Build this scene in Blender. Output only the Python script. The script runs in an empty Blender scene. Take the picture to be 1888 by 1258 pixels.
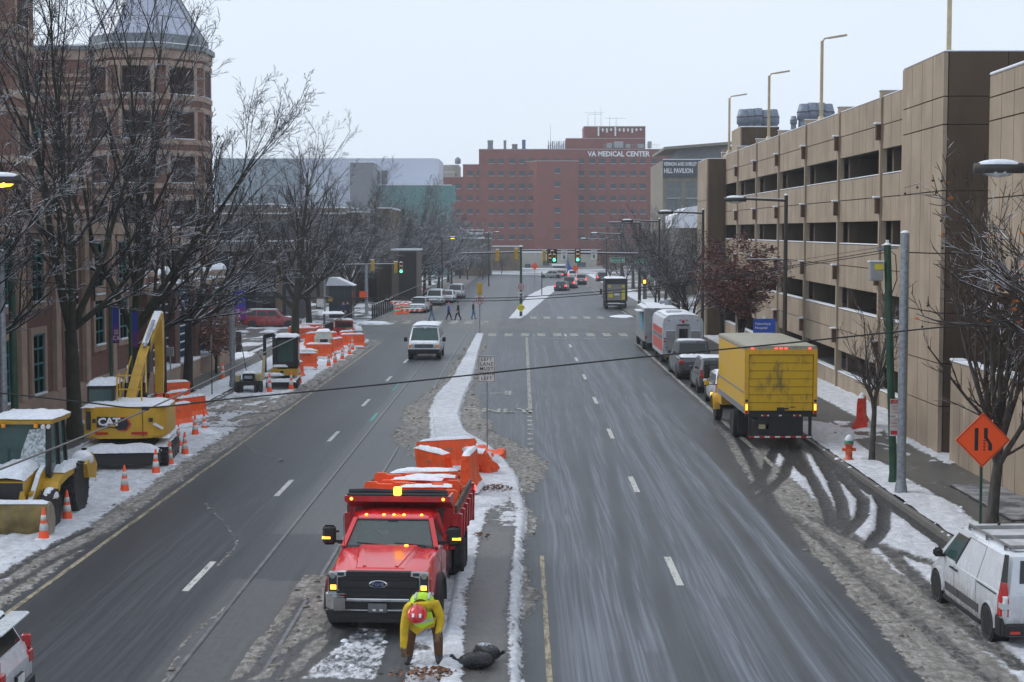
import bpy, math, random
import numpy as np
from mathutils import Vector, Matrix, Euler
PI = math.pi
R = math.radians
S = bpy.context.scene
COL = S.collection
F = 2880.0; CX, CY = 944.0, 629.0; CAMZ = 7.35
cam = bpy.data.objects.new('camera', bpy.data.cameras.new('camera')); COL.objects.link(cam)
S.camera = cam
cam.data.sensor_width = 36.0; cam.data.lens = F/1888*36.0
cam.data.clip_start = 0.3; cam.data.clip_end = 6000
cam.location = (0, 0, CAMZ)
PITCH = math.atan(186/F); YAW = math.atan(18/F)
cam.rotation_euler = (PI/2 - PITCH, 0, YAW)
CM = cam.rotation_euler.to_matrix()
def ray(px, py): return CM @ Vector(((px-CX)/F, -(py-CY)/F, -1.0))
def gp(px, py, z=0.0):           # a photo pixel on the level z
    d = ray(px, py); t = (z-CAMZ)/d.z
    return Vector((d.x*t, d.y*t, z))
def at(px, py, Y):               # a photo pixel on the upright plane y = Y
    d = ray(px, py); t = Y/d.y
    return Vector((d.x*t, Y, CAMZ+d.z*t))
def wx(px, py, X):               # a photo pixel on the upright plane x = X
    d = ray(px, py); t = X/d.x
    return Vector((X, d.y*t, CAMZ+d.z*t))

# ---------- materials ----------
MATS = {}
def nt(m):
    m.use_nodes = True
    return m.node_tree
class N:
    def __init__(s, name):
        s.m = bpy.data.materials.new(name); t = nt(s.m); s.t = t; t.nodes.clear()
        s.out = t.nodes.new('ShaderNodeOutputMaterial'); s.b = t.nodes.new('ShaderNodeBsdfPrincipled')
        t.links.new(s.b.outputs[0], s.out.inputs[0])
    def n(s, ty, **k):
        o = s.t.nodes.new('ShaderNode'+ty)
        for a, b in k.items(): setattr(o, a, b)
        return o
    def l(s, a, b): s.t.links.new(a, b)
    def val(s, x, inp):
        if isinstance(x, (int, float)): inp.default_value = x
        elif isinstance(x, (tuple, list)): inp.default_value = tuple(x) if len(x) != 3 or inp.type == 'VECTOR' else tuple(x)+(1,)
        else: s.l(x, inp)
    def math(s, op, a, b=0.0, c=None, clamp=False):
        o = s.n('Math', operation=op, use_clamp=clamp); s.val(a, o.inputs[0]); s.val(b, o.inputs[1])
        if c is not None: s.val(c, o.inputs[2])
        return o.outputs[0]
    def mix(s, f, a, b, blend='MIX'):
        o = s.n('Mix', data_type='RGBA', blend_type=blend); s.val(f, o.inputs[0])
        s.val(a, o.inputs[6]); s.val(b, o.inputs[7]); return o.outputs[2]
    def ss(s, x, a, b, lo=0.0, hi=1.0):
        o = s.n('MapRange', interpolation_type='SMOOTHSTEP'); s.val(x, o.inputs[0]); s.val(a, o.inputs[1]); s.val(b, o.inputs[2])
        s.val(lo, o.inputs[3]); s.val(hi, o.inputs[4]); return o.outputs[0]
    def pos(s): return s.n('NewGeometry').outputs['Position']
    def sc(s, vec, x, y, z):
        o = s.n('VectorMath', operation='MULTIPLY'); s.val(vec, o.inputs[0]); o.inputs[1].default_value = (x, y, z); return o.outputs[0]
    def noise(s, vec, scale, detail=4, rough=0.55, dist=0.0):
        o = s.n('TexNoise'); s.l(vec, o.inputs['Vector']); o.inputs['Scale'].default_value = scale
        o.inputs['Detail'].default_value = detail; o.inputs['Roughness'].default_value = rough; o.inputs['Distortion'].default_value = dist
        return o.outputs[0]
    def wall(s):                 # (distance along an upright wall, height, 0)
        g = s.n('NewGeometry'); x = s.n('SeparateXYZ'); s.l(g.outputs['True Normal'], x.inputs[0])
        c = s.n('CombineXYZ'); s.l(s.math('MULTIPLY', x.outputs[1], -1), c.inputs[0]); s.l(x.outputs[0], c.inputs[1])
        d = s.n('VectorMath', operation='DOT_PRODUCT'); s.l(g.outputs['Position'], d.inputs[0]); s.l(c.outputs[0], d.inputs[1])
        p = s.n('SeparateXYZ'); s.l(g.outputs['Position'], p.inputs[0])
        o = s.n('CombineXYZ'); s.l(d.outputs['Value'], o.inputs[0]); s.l(p.outputs[2], o.inputs[1]); return o.outputs[0]
    def bump(s, h, strength=0.3, dist=0.02):
        o = s.n('Bump'); o.inputs['Strength'].default_value = strength; o.inputs['Distance'].default_value = dist
        s.l(h, o.inputs['Height']); s.l(o.outputs[0], s.b.inputs['Normal'])
    def set(s, col=None, rough=None, metal=None, **k):
        if col is not None: s.val(col, s.b.inputs['Base Color'])
        if rough is not None: s.val(rough, s.b.inputs['Roughness'])
        if metal is not None: s.val(metal, s.b.inputs['Metallic'])
        for a, b in k.items(): s.val(b, s.b.inputs[a.replace('_', ' ')])
        return s.m
def mat(name, col, rough=0.6, metal=0.0, var=0.12, scale=3.0, bump=0.0, coat=0.0, dirt=0.0, spray=0.0, emit=None, es=1.0):
    """plain surface with a mottled tone, grime and a little relief"""
    if name in MATS: return MATS[name]
    q = N(name); p = q.pos()
    a = q.noise(p, scale, 5)
    c = q.mix(q.ss(a, 0.3, 0.7), tuple(x*(1-var) for x in col), tuple(min(1, x*(1+var)) for x in col))
    if dirt:
        d = q.noise(q.sc(p, 1, 1, 0.35), scale*1.7, 6, 0.65)
        c = q.mix(q.ss(d, 0.48, 0.75, 0, dirt), c, (0.13, 0.12, 0.105))
    if spray:     # salt and road dirt thrown up by the wheels
        z = q.n('SeparateXYZ'); q.l(p, z.inputs[0]); k = q.noise(q.sc(p, 1, 1, .5), 6, 5, .65)
        c = q.mix(q.math('MULTIPLY', q.ss(q.math('ADD', z.outputs[2], q.math('MULTIPLY', k, .5)), .55, 1.45, spray, 0), q.ss(k, .25, .6)), c, (.17, .16, .145))
    q.set(c, q.ss(a, 0.25, 0.75, max(0.02, rough-0.07), min(1, rough+0.07)), metal)
    if coat: q.set(Coat_Weight=coat, Coat_Roughness=0.08)
    if bump: q.bump(q.noise(p, scale*6, 5), bump, 0.01)
    if emit: q.set(Emission_Color=tuple(emit)+(1,), Emission_Strength=es)
    MATS[name] = q.m
    return q.m

# ---------- mesh building ----------
def frame(d):
    d = Vector(d).normalized(); u = Vector((0, 0, 1)) if abs(d.z) < 0.9 else Vector((0, 1, 0))
    a = d.cross(u).normalized(); return a, a.cross(d)
class M:
    def __init__(s): s.v = []; s.f = []; s.mi = []; s.ms = []; s.sm = []
    def mat(s, m):
        if m not in s.ms: s.ms.append(m)
        return s.ms.index(m)
    def add(s, vs, fs, m, smooth=False):
        o = len(s.v); s.v += [tuple(p) for p in vs]; k = s.mat(m)
        for f in fs: s.f.append(tuple(i+o for i in f)); s.mi.append(k); s.sm.append(smooth)
        return s
    def bb(s, x0, x1, y0, y1, z0, z1, m, rz=0, ch=0.0):
        cx, cy = (x0+x1)/2, (y0+y1)/2; hx, hy = abs(x1-x0)/2, abs(y1-y0)/2; c, n = math.cos(rz), math.sin(rz)
        if ch > 0:
            k = min(ch, hx*.9, hy*.9, abs(z1-z0)*.45)
            def ring(ix, z): 
                a, b = hx-ix, hy-ix
                return [(a-k, -b), (a, -b+k), (a, b-k), (a-k, b), (-a+k, b), (-a, b-k), (-a, -b+k), (-a+k, -b)], z
            rr = []
            for ix, z in ((k, z0), (0, z0+k), (0, z1-k), (k, z1)):
                pts, zz = ring(ix, z); rr.append([(cx+x*c-y*n, cy+x*n+y*c, zz) for x, y in pts])
            return s.loft(rr, m)
        P = [(cx+x*c-y*n, cy+x*n+y*c, z) for z in (z0, z1) for x, y in ((-hx, -hy), (hx, -hy), (hx, hy), (-hx, hy))]
        return s.add(P, [(3, 2, 1, 0), (4, 5, 6, 7), (0, 1, 5, 4), (1, 2, 6, 5), (2, 3, 7, 6), (3, 0, 4, 7)], m)
    def box(s, c, d, m, rz=0, ch=0.0):
        return s.bb(c[0]-d[0]/2, c[0]+d[0]/2, c[1]-d[1]/2, c[1]+d[1]/2, c[2]-d[2]/2, c[2]+d[2]/2, m, rz, ch)
    def bar(s, a, b, w, h, m):   # a rectangular bar between two points
        a, b = Vector(a), Vector(b); x, y = frame(b-a); x = x*w/2; y = y*h/2
        P = [p+i*x+j*y for p in (a, b) for i, j in ((-1, -1), (1, -1), (1, 1), (-1, 1))]
        return s.add(P, [(3, 2, 1, 0), (4, 5, 6, 7), (0, 1, 5, 4), (1, 2, 6, 5), (2, 3, 7, 6), (3, 0, 4, 7)], m)
    def quad(s, a, b, c, d, m): return s.add([a, b, c, d], [(0, 1, 2, 3)], m)
    def loft(s, rings, m, cap=True, smooth=False, close=True):
        n = len(rings[0]); vs = [p for r in rings for p in r]; fs = []
        for i in range(len(rings)-1):
            for j in range(n if close else n-1):
                k = (j+1) % n; fs.append((i*n+j, i*n+k, (i+1)*n+k, (i+1)*n+j))
        s.add(vs, fs, m, smooth)
        if cap:
            s.add(rings[0], [tuple(range(n))[::-1]], m); s.add(rings[-1], [tuple(range(n))], m)
        return s
    def prism(s, pts, ax, a, b, m, smooth=False):  # outline in the two other axes, extruded along ax
        def P(u, v, w): return {'x': (w, u, v), 'y': (u, w, v), 'z': (u, v, w)}[ax]
        return s.loft([[P(u, v, a) for u, v in pts], [P(u, v, b) for u, v in pts]], m, True, smooth)
    def cyl(s, a, b, r0, m, r1=None, n=12, cap=True, smooth=True):
        a, b = Vector(a), Vector(b); x, y = frame(b-a); r1 = r0 if r1 is None else r1
        rg = [[p+(x*math.cos(2*PI*i/n)+y*math.sin(2*PI*i/n))*r for i in range(n)] for p, r in ((a, r0), (b, r1))]
        return s.loft(rg, m, cap, smooth)
    def tube(s, pts, rad, m, n=6, cap=True, smooth=True):
        pts = [Vector(p) for p in pts]; rg = []
        if not hasattr(rad, '__len__'): rad = [rad]*len(pts)
        for i, p in enumerate(pts):
            d = pts[min(i+1, len(pts)-1)]-pts[max(i-1, 0)]; x, y = frame(d)
            rg.append([p+(x*math.cos(2*PI*k/n)+y*math.sin(2*PI*k/n))*rad[i] for k in range(n)])
        return s.loft(rg, m, cap, smooth)
    def ball(s, c, r, m, n=12, k=8, z0=-1.0, wob=0.0, seed=0):
        if not hasattr(r, '__len__'): r = (r, r, r)
        rnd = random.Random(seed); rg = []; t0 = math.asin(max(-1, min(1, z0)))
        for i in range(k+1):
            t = t0+(PI/2-t0)*i/k; q = max(math.cos(t), 1e-3)
            rg.append([(c[0]+r[0]*q*math.cos(2*PI*j/n)*(1+wob*rnd.uniform(-1, 1)), c[1]+r[1]*q*math.sin(2*PI*j/n)*(1+wob*rnd.uniform(-1, 1)), c[2]+r[2]*math.sin(t)*(1+wob*rnd.uniform(-.5, .5))) for j in range(n)])
        return s.loft(rg, m, True, True)
    def lathe(s, prof, m, c=(0, 0, 0), n=16, ax='z', smooth=True):
        rg = []
        for r, h in prof:
            ring = []
            for j in range(n):
                a, b = r*math.cos(2*PI*j/n), r*math.sin(2*PI*j/n)
                ring.append({'z': (c[0]+a, c[1]+b, c[2]+h), 'x': (c[0]+h, c[1]+a, c[2]+b), 'y': (c[0]+b, c[1]+h, c[2]+a)}[ax])
            rg.append(ring)
        return s.loft(rg, m, True, smooth)
    def pane(s, a, b, c, d, u0, u1, v0, v1, off, m, out=None):
        """patch of the face a-b-c-d (a,b below, d,c above), set off outward"""
        a, b, c, d = map(Vector, (a, b, c, d)); nn = (b-a).cross(d-a).normalized()
        if out is not None and nn.dot(Vector(out)) < 0: nn = -nn
        q = lambda u, v: (a*(1-u)+b*u)*(1-v)+(d*(1-u)+c*u)*v+nn*off
        P = [q(u0, v0), q(u1, v0), q(u1, v1), q(u0, v1)]
        B = [p-nn*(off+0.01) for p in P]
        return s.add(P+B, [(0, 1, 2, 3), (0, 4, 5, 1), (1, 5, 6, 2), (2, 6, 7, 3), (3, 7, 4, 0)], m)
    def text(s, t, o, right, up, size, m, depth=0.01, align='CENTER', sx=1.0, bold=0.0, sp=1.0):
        cu = bpy.data.curves.new('lettering', 'FONT'); cu.body = t; cu.size = 1.0; cu.align_x = align; cu.align_y = 'CENTER'
        cu.extrude = depth/2/size; cu.offset = bold; cu.resolution_u = 2; cu.space_character = sp
        ob = bpy.data.objects.new('lettering', cu); COL.objects.link(ob); bpy.context.view_layer.update()
        me = bpy.data.meshes.new_from_object(ob.evaluated_get(bpy.context.evaluated_depsgraph_get()))
        right, up = Vector(right).normalized(), Vector(up).normalized(); nn = right.cross(up); o = Vector(o)
        vs = [o+right*p.co.x*size*sx+up*p.co.y*size+nn*(p.co.z*size+depth/2) for p in me.vertices]
        s.add(vs, [tuple(p.vertices) for p in me.polygons], m)
        bpy.data.objects.remove(ob); bpy.data.curves.remove(cu); bpy.data.meshes.remove(me); return s
    def xf(s, loc=(0, 0, 0), rz=0, rx=0, ry=0, i0=0):
        T = Matrix.Translation(loc) @ Euler((rx, ry, rz)).to_matrix().to_4x4()
        s.v[i0:] = [tuple(T @ Vector(p)) for p in s.v[i0:]]; return s
    def build(s, name, parent=None, ang=35, loc=None):
        me = bpy.data.meshes.new(name); me.from_pydata(s.v, [], s.f); me.update()
        for m in s.ms: me.materials.append(m)
        me.polygons.foreach_set('material_index', s.mi); me.polygons.foreach_set('use_smooth', s.sm)
        me.update()
        o = bpy.data.objects.new(name, me); COL.objects.link(o)
        if parent: o.parent = parent
        if loc: o.location = loc
        return o
def tag(o, label, cat, group=None):
    o['label'] = label; o['category'] = cat
    if group: o['group'] = group
    return o
def struct(o, kind='structure'): o['kind'] = kind; return o
def thing(name, label, cat, loc=(0, 0, 0), rz=0, group=None):
    o = bpy.data.objects.new(name, None); COL.objects.link(o); o.empty_display_size = 0.2
    o.location = loc; o.rotation_euler = (0, 0, rz); return tag(o, label, cat, group)
def copy_tree(o, parent=None):
    c = o.copy(); COL.objects.link(c); c.parent = parent
    for ch in list(o.children): copy_tree(ch, c)
    return c
def dup(o, loc, rz=0, label=None, group=None, sc=None):
    c = copy_tree(o); c.location = loc; c.rotation_euler = (0, 0, rz)
    if sc: c.scale = (sc, sc, sc) if not hasattr(sc, '__len__') else sc
    if label: c['label'] = label
    if group: c['group'] = group
    return c
# common materials
SNOW = None
def mk_snow():
    q = N('snow'); p = q.pos(); a = q.noise(p, 9, 6, 0.6)
    q.set(q.mix(q.ss(a, 0.3, 0.7), (0.66, 0.69, 0.75), (0.82, 0.84, 0.88)), 0.85); q.bump(a, 0.35, 0.03)
    q.set(Subsurface_Weight=0.0); return q.m
SNOW = mk_snow()
BLACK = mat('black_trim', (0.012, 0.012, 0.013), 0.55)
RUBBER = mat('tyre_rubber', (0.018, 0.018, 0.019), 0.8, var=.3, scale=8, dirt=.4)
CHROME = mat('chrome', (0.62, 0.63, 0.65), 0.15, 1.0)
STEEL = mat('galvanised_steel', (0.3, 0.33, 0.36), 0.5, 0.6, var=.2, scale=9)
RIM = mat('wheel_metal', (0.36, 0.36, 0.37), 0.4, 0.7, dirt=.5)
GLASS = mat('dark_glass', (0.014, 0.02, 0.022), 0.06, 0.0)
GLASSG = mat('green_glass', (0.035, 0.075, 0.07), 0.08, 0.0)
WHITEP = mat('white_paint', (0.66, 0.69, 0.73), 0.25, coat=.6, var=.04, dirt=.2, spray=.75)
DARKP = mat('dark_grey_paint', (0.045, 0.05, 0.055), 0.3, coat=.5, var=.1, dirt=.4, spray=.7)
SILVER = mat('silver_paint', (0.28, 0.3, 0.31), 0.3, .3, coat=.5, var=.05, dirt=.3)
REDP = mat('red_paint', (0.68, 0.012, 0.018), 0.22, coat=.8, var=.06, scale=1.2, dirt=.12, spray=.6)
DREDP = mat('dark_red_paint', (0.30, 0.010, 0.014), 0.3, coat=.5, var=.1, dirt=.3)
YELP = mat('yellow_paint', (0.66, 0.37, 0.006), 0.4, coat=.2, var=.07, dirt=.2, spray=.5)
ORANGE = mat('orange_plastic', (0.85, 0.10, 0.012), 0.5, var=.1, dirt=.25)
REDL = mat('tail_lens', (0.45, 0.01, 0.01), 0.2, coat=.5)
REDLIT = mat('tail_lens_lit', (0.6, 0.02, 0.02), 0.3, emit=(1, .06, .05), es=2.5)
AMBER = mat('amber_lens', (0.8, 0.3, 0.02), 0.3)
AMBERLIT = mat('amber_lens_lit', (0.9, 0.45, 0.05), 0.3, emit=(1, .5, .06), es=2.0)
CLEARL = mat('clear_lens', (0.5, 0.53, 0.55), 0.12, .3)
GREENLIT = mat('green_signal_lit', (0.05, .7, .4), 0.3, emit=(.05, 1, .55), es=3.2)
CONC = mat('concrete_grey', (0.24, 0.22, 0.2), 0.85, bump=.3, dirt=.3)
REFL = mat('reflective_white', (0.7, 0.7, 0.68), 0.4, dirt=.3)
# ---------- light, sky, air ----------
w = bpy.data.worlds.new('World'); S.world = w; w.use_nodes = True
t = w.node_tree; t.nodes.clear()
wo = t.nodes.new('ShaderNodeOutputWorld'); bg = t.nodes.new('ShaderNodeBackground'); sk = t.nodes.new('ShaderNodeTexSky')
sk.sky_type = 'NISHITA'; sk.sun_disc = False; SUN_EL, SUN_ROT = 40.0, 292.0
sk.sun_elevation = R(SUN_EL); sk.sun_rotation = R(SUN_ROT); sk.air_density = 1.0; sk.dust_density = 3.0; sk.ozone_density = 2.0
# overcast: the clear sky only tints an even cloud layer
tc = t.nodes.new('ShaderNodeTexCoord'); ns = t.nodes.new('ShaderNodeTexNoise'); ns.inputs['Scale'].default_value = 1.6; ns.inputs['Detail'].default_value = 3
mp = t.nodes.new('ShaderNodeVectorMath'); mp.operation = 'MULTIPLY'; mp.inputs[1].default_value = (1, 1, 2.2)
t.links.new(tc.outputs['Generated'], mp.inputs[0]); t.links.new(mp.outputs[0], ns.inputs['Vector'])
cl = t.nodes.new('ShaderNodeMix'); cl.data_type = 'RGBA'; t.links.new(ns.outputs[0], cl.inputs[0])
cl.inputs[6].default_value = (6.9, 8.2, 10.2, 1); cl.inputs[7].default_value = (9.3, 9.9, 10.5, 1)
mx = t.nodes.new('ShaderNodeMix'); mx.data_type = 'RGBA'; mx.inputs[0].default_value = 0.90
t.links.new(sk.outputs[0], mx.inputs[6]); t.links.new(cl.outputs[2], mx.inputs[7])
t.links.new(mx.outputs[2], bg.inputs[0]); bg.inputs[1].default_value = 0.085
t.links.new(bg.outputs[0], wo.inputs[0])
sl = bpy.data.lights.new('sun', 'SUN'); sl.energy = 1.1; sl.angle = R(28); sl.color = (1, .97, .93)
so = bpy.data.objects.new('sun', sl); COL.objects.link(so)
so.rotation_euler = (R(90-SUN_EL), 0, R(180-SUN_ROT))
S.view_settings.view_transform = 'Standard'; S.view_settings.look = 'None'; S.view_settings.gamma = 1; S.view_settings.exposure = 0.32
S.cycles.max_bounces = 6; S.cycles.volume_bounces = 1; S.cycles.use_denoising = True
S.cycles.volume_step_rate = 4
hm = bpy.data.materials.new('haze'); t = nt(hm); t.nodes.clear()
o_ = t.nodes.new('ShaderNodeOutputMaterial'); pv = t.nodes.new('ShaderNodeVolumePrincipled')
pv.inputs['Color'].default_value = (0.90, 0.95, 0.99, 1); pv.inputs['Density'].default_value = 0.00034; pv.inputs['Anisotropy'].default_value = 0.1
t.links.new(pv.outputs[0], o_.inputs['Volume'])
HAZE = M().bb(-330, 330, -40, 720, -1.5, 48, hm).build('haze'); HAZE['kind'] = 'stuff'

# ---------- ground ----------
def sst(a, b, x): 
    t = np.clip((x-a)/(b-a), 0, 1); return t*t*(3-2*t)
rng = np.random.RandomState(5); LAT = rng.rand(512, 512)
def vn(x, y):
    xi = np.floor(x).astype(int); yi = np.floor(y).astype(int); fx = x-xi; fy = y-yi
    fx = fx*fx*(3-2*fx); fy = fy*fy*(3-2*fy); g = lambda i, j: LAT[i % 512, j % 512]
    return (g(xi, yi)*(1-fx)+g(xi+1, yi)*fx)*(1-fy)+(g(xi, yi+1)*(1-fx)+g(xi+1, yi+1)*fx)*fy
def fbm(x, y): return .5*vn(x, y)+.27*vn(2.1*x+7, 2.1*y+3)+.15*vn(4.3*x+1, 4.3*y+9)+.08*vn(9*x, 9*y)
def band(x, a, b, s=0.1): return sst(a-s, a+s, x)*(1-sst(b-s, b+s, x))
def dline(X, Y, pts):    # distance to a polyline of ground points
    D = np.full(X.shape, 99.0)
    for (a, b) in zip(pts[:-1], pts[1:]):
        ax, ay = a[0], a[1]; bx, by = b[0]-ax, b[1]-ay; L = bx*bx+by*by+1e-9
        t = np.clip(((X-ax)*bx+(Y-ay)*by)/L, 0, 1); D = np.minimum(D, np.hypot(X-ax-t*bx, Y-ay-t*by))
    return D
def inpoly(X, Y, pts):
    c = np.zeros(X.shape, bool); n = len(pts)
    for i in range(n):
        x0, y0 = pts[i][:2]; x1, y1 = pts[(i+1) % n][:2]
        if y0 == y1: continue
        c ^= ((y0 > Y) != (y1 > Y)) & (X < (x1-x0)*(Y-y0)/(y1-y0)+x0)
    return c
def G(pts): return [gp(*p) for p in pts]
def interp(Y, tab): a = sorted((gp(*p).y, gp(*p).x) for p in tab); return np.interp(Y, [p[0] for p in a], [p[1] for p in a])
# edges of the median, read off the photo
ML = [(800, 1258), (818, 1150), (838, 1050), (860, 960), (868, 900), (850, 855), (800, 812), (794, 760), (802, 735), (836, 695), (866, 640), (878, 617)]
MR = [(968, 1258), (962, 1150), (966, 1050), (974, 950), (958, 885), (930, 848), (905, 825), (860, 800), (848, 770), (858, 735), (872, 705), (884, 650), (893, 617)]
# dark wheel marks through the slush on both sides
TYRE = [G([(1467, 830), (1500, 890), (1520, 925), (1535, 970)]), G([(1500, 830), (1535, 890), (1552, 930), (1556, 975)]), G([(1440, 800), (1412, 870), (1390, 905)]),
        G([(1475, 800), (1445, 880), (1400, 920)]), G([(1520, 840), (1560, 890), (1592, 925), (1590, 955), (1560, 985)]), G([(1530, 815), (1590, 880), (1630, 935), (1628, 980), (1600, 1010)]),
        G([(1628, 1010), (1680, 1060), (1730, 1110), (1800, 1170), (1888, 1240)]), G([(1500, 955), (1560, 990), (1650, 1020), (1740, 1050)]), G([(1420, 930), (1520, 1000), (1640, 1110), (1760, 1200), (1830, 1258)]),
        G([(1360, 800), (1385, 850), (1440, 960), (1480, 1010)]), G([(1548, 850), (1620, 915), (1700, 965), (1745, 1010)]), G([(1400, 760), (1440, 830), (1490, 880)])]
TYREL = [G([(598, 1165), (540, 1200), (440, 1258)]), G([(645, 1165), (590, 1210), (540, 1258)]), G([(560, 1110), (530, 1160), (480, 1230)]), G([(560, 1190), (500, 1258)]),
         G([(0, 1100), (90, 1040), (190, 990)]), G([(0, 1070), (80, 1020), (170, 975)]), G([(400, 760), (480, 765), (560, 745)]), G([(380, 790), (450, 790), (520, 772)])]
TURN = [G([(902+o_*14, 650), (898+o_*15, 700), (905+o_*17, 745), (935+o_*20, 800), (975+o_*25, 870), (1000+o_*30, 960)]) for o_ in (0, .8, 1.9, 2.8)]+[G([(1165+o_*9, 625), (1150+o_*10, 680), (1158+o_*12, 750), (1195+o_*15, 850), (1250+o_*18, 960), (1330+o_*22, 1100)]) for o_ in (0, 1, 3.2, 4.2)]+[G([(1010+o_*9, 630), (1060+o_*10, 700), (1090+o_*12, 780), (1100+o_*15, 880), (1108+o_*20, 1010), (1120+o_*24, 1200)]) for o_ in (0, 1, 3, 4)]+[G([(1030+o_*9, 640), (1010+o_*10, 720), (1015+o_*12, 820), (1050+o_*15, 960), (1110+o_*20, 1120), (1160+o_*24, 1258)]) for o_ in (0, 1.2)]
def cover(X, Y):
    """what lies on the ground: snow, slush, dark wheel marks, bare concrete, salt film, fresh dark asphalt"""
    n = fbm(X*.9, Y*.35); n2 = fbm(X*2.7+40, Y*1.3+11); n3 = fbm(X*.35+9, Y*.09+4)
    ml, mr = interp(Y, ML), interp(Y, MR); isl = (Y < 121)&(Y > 0)
    snow = np.zeros(X.shape); slush = snow.copy(); mark = snow.copy(); conc = snow.copy(); salt = snow.copy(); dark = snow.copy()
    # left kerbside
    edge = -10.25+.5*(n-.5)*sst(20, 60, Y)
    L = (1-sst(edge-.3, edge+.1, X))*(1-sst(112, 120, Y))
    slush = np.maximum(slush, L*(.55+.25*n2)); snow = np.maximum(snow, L*sst(-10.5, -11.5, X)*(.46+.55*n))
    cl = band(X, -14.3, -9.9)*band(Y, 56, 72, 2)*(.3+.9*(n3 > .5)); snow *= 1-.75*cl*sst(.40, .58, n2)
    # behind the far corner on the left
    L2 = (1-sst(-9.2, -8.4, X))*sst(138, 142, Y); slush = np.maximum(slush, L2*.5); snow = np.maximum(snow, L2*.35*sst(-11.5, -13, X))
    # dark left lane, paler track bed
    dark = np.maximum(dark, band(X, -10.0, -6.3, .5)*(.75+.3*n)); conc = np.maximum(conc, band(X, -6.25, -2.0, .15)*(.6+.15*n3))
    patch = inpoly(X, Y, G([(488, 985), (625, 985), (600, 1076), (430, 1066)])); dark = np.maximum(dark, patch*.8); conc *= 1-.8*patch
    # slush and snow round the median
    g = mr-ml; mid = isl.astype(float)
    lw = np.interp(Y, [24, 33, 40, 45, 60, 80, 121], [.35, .45, 1.1, 1.4, 1.5, .5, .2]); rw = np.interp(Y, [24, 45, 50, 60, 80, 121], [.18, .25, 1.4, 1.3, .35, .2])
    slush = np.maximum(slush, mid*band(X, ml-lw+.9*(n2-.5), mr+rw+1.1*(n-.5), .38)*(.58+.3*n2))
    snow = np.maximum(snow, mid*band(X, ml-.1*lw+.25*(n2-.5), mr+.02, .15)*(.40+.30*n+.32*n2))
    walk = mid*(1-sst(37, 44, Y+6*(n2-.5)))*band(X, ml+.34+.25*n, mr-.36+.15*n2, .12)*(.8+.4*n); snow *= 1-.85*walk; slush *= 1-.75*walk; conc = np.maximum(conc, walk)
    near = mid*(1-sst(32, 40, Y)); snow = np.maximum(snow, near*band(X, ml-.55, ml+.25, .2)*(.35+.55*n2))
    slab = inpoly(X, Y, G([(640, 1160), (722, 1160), (690, 1258), (540, 1258)])); snow = np.maximum(snow, slab*(.42+.2*n2))
    slush = np.maximum(slush, inpoly(X, Y, G([(560, 1060), (612, 1060), (600, 1258), (420, 1258)]))*(.5+.3*n2))
    # right carriageway
    Rr = band(X, .35, 6.9, .3)
    Rr2 = (X > mr)*(X < 7.2); cen = sum(np.exp(-((X-c-.25*np.sin(Y*.05+c))/w_)**2) for c, w_ in ((1.0, .55), (2.2, .2), (4.2, .5), (5.7, .3)))
    salt = np.maximum(salt, Rr*np.clip(.45+.75*cen*(.6+.6*n3)-.3*band(X, 2.6, 3.6, .3)*(Y < 45)-.35*band(X, 4.8, 7.5, .5)*(1-sst(30, 60, Y)), 0, 1.2))
    rk = np.random.RandomState(8)
    for k in range(52):
        c0 = rk.uniform(.5, 7.2); dr = rk.uniform(-1.6, 1.6)*(rk.rand() < .5); y0 = rk.uniform(25, 110); L0 = rk.uniform(9, 26); wv = rk.uniform(-.12, .12); wd = rk.uniform(.05, .13); sg = 1 if rk.rand() < .5 else -1; am = rk.uniform(.25, .6)
        for off in (0, 1.62):
            xc = c0+off+dr*sst(y0-L0, y0+L0, Y)+wv*np.sin(Y/7+k); salt = salt+sg*am*1.0*np.exp(-((X-xc)/wd)**2)*Rr
    for j, pl in enumerate(TURN):
        d = dline(X, Y, pl); e_ = band(Y, pl[-1].y+4, pl[0].y-8, 4); salt = salt+e_*Rr2*.5*np.exp(-(d/.09)**2)-e_*Rr2*.5*np.exp(-((d-.28)/.12)**2)
    salt = np.clip(salt, 0, 1.35)
    salt = np.maximum(salt, band(X, -2.6, .4, .2)*sst(52, 60, Y)*(1-sst(118, 121, Y))*(X > mr)*(.35+.5*vn(X*5+.4*Y**.5, Y*.12)))
    for j, pl in enumerate(TURN): salt = salt+.5*np.exp(-(dline(X, Y, pl)/.10)**2)*(X > mr)
    salt = np.maximum(salt, sst(120, 124, Y)*band(X, -8, 12, 2)*(.35+.4*n3))
    salt = np.maximum(salt, band(X, -9, -2, .6)*(.16+.3*(n3 > .55)*n))
    # right kerbside
    e = np.interp(Y, [20, 38, 46, 54, 70, 90, 118], [6.55, 6.65, 6.7, 7.2, 7.4, 7.5, 8.0])+.35*(n-.5)
    rs = sst(e-.1, e+.35, X)*(X < 10.4)*(1-sst(117, 120, Y)); far = sst(50, 62, Y)
    slush = np.maximum(slush, rs*((.72+.25*n2)*(1-far)+far*(.30+.2*n)))
    snow = np.maximum(snow, rs*sst(7.9, 8.6, X)*(.58+.5*n)*(1-far)); snow = np.maximum(snow, rs*sst(7.5, 8.2, X)*(n2 > .5)*.35*(1-far))
    for k, p in enumerate(TYRE): mark = np.maximum(mark, (1-sst(.11, .25, dline(X, Y, p)))*(.95 if k < 6 or k > 8 else .6))
    for p in TYREL: mark = np.maximum(mark, (1-sst(.05, .16, dline(X, Y, p)))*.7)
    mark = np.maximum(mark, band(X, 8.0, 10.3, .2)*band(Y, 54, 112, 2)*.75); mark = np.maximum(mark, band(X, 10.0, 10.4, .08)*band(Y, 30, 60)*.8)
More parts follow.
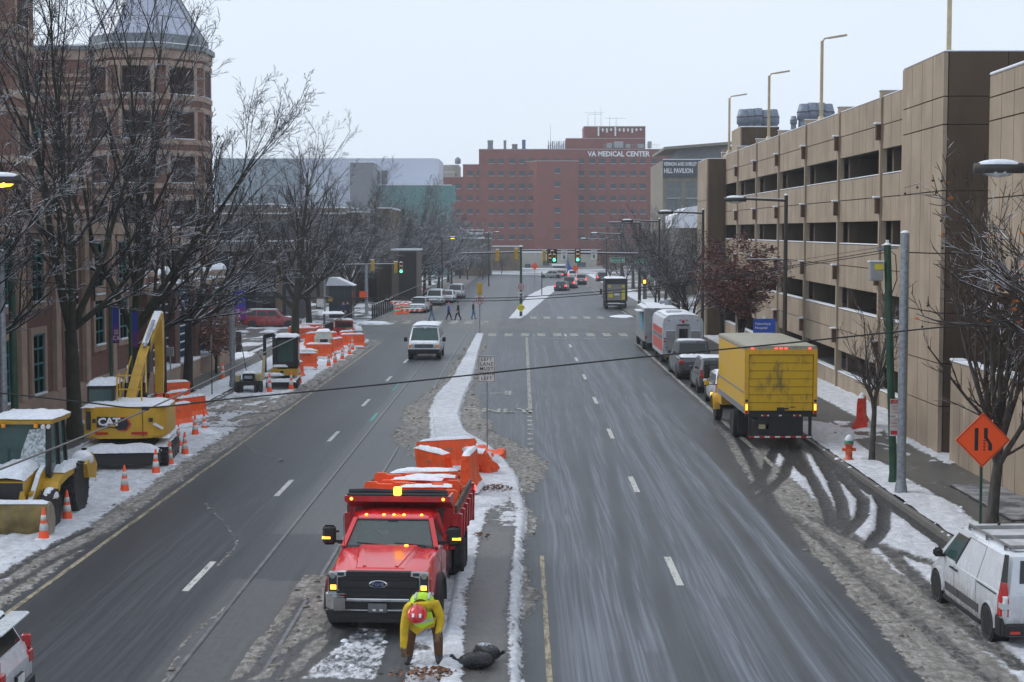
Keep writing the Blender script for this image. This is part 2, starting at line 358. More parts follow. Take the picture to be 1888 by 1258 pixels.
    # side walks
    ws = X > 10.36
    snow = np.where(ws, band(X, 10.3, 11.75+.7*(n-.5), .25)*(.55+.5*n)*(Y < 62)+(Y >= 50)*np.maximum(band(X, 13.6, 15.9, .3)*.75, (n > .5)*.3)+(Y < 62)*band(X, 12, 14, .3)*sst(.5, .62, n2)*.38, snow)
    slush = np.where(ws, .22*n2, slush); mark = np.where(ws, 0, mark); conc = np.where(ws, 1, conc); salt = np.where(ws, 0, salt)
    wl = X < -13.85
    snow = np.where(wl&(Y < 135), band(X, -15.6, -13.6, .25)*(.62+.45*n)+band(X, -17.6, -17.1, .1)*.6, snow)
    snow = np.where((X < -17.7)&(Y < 135), sst(.4, .6, n)*.75, snow); snow = np.where(wl&(Y >= 135), sst(.35, .6, n)*.8, snow)
    slush = np.where(wl, .2*n2, slush); conc = np.where(wl, 1, conc)
    # far median and verges
    fm = inpoly(X, Y, G([(938, 588), (962, 588), (1034, 528), (1010, 528), (975, 545)])); snow = np.where(fm, .95, snow)
    slush = np.maximum(slush, (dline(X, Y, G([(950, 588), (1022, 528)])) < 3.0)*.35)
    # crossing street stays wet and brown
    xs = band(Y, 122, 147, 2)*band(X, -60, 60); slush = np.where(Y > 118, np.maximum(slush, xs*(.30+.22*fbm(X*.7, Y*1.6))), slush); salt *= 1-.5*xs
    for pl, wd in ((G([(372, 925), (418, 968), (438, 1000), (418, 1028), (400, 1045)]), .05), (G([(300, 1258), (345, 1180), (420, 1118)]), .06), (G([(430, 800), (470, 835), (520, 850)]), .05), (G([(600, 700), (640, 690), (700, 688)]), .04)):
        slush = np.maximum(slush, (1-sst(wd*.5, wd*2, dline(X, Y, pl)+.03*n2))*.62)
    snow *= 1-.97*mark; slush *= 1-.6*mark
    return snow, slush, mark, conc, salt, dark
def ground_patch(name, xs, ys, zf, m, kind='structure'):
    X, Y = np.meshgrid(xs, ys); c = cover(X, Y); snow, slush, mark = c[0], c[1], c[2]
    rough = fbm(X*3.1, Y*2.2)
    Z = zf(X, Y)+snow*.11*(.15+1.6*rough*rough)+slush*.06*rough-.012*mark
    n, k = len(xs), len(ys); vs = np.stack([X, Y, Z], -1).reshape(-1, 3)
    idx = np.arange(n*k).reshape(k, n); f = np.stack([idx[:-1, :-1], idx[:-1, 1:], idx[1:, 1:], idx[1:, :-1]], -1).reshape(-1, 4)
    me = bpy.data.meshes.new(name); me.from_pydata(vs.tolist(), [], f.tolist()); me.materials.append(m)
    me.polygons.foreach_set('use_smooth', [True]*len(f))
    for nm, ch in (('cover_a', c[0:3]), ('cover_b', c[3:6])):
        at_ = me.attributes.new(nm, 'FLOAT_VECTOR', 'POINT'); at_.data.foreach_set('vector', np.stack(ch, -1).reshape(-1).astype(np.float32))
    o = bpy.data.objects.new(name, me); COL.objects.link(o); return struct(o, kind)
def ground_mat():
    q = N('street_surface'); p = q.pos()
    A = q.n('Attribute', attribute_name='cover_a'); B = q.n('Attribute', attribute_name='cover_b')
    a = q.n('SeparateXYZ'); b = q.n('SeparateXYZ'); q.l(A.outputs['Vector'], a.inputs[0]); q.l(B.outputs['Vector'], b.inputs[0])
    snow, slush, mark = a.outputs; conc, salt, dark = b.outputs
    fine = q.noise(p, 45, 4, .7); mid = q.noise(q.sc(p, 1, .55, 1), 7, 6, .68, .4); big = q.noise(q.sc(p, .5, .12, 1), 1.3, 4)
    bn = q.noise(q.sc(p, .02, .028, 1), 1.0, 2); bv = q.n('CombineXYZ'); q.l(q.math('MULTIPLY', bn, 2.2), bv.inputs[0]); q.l(q.math('MULTIPLY', q.noise(q.sc(p, 1, .01, 1), 1.8, 3), 260.0), bv.inputs[1]); pb = q.n('VectorMath', operation='ADD'); q.l(p, pb.inputs[0]); q.l(bv.outputs[0], pb.inputs[1]); pb = pb.outputs[0]
    st = q.noise(q.sc(pb, 1, .010, 1), 5.0, 3, .6, .05); st2 = q.noise(q.sc(pb, 1, .008, 1), 11, 3, .6, .03)
    col = q.mix(q.ss(big, .3, .7), (.034, .037, .042), (.060, .064, .071))
    col = q.mix(q.math('MULTIPLY', dark, .85, clamp=True), col, q.mix(q.ss(st, .3, .7), (.015, .0165, .020), (.032, .034, .039)))
    cc = q.mix(q.ss(mid, .3, .7), (.105, .103, .098), (.165, .16, .15)); cc = q.mix(q.ss(big, .35, .65, 0, .5), cc, (.10, .095, .085))
    col = q.mix(q.math('MULTIPLY', conc, .8, clamp=True), col, cc)
    sm = q.math('MULTIPLY', salt, q.ss(q.math('ADD', q.math('MULTIPLY', st, .65), q.math('MULTIPLY', st2, .35)), .40, .60, .35, 1.0), clamp=True)
    col = q.mix(q.math('MULTIPLY', sm, .8), col, q.mix(q.ss(st2, .3, .7), (.135, .152, .178), (.23, .253, .29)))
    col = q.mix(q.ss(fine, .25, .75, 0, .25), col, q.mix(1.0, col, (.55, .55, .55), 'MULTIPLY'))
    # slush: grey brown, broken up
    sf = q.ss(q.math('ADD', slush, q.math('MULTIPLY', q.math('SUBTRACT', mid, .5), 1.3)), .36, .60)
    sl_ = q.mix(q.ss(mid, .35, .68), (.17, .155, .135), (.46, .45, .43)); sl_ = q.mix(q.ss(fine, .3, .7, 0, .5), sl_, (.17, .15, .125))
    sl_ = q.mix(q.ss(q.noise(q.sc(p, 1, .15, 1), 5, 5, .7, .3), .40, .62, 0, .55), sl_, (.14, .13, .12))
    col = q.mix(sf, col, sl_)
    wf = q.ss(q.math('ADD', snow, q.math('MULTIPLY', q.math('SUBTRACT', mid, .5), 1.0)), .40, .58)
    wc = q.mix(q.ss(q.noise(p, 4, 5, .65), .3, .72), (.52, .53, .56), (.74, .76, .81)); wc = q.mix(q.ss(fine, .58, .8, 0, .35), wc, (.3, .27, .23))
    col = q.mix(wf, col, wc)
    col = q.mix(q.math('MULTIPLY', mark, q.ss(mid, .25, .6, .45, .9)), col, (.045, .044, .044))
    h = q.math('ADD', q.math('MULTIPLY', mid, q.math('ADD', q.math('MULTIPLY', sf, .8), q.math('ADD', q.math('MULTIPLY', wf, .9), .08))), q.math('MULTIPLY', fine, .10))
    q.bump(h, .7, .06)
    rg = q.mix(q.math('MAXIMUM', sf, wf), q.mix(sm, (.42,)*3, (.6,)*3), (.85,)*3)
    q.set(col, rg); q.set(Specular_IOR_Level=.22); return q.m
SURF = ground_mat()
ys = [17.0]
while ys[-1] < 330: ys.append(ys[-1]*1.0056)
ys = np.array(ys)
KR, KL = 10.36, -13.86
def flat(z): return lambda X, Y: np.full(X.shape, z)
ground_patch('road', np.concatenate([np.arange(KL, KR, .1), [KR]]), ys, flat(0.0), SURF)
xr = np.arange(KR+.16, 15.75, .12); xl = np.arange(-17.8, KL-.14, .13)
ya = ys[ys < 118.5]; yl = ys[ys < 112]; yb = ys[(ys > 149)]
WET = mat('wet_kerb_stone', (.16, .15, .14), .5, bump=.3, dirt=.4)
KERBS = mat('kerb_snow', (.5, .51, .54), .85, var=.35, scale=5, bump=.4)
def kerb(name, x0, x1, y0, y1):
    m = M(); m.bb(x0, x1, y0, y1, -.05, .135, WET)
    return struct(m.build(name))
ground_patch('sidewalk', xr, ya, flat(.13), SURF); kerb('kerb', KR, KR+.17, 17, 118.5)
ground_patch('sidewalk', xl, yl, flat(.13), SURF); kerb('kerb', KL-.17, KL, 17, 112)
ground_patch('plaza', np.arange(-40, -17.75, .4), ys[(ys < 140)], flat(.10), SURF)
ground_patch('sidewalk', xr, yb, flat(.13), SURF); ground_patch('sidewalk', np.arange(-24, KL, .3), yb, flat(.10), SURF)
ground_patch('cross_street', np.arange(-62, KL-.02, .5), ys[(ys > 111)&(ys < 150)], flat(.004), SURF)
ground_patch('cross_street', np.arange(KR+.02, 62, .5), ys[(ys > 117)&(ys < 150)], flat(.004), SURF)
# raised median: walk the rows between its two edges
def median():
    yy = ys[(ys > 17)&(ys < 121.3)]; K = 22; t = np.linspace(0, 1, K); m = SURF
    ml, mr = interp(yy, ML), interp(yy, MR)
    X = ml[:, None]*(1-t)+mr[:, None]*t; Y = np.repeat(yy[:, None], K, 1); c = cover(X, Y)
    lift = np.minimum(sst(0, .10, t), 1-sst(.90, 1, t)); Z = .13*lift[None, :]+c[0]*.06*fbm(X*3, Y*2)+.012
    Z[:, 0] = -.02; Z[:, -1] = -.02
    vs = np.stack([X, Y, Z], -1).reshape(-1, 3); k = len(yy); idx = np.arange(K*k).reshape(k, K)
    f = np.stack([idx[:-1, :-1], idx[:-1, 1:], idx[1:, 1:], idx[1:, :-1]], -1).reshape(-1, 4)
    me = bpy.data.meshes.new('median'); me.from_pydata(vs.tolist(), [], f.tolist()); me.materials.append(m); me.polygons.foreach_set('use_smooth', [True]*len(f))
    for nm, ch in (('cover_a', c[0:3]), ('cover_b', c[3:6])):
        a_ = me.attributes.new(nm, 'FLOAT_VECTOR', 'POINT'); a_.data.foreach_set('vector', np.stack(ch, -1).reshape(-1).astype(np.float32))
    o = bpy.data.objects.new('median', me); COL.objects.link(o); struct(o)
median()
LAND = N('snowy_land'); p_ = LAND.pos(); LAND.set(LAND.mix(LAND.ss(LAND.noise(p_, .06, 6, .65), .42, .58), (.10, .095, .085), (.5, .52, .56)), .9)
struct(M().quad((-2500, -200, -.06), (2500, -200, -.06), (2500, 4000, -.06), (-2500, 4000, -.06), LAND.m).build('ground'))
# ---------- painted markings: thin real sheets, worn ----------
def paint_mat(name, col, wear):
    q = N(name); p = q.pos(); a = q.noise(p, 5, 6, .7); b = q.noise(q.sc(p, 1, .1, 1), 14, 4, .7)
    f = q.ss(q.math('ADD', q.math('MULTIPLY', a, .5), q.math('MULTIPLY', b, .5)), wear-.06, wear+.06)
    q.set(q.mix(f, tuple(x*.35 for x in col), col), .6); return q.m
PW = paint_mat('road_paint_white', (.50, .50, .47), .44); PY = paint_mat('road_paint_yellow', (.34, .29, .19), .5); PF = paint_mat('road_paint_faded', (.38, .37, .33), .50)
PT = mat('teal_paint', (.06, .30, .28), .6, var=.3)
def marks(name, rects, m, z=.012):
    b = M()
    for x0, x1, y0, y1 in rects: b.bb(x0, x1, y0, y1, -.02, z, m)
    return struct(b.build(name))
dash = [(-7.13, -6.98, Y-1.5, Y+1.5) for Y in [33.8+12.2*i for i in range(7)]]
marks('lane_marking', dash+[(3.3, 3.46, Y-1.5, Y+1.5) for Y in [34.4+12.35*i for i in range(8)]], PW)
marks('edge_marking', [(-10.2, -10.08, 17, 112), (.42, .52, 17, 36)], PY)
marks('parking_marking', [(8.12, 8.27, 50, 112)], PF, .03)
marks('turn_lane_marking', [(.28, .46, 66, 118)]+[(.22, .42, Y, Y+.6) for Y in np.arange(48.5, 66, 1.45)], PF)
cw = [(x, x+.62, 119.2, 123.2) for x in np.arange(-2.6, 8.3, 1.27)]+[(x, x+.62, 146, 150.0) for x in np.arange(.8, 8.3, 1.27)]+[(x, x+.75, 137.5, 142.5) for x in np.arange(-12.0, -3.2, 1.38)]
marks('crosswalk_marking', cw, paint_mat('crosswalk_paint', (.40, .39, .34), .50), .014); marks('stop_line_marking', [(.5, 8.0, 116.2, 116.6)], PF, .014)
b = M(); b.text('ONLY', (-1.15, 66.9, .012), (1, 0, 0), (0, 1, 0), 2.3, PF, .02, sx=.52, bold=.02)
b.bb(-1.9, -.4, 74.6, 74.9, -.02, .013, PF); b.bb(-.8, -.5, 73.9, 75.9, -.02, .014, PF); struct(b.build('lettering_marking'))
marks('utility_marking', [(-6.2, -6.08, 63, 66), (-6.35, -6.27, 76, 80), (.9, .98, 118.6, 122)], PT)
RAILM = mat('rail_steel', (.16, .16, .165), .45, .5, var=.4, dirt=.5); RAILG = mat('rail_groove', (.06, .058, .055), .8, var=.5)
b = M()
for x in (-5.9, -4.4): b.bb(x-.035, x+.035, 17, 300, -.03, .011, RAILM); b.bb(x+.035, x+.066, 17, 300, -.03, .009, RAILG)
struct(b.build('rail_marking'))
# ---------- wall materials ----------
def brick_mat(name, c1, c2, mortar, scale=1.0, band=None):
    q = N(name); u = q.wall(); b = q.n('TexBrick'); q.l(u, b.inputs['Vector'])
    b.inputs['Scale'].default_value = 1.0; b.inputs['Brick Width'].default_value = .23*scale; b.inputs['Row Height'].default_value = .075*scale
    b.inputs['Mortar Size'].default_value = .009*scale; b.inputs['Color1'].default_value = tuple(c1)+(1,); b.inputs['Color2'].default_value = tuple(c2)+(1,); b.inputs['Mortar'].default_value = tuple(mortar)+(1,)
    n = q.noise(q.pos(), .35, 5, .6); c = q.mix(q.ss(n, .3, .7, 0, .45), b.outputs['Color'], q.mix(1.0, b.outputs['Color'], (.5, .5, .5), 'MULTIPLY'))
    q.set(c, .85); return q.m
BRICK = brick_mat('red_brick', (.20, .066, .042), (.125, .046, .034), (.17, .13, .11))
BRICKD = brick_mat('dark_red_brick', (.135, .045, .03), (.08, .03, .024), (.10, .075, .06))
BRICKF = brick_mat('far_red_brick', (.235, .050, .033), (.195, .041, .029), (.22, .08, .06), 3)
STONE = mat('tan_stone', (.33, .24, .185), .85, var=.15, scale=1.5, dirt=.3)
def conc_mat(name, c, streak=.35):
    q = N(name); p = q.pos(); a = q.noise(q.sc(p, 1, 1, .12), 1.6, 6, .65); b = q.noise(p, .5, 4); f = q.noise(p, 14, 5, .7)
    k = q.mix(q.ss(b, .3, .7), tuple(x*.86 for x in c), tuple(x*1.1 for x in c)); k = q.mix(q.ss(a, .46, .72, 0, streak), k, tuple(x*.5 for x in c))
    k = q.mix(q.ss(q.noise(q.sc(p, 1, 1, .1), 3.1, 5, .6), .60, .72, 0, .35), k, tuple(min(1, x*1.7+.08) for x in c))
    k = q.mix(q.ss(f, .35, .75, 0, .3), k, tuple(x*.7 for x in c)); q.set(k, .88); q.bump(f, .25, .01); return q.m
GCON = conc_mat('tan_concrete', (.36, .285, .21), .42); GDARK = conc_mat('shaded_stained_concrete', (.10, .066, .042), .6)  # GDARK: shade of camera-facing sides and recesses put into the colour, over stains
CORB = mat('brown_bracket', (.085, .042, .022), .8, var=.3)
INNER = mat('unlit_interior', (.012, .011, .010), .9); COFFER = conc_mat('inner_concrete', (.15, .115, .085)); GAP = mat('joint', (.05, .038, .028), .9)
SL = .00625
def sheared(m, x0, x1, y0, y1, z0, z1, ma, yr=67.8):
    i0 = len(m.v); m.bb(x0, x1, y0, y1, z0, z1, ma); m.v[i0:] = [(x, y, z+SL*(y-yr)) for x, y, z in m.v[i0:]]
def panels_x(m, X, y0, y1, zs, n, ma, th=.14, gap=.04, face=-1, yr=None):
    """precast panels standing on the plane x = X, joints left open"""
    for za, zb in zip(zs[:-1], zs[1:]):
        for i in range(n):
            a, b = y0+(y1-y0)*i/n, y0+(y1-y0)*(i+1)/n
            if yr is None: m.bb(X, X-face*th, a+gap/2, b-gap/2, za+gap/2, zb-gap/2, ma)
            else: sheared(m, X, X-face*th, a+gap/2, b-gap/2, za+gap/2, zb-gap/2, ma, yr)
def panels_y(m, Y, x0, x1, zs, n, ma, th=.14, gap=.025):
    for za, zb in zip(zs[:-1], zs[1:]):
        for i in range(n):
            a, b = x0+(x1-x0)*i/n, x0+(x1-x0)*(i+1)/n; m.bb(a+gap/2, b-gap/2, Y, Y+th, za+gap/2, zb-gap/2, ma)
def snowcap(m, x0, x1, y0, y1, z, h=.07, yr=None):
    i0 = len(m.v); m.bb(x0, x1, y0, y1, z+.003, z+h, SNOW, ch=min(.03, h*.4))
    if yr is not None: m.v[i0:] = [(x, y, q+SL*(y-yr)) for x, y, q in m.v[i0:]]
# ---------- parking garage ----------
g = thing('parking_garage', 'tan concrete parking garage with open decks and square stair towers along the street', 'parking garage', (15.5, 67.8, 0))
gl = (-15.5, -67.8, 0)
PY_ = [67.8+8.95*k for k in range(7)]; Y0, Y1 = 58.2, 121.0
lev = [(-.1, .85), (1.92, 2.95, 3.95), (5.02, 6.08, 7.11), (8.16, 9.2, 10.16), (11.24, 12.29, 13.47)]
bays = [(58.1, 67.8)]+[(PY_[i], PY_[i]+8.95) for i in range(6)]
for L in lev:
    m = M()
    for a, b in bays: panels_x(m, 15.5, a+.22, b-.22, L, 6, GCON, yr=67.8)
    sheared(m, 15.62, 15.9, Y0, Y1, L[0], L[-1]-.01, GAP)
    m.build('spandrel', g, loc=gl)
    m = M(); snowcap(m, 15.5, 15.88, Y0, Y1, L[-1], .06, 67.8); m.build('sill_snow', g, loc=gl)
m = M()
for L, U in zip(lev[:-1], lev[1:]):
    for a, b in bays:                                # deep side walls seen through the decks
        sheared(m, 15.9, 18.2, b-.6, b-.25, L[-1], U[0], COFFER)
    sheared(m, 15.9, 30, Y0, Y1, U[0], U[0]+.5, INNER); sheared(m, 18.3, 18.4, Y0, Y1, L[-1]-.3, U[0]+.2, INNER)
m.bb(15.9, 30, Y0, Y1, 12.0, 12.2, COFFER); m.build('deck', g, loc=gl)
for k, y in enumerate(PY_):
    m = M(); sheared(m, 15.40, 15.7, y-.2, y+.03, 0, 13.42, GCON); sheared(m, 15.44, 15.7, y+.07, y+.2, 0, 13.36, GCON)
    sheared(m, 15.46, 16.7, y-.1, y+.35, 13.3, 13.75, GCON); snowcap(m, 15.4, 16.7, y-.1, y+.35, 13.75, .05, 67.8); m.build('pilaster', g, loc=gl)
    for z in (12.3, 9.15, 6.05, 2.95):
        b = M(); sheared(b, 15.22, 15.41, y-.24, y+.0, z-.66, z, CORB); snowcap(b, 15.12, 15.41, y-.34, y+.04, z, .09, 67.8); b.build('bracket', g, loc=gl)
tz = [0, 1.75, 3.2, 4.9, 6.9, 9.0, 11.2, 12.13, 13.6]
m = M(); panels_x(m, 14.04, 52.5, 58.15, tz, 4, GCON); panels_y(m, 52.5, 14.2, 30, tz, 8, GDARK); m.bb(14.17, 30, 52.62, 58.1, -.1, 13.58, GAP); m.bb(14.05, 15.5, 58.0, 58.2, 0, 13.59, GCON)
t = m.build('stair_tower', g, loc=gl); m = M(); snowcap(m, 14.04, 30, 52.5, 58.1, 13.6, .06); m.build('roof_snow', t)
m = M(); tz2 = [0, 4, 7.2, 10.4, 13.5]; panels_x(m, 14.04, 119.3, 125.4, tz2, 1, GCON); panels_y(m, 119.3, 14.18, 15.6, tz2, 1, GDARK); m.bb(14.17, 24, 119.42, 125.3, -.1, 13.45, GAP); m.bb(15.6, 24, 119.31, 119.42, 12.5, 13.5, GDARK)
t = m.build('stair_tower', g, loc=gl); m = M(); snowcap(m, 14.04, 24, 119.3, 125.4, 13.5, .06); m.build('roof_snow', t)
m = M(); m.bb(16.1, 18.85, 115.3, 120, 12.2, 15.6, GDARK); m.bb(16.0, 16.1, 115.25, 120, 12.2, 15.6, GCON); snowcap(m, 16.0, 18.85, 115.25, 120, 15.6, .08); m.build('penthouse', g, loc=gl)
# exhaust fans behind the roof line
FANM = mat('blue_grey_metal', (.18, .21, .27), .5, .3, var=.15, dirt=.3)
def fan(nm, px, py, Y, s, lab):
    p = at(px, py, Y); o = thing(nm, lab, 'exhaust fan', p, 0, 'exhaust fans on the roofs behind the garage')
    M().lathe([(s*.5, -2.6*s), (s*.5, -.2), (s*.46, 0), (s*.62, .12*s), (s*.62, .75*s), (s*.42, 1.5*s), (s*.36, 1.5*s)], FANM, n=14).build('housing', o)
    M().lathe([(s*.64, .7*s), (s*.64, .8*s), (s*.6, .8*s)], GAP, n=14).build('band', o); return o
for i, (x, y) in enumerate([(1370, 231), (1383, 230), (1397, 229), (1414, 232), (1425, 231)]):
    fan('exhaust_fan', x, y, 190, 1.25, 'blue grey exhaust fan on the roof between the two shorter roof lamps, number %d from its row end' % (i+1) if 0 else ['outermost blue grey exhaust fan beside the shortest roof lamp', 'second blue grey exhaust fan of the row beyond the garage penthouse', 'middle blue grey exhaust fan of the row beyond the garage penthouse', 'blue grey exhaust fan just past the middle roof lamp', 'last blue grey exhaust fan past the middle roof lamp'][i])
for i, (x, y) in enumerate([(1463, 230), (1482, 223), (1497, 221), (1512, 221), (1526, 223)]):
    fan('exhaust_fan', x, y, 170, .6 if i == 0 else 1.2, ['small narrow exhaust fan standing apart from the bigger fans', 'wide exhaust fan next to the small narrow one', 'exhaust fan directly behind the tallest roof lamp', 'tallest exhaust fan just past the tallest roof lamp', 'end exhaust fan nearest the wide stair tower'][i])
b = M(); p = at(1440, 243, 168); b.bb(p.x-2, p.x+12, 168, 174, 8, p.z-1.2, GDARK); tag(b.build('laboratory_building'), 'dark flat roofed block under the fans by the tallest roof lamp', 'building'); b = M(); p2 = at(1400, 236, 186); b.bb(p2.x-3.6, p2.x+3, 187, 193, 8, p2.z-2.2, GDARK); tag(b.build('laboratory_building'), 'dark roof block under the fans between the two shorter roof lamps', 'building')
# lamps on the garage roof
CREAM = mat('cream_pole_paint', (.45, .36, .22), .5)
def roof_lamp(loc, h, lab):
    o = thing('roof_lamp', lab, 'lamp post', loc, 0, 'cream lamp posts on the garage roof')
    M().lathe([(.3, 0), (.3, .12), (.16, .5), (.11, .55)], CREAM, n=10).build('base', o)
    M().cyl((0, 0, .4), (0, 0, h), .095, CREAM, .085, 10).build('pole', o)
    a = M().tube([(0, 0, h-.1), (.12, .0, h+.12), (.55, 0, h+.2)], .05, CREAM); a.build('arm', o)
    M().bb(.4, 1.35, -.14, .14, 0, .09, CREAM).xf((0, 0, h+.05), ry=-.16).build('lamp_head', o)
    s = M(); s.ball((0, 0, .1), (.3, .3, .12), SNOW, z0=0); s.build('snow', o); return o
for Y, lab in ((121.0, 'shortest looking cream roof lamp at the far end of the garage'), (103.6, 'cream roof lamp midway along the garage parapet'), (85.5, 'tall cream roof lamp beside the grouped exhaust fans')):
    roof_lamp((16.25 if Y < 120 else 15.95, Y, 13.4+SL*(Y-67.8)), 4.5 if Y > 90 else 4.6, lab)
roof_lamp((16.05, 59.4, 13.6), 5.2, 'cream roof pole rising out of the picture above the wide stair tower')
# ---------- annex to the near side: overhanging block on a low wall ----------
o = thing('annex_building', 'tan panelled block overhanging a dark recess beside the wide stair tower', 'building', (14, 47.2, 0)); L_ = (-14, -47.2, 0)
m = M(); panels_x(m, 14.0, 26, 47.2, [5.8, 8.6, 10.9, 11.6, 12.25], 18, GCON); m.bb(14.14, 26, 26, 47.2, 5.82, 12.24, GCON); snowcap(m, 13.98, 26, 26, 47.2, 12.25, .1); m.build('upper_block', o, loc=L_)
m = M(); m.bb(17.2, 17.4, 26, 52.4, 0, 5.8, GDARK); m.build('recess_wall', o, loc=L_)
m = M(); m.bb(17.1, 17.19, 45.6, 46.8, .2, 4.0, INNER); m.build('door', o, loc=L_)
o = thing('garden_wall', 'low tan concrete panel wall beside the sidewalk with snow along its top', 'wall', (14, 50.7, 0)); m = M(); panels_x(m, 14.0, 26, 50.9, [0, 3.4], 22, GCON); m.bb(14.13, 14.4, 26, 50.9, -.1, 3.38, GCON)
m.build('panel_wall', o, loc=(-14, -50.7, 0)); m = M()
rr = random.Random(4); y = 26
while y < 50.8: m.bb(13.98, 14.42, y, y+.5, 3.4, 3.46+rr.random()*.07, SNOW, ch=.02); y += .5
m.build('snow', o, loc=(-14, -50.7, 0))
p = at(1836, 571, 50.5); o = thing('dome_lamp', 'snow capped dome wall lamp in the recess under the annex', 'lamp', p)
M().ball((0, 0, 0), (.28, .28, .22), mat('lamp_grey', (.35, .36, .37), .5), z0=0).build('lamp_shade', o); M().bb(-.03, .03, 0, 1.9, .0, .06, BLACK).build('bracket', o)
M().ball((0, 0, .05), (.26, .26, .2), SNOW, z0=0).build('snow', o)

# ---------- windows as parts ----------
WF = mat('window_frame_dark', (.05, .07, .08), .5); WTEAL = mat('teal_frame', (.02, .16, .16), .5); WG = mat('window_glass', (.035, .05, .06), .08)
def win_mesh(w, h, fr, gl, nx=2, nz=2, sill=None, snow=True, sur=None, sw=.3):
    """window in the plane y=0 facing -y, origin at its lower middle"""
    m = M(); m.bb(-w/2, w/2, .02, .1, 0, h, gl); t = .07
    for x in [-w/2, w/2-t]+[-w/2+w*i/nx-t/4 for i in range(1, nx)]: m.bb(x, x+(t if abs(abs(x+t/2)-w/2) < t else t/2), -.03, .04, 0, h, fr)
    for z in [0, h-t]+[h*i/nz-t/4 for i in range(1, nz)]: m.bb(-w/2+.002, w/2-.002, -.026, .036, z+.002, z+t-.002, fr)
    if sur:
        for a, b, c, d in ((-w/2-sw, -w/2, -sw, h+sw), (w/2, w/2+sw, -sw, h+sw), (-w/2, w/2, h, h+sw), (-w/2, w/2, -sw, 0)): m.bb(a, b, -.07, .06, c, d, sur)
    if snow: m.bb(-w/2, w/2, -.14, -.032, -.01, .06, SNOW)
    return m
WPROTO = {}
def window(par, key, x, y, z, rz=0, **k):
    if key not in WPROTO:
        o = win_mesh(**k).build('window', par); WPROTO[key] = o
    else: o = WPROTO[key].copy(); COL.objects.link(o); o.parent = par
    o.location = (x, y, z); o.rotation_euler = (0, 0, rz); return o
def block(m, px0, px1, pyt, Y, depth, ma, zb=-1, cap=True, capm=None):
    a, b = at(px0, pyt, Y), at(px1, pyt, Y); m.bb(a.x, b.x, Y, Y+depth, zb, a.z, ma)
    if cap: m.bb(a.x-.1, b.x+.1, Y-.1, Y+depth, a.z+.003, a.z+.18, capm or SNOW)
# ---------- the hospital at the end of the street ----------
HY = 455.0
o = thing('hospital_building', 'long red brick hospital with white lettering closing the end of the street', 'hospital', (0, HY, 0)); HL = (0, -HY, 0)
CAPG = mat('roof_edge_metal', (.35, .33, .32), .6)
m = M(); block(m, 883, 1300, 276, HY, 30, BRICKF, capm=CAPG); block(m, 853.5, 882.9, 304, HY+.5, 30, BRICKF, capm=CAPG); block(m, 815, 853.4, 327, HY+1, 30, BRICKF, capm=CAPG); m.build('wall', o, loc=HL)
a, b, c = at(968, 297.5, HY-.02), at(990, 297.5, HY-6), at(1067, 297.5, HY-6)
m = M(); m.loft([[(a.x, a.y, -1), (b.x, b.y, -1), (c.x, c.y, -1), (c.x, HY-.02, -1)], [(a.x, a.y, b.z), b, c, (c.x, HY-.02, c.z)]], BRICKF)
m.loft([[(a.x-.1, a.y, b.z+.01), (b.x-.05, b.y-.1, b.z+.01), (c.x+.1, c.y-.1, c.z+.01), (c.x+.1, HY-.02, c.z+.01)], [(a.x-.1, a.y, b.z+.2), (b.x-.05, b.y-.1, b.z+.2), (c.x+.1, c.y-.1, c.z+.2), (c.x+.1, HY-.02, c.z+.2)]], CAPG); m.build('bay_block', o, loc=HL)
m = M(); block(m, 1044, 1189, 256, HY+6, 16, BRICKF, zb=20, capm=CAPG); block(m, 1077, 1190, 234, HY+8, 14, BRICKF, zb=20, capm=CAPG); m.build('roof_block', o, loc=HL)
rows = [293, 315.8, 339.4, 361.6, 385.8, 411.2, 433.3]; zc = lambda v: v/3.93+800
cols = [zc(v) for v in (417, 485, 567, 638)]; colr = [zc(v) for v in (1068, 1148, 1217, 1300, 1366, 1445, 1513, 1595, 1660)]
ww = dict(w=1.7, h=1.5, fr=WF, gl=mat('far_glass', (.022, .028, .035), .5), nx=2, nz=2)
def hw(px, py, Y, key='h', **k): p = at(px, py+9.2, Y); return window(o, key, p.x, Y-HY-.1, p.z, **(k or ww))
for r in rows:
    for x in cols+colr: hw(x, r, HY)
for x in (707, 800, 890, 975): hw(zc(x), 293, HY)
for r in rows[1:]: hw(zc(262), r, HY+.5); hw(zc(331), r, HY+.5)
for r in rows[2:]: hw(zc(175), r, HY+1)
for r in (310.7, 335.6, 359, 383.7, 410.7, 432.8): hw(1027.7, r, HY-6)
ka = math.atan2(b.y-a.y, b.x-a.x)
for r in rows[1:]:
    p = at(978, r+9, HY-3); window(o, 'h4', p.x, p.y-HY-.2, p.z, ka, w=2.4, h=1.5, fr=BRICKF, gl=MATS['far_glass'], nx=4, nz=1)
m = M(); p = at(1140.7, 284.5, HY-.25); LET = mat('white_lettering', (.75, .75, .77), .5)
m.text('VA MEDICAL CENTER', p, (1, 0, 0), (0, 0, 1), 2.05, LET, .2, bold=.03, sx=.9); m.build('lettering', o, loc=HL)
def roofbits(nm, lab, cat, pts, Y, grp, mm):
    for i, (x0, x1, y0, y1, l) in enumerate(pts):
        a, b = at(x0, y1, Y), at(x1, y0, Y); r = abs(b.x-a.x)/2; q = M(); cx = (a.x+b.x)/2
        q.lathe([(r, 0), (r, (b.z-a.z)*.8), (r*1.1, (b.z-a.z)*.82), (r*1.1, b.z-a.z), (.1, (b.z-a.z)*1.02)], mm, (0, 0, 0), 10); q.bb(-r*1.2, r*1.2, -r*1.2, r*1.2, -.3, .1, BLACK)
        k = q.build(nm); k.location = (cx, Y, a.z); tag(k, l, cat, grp)
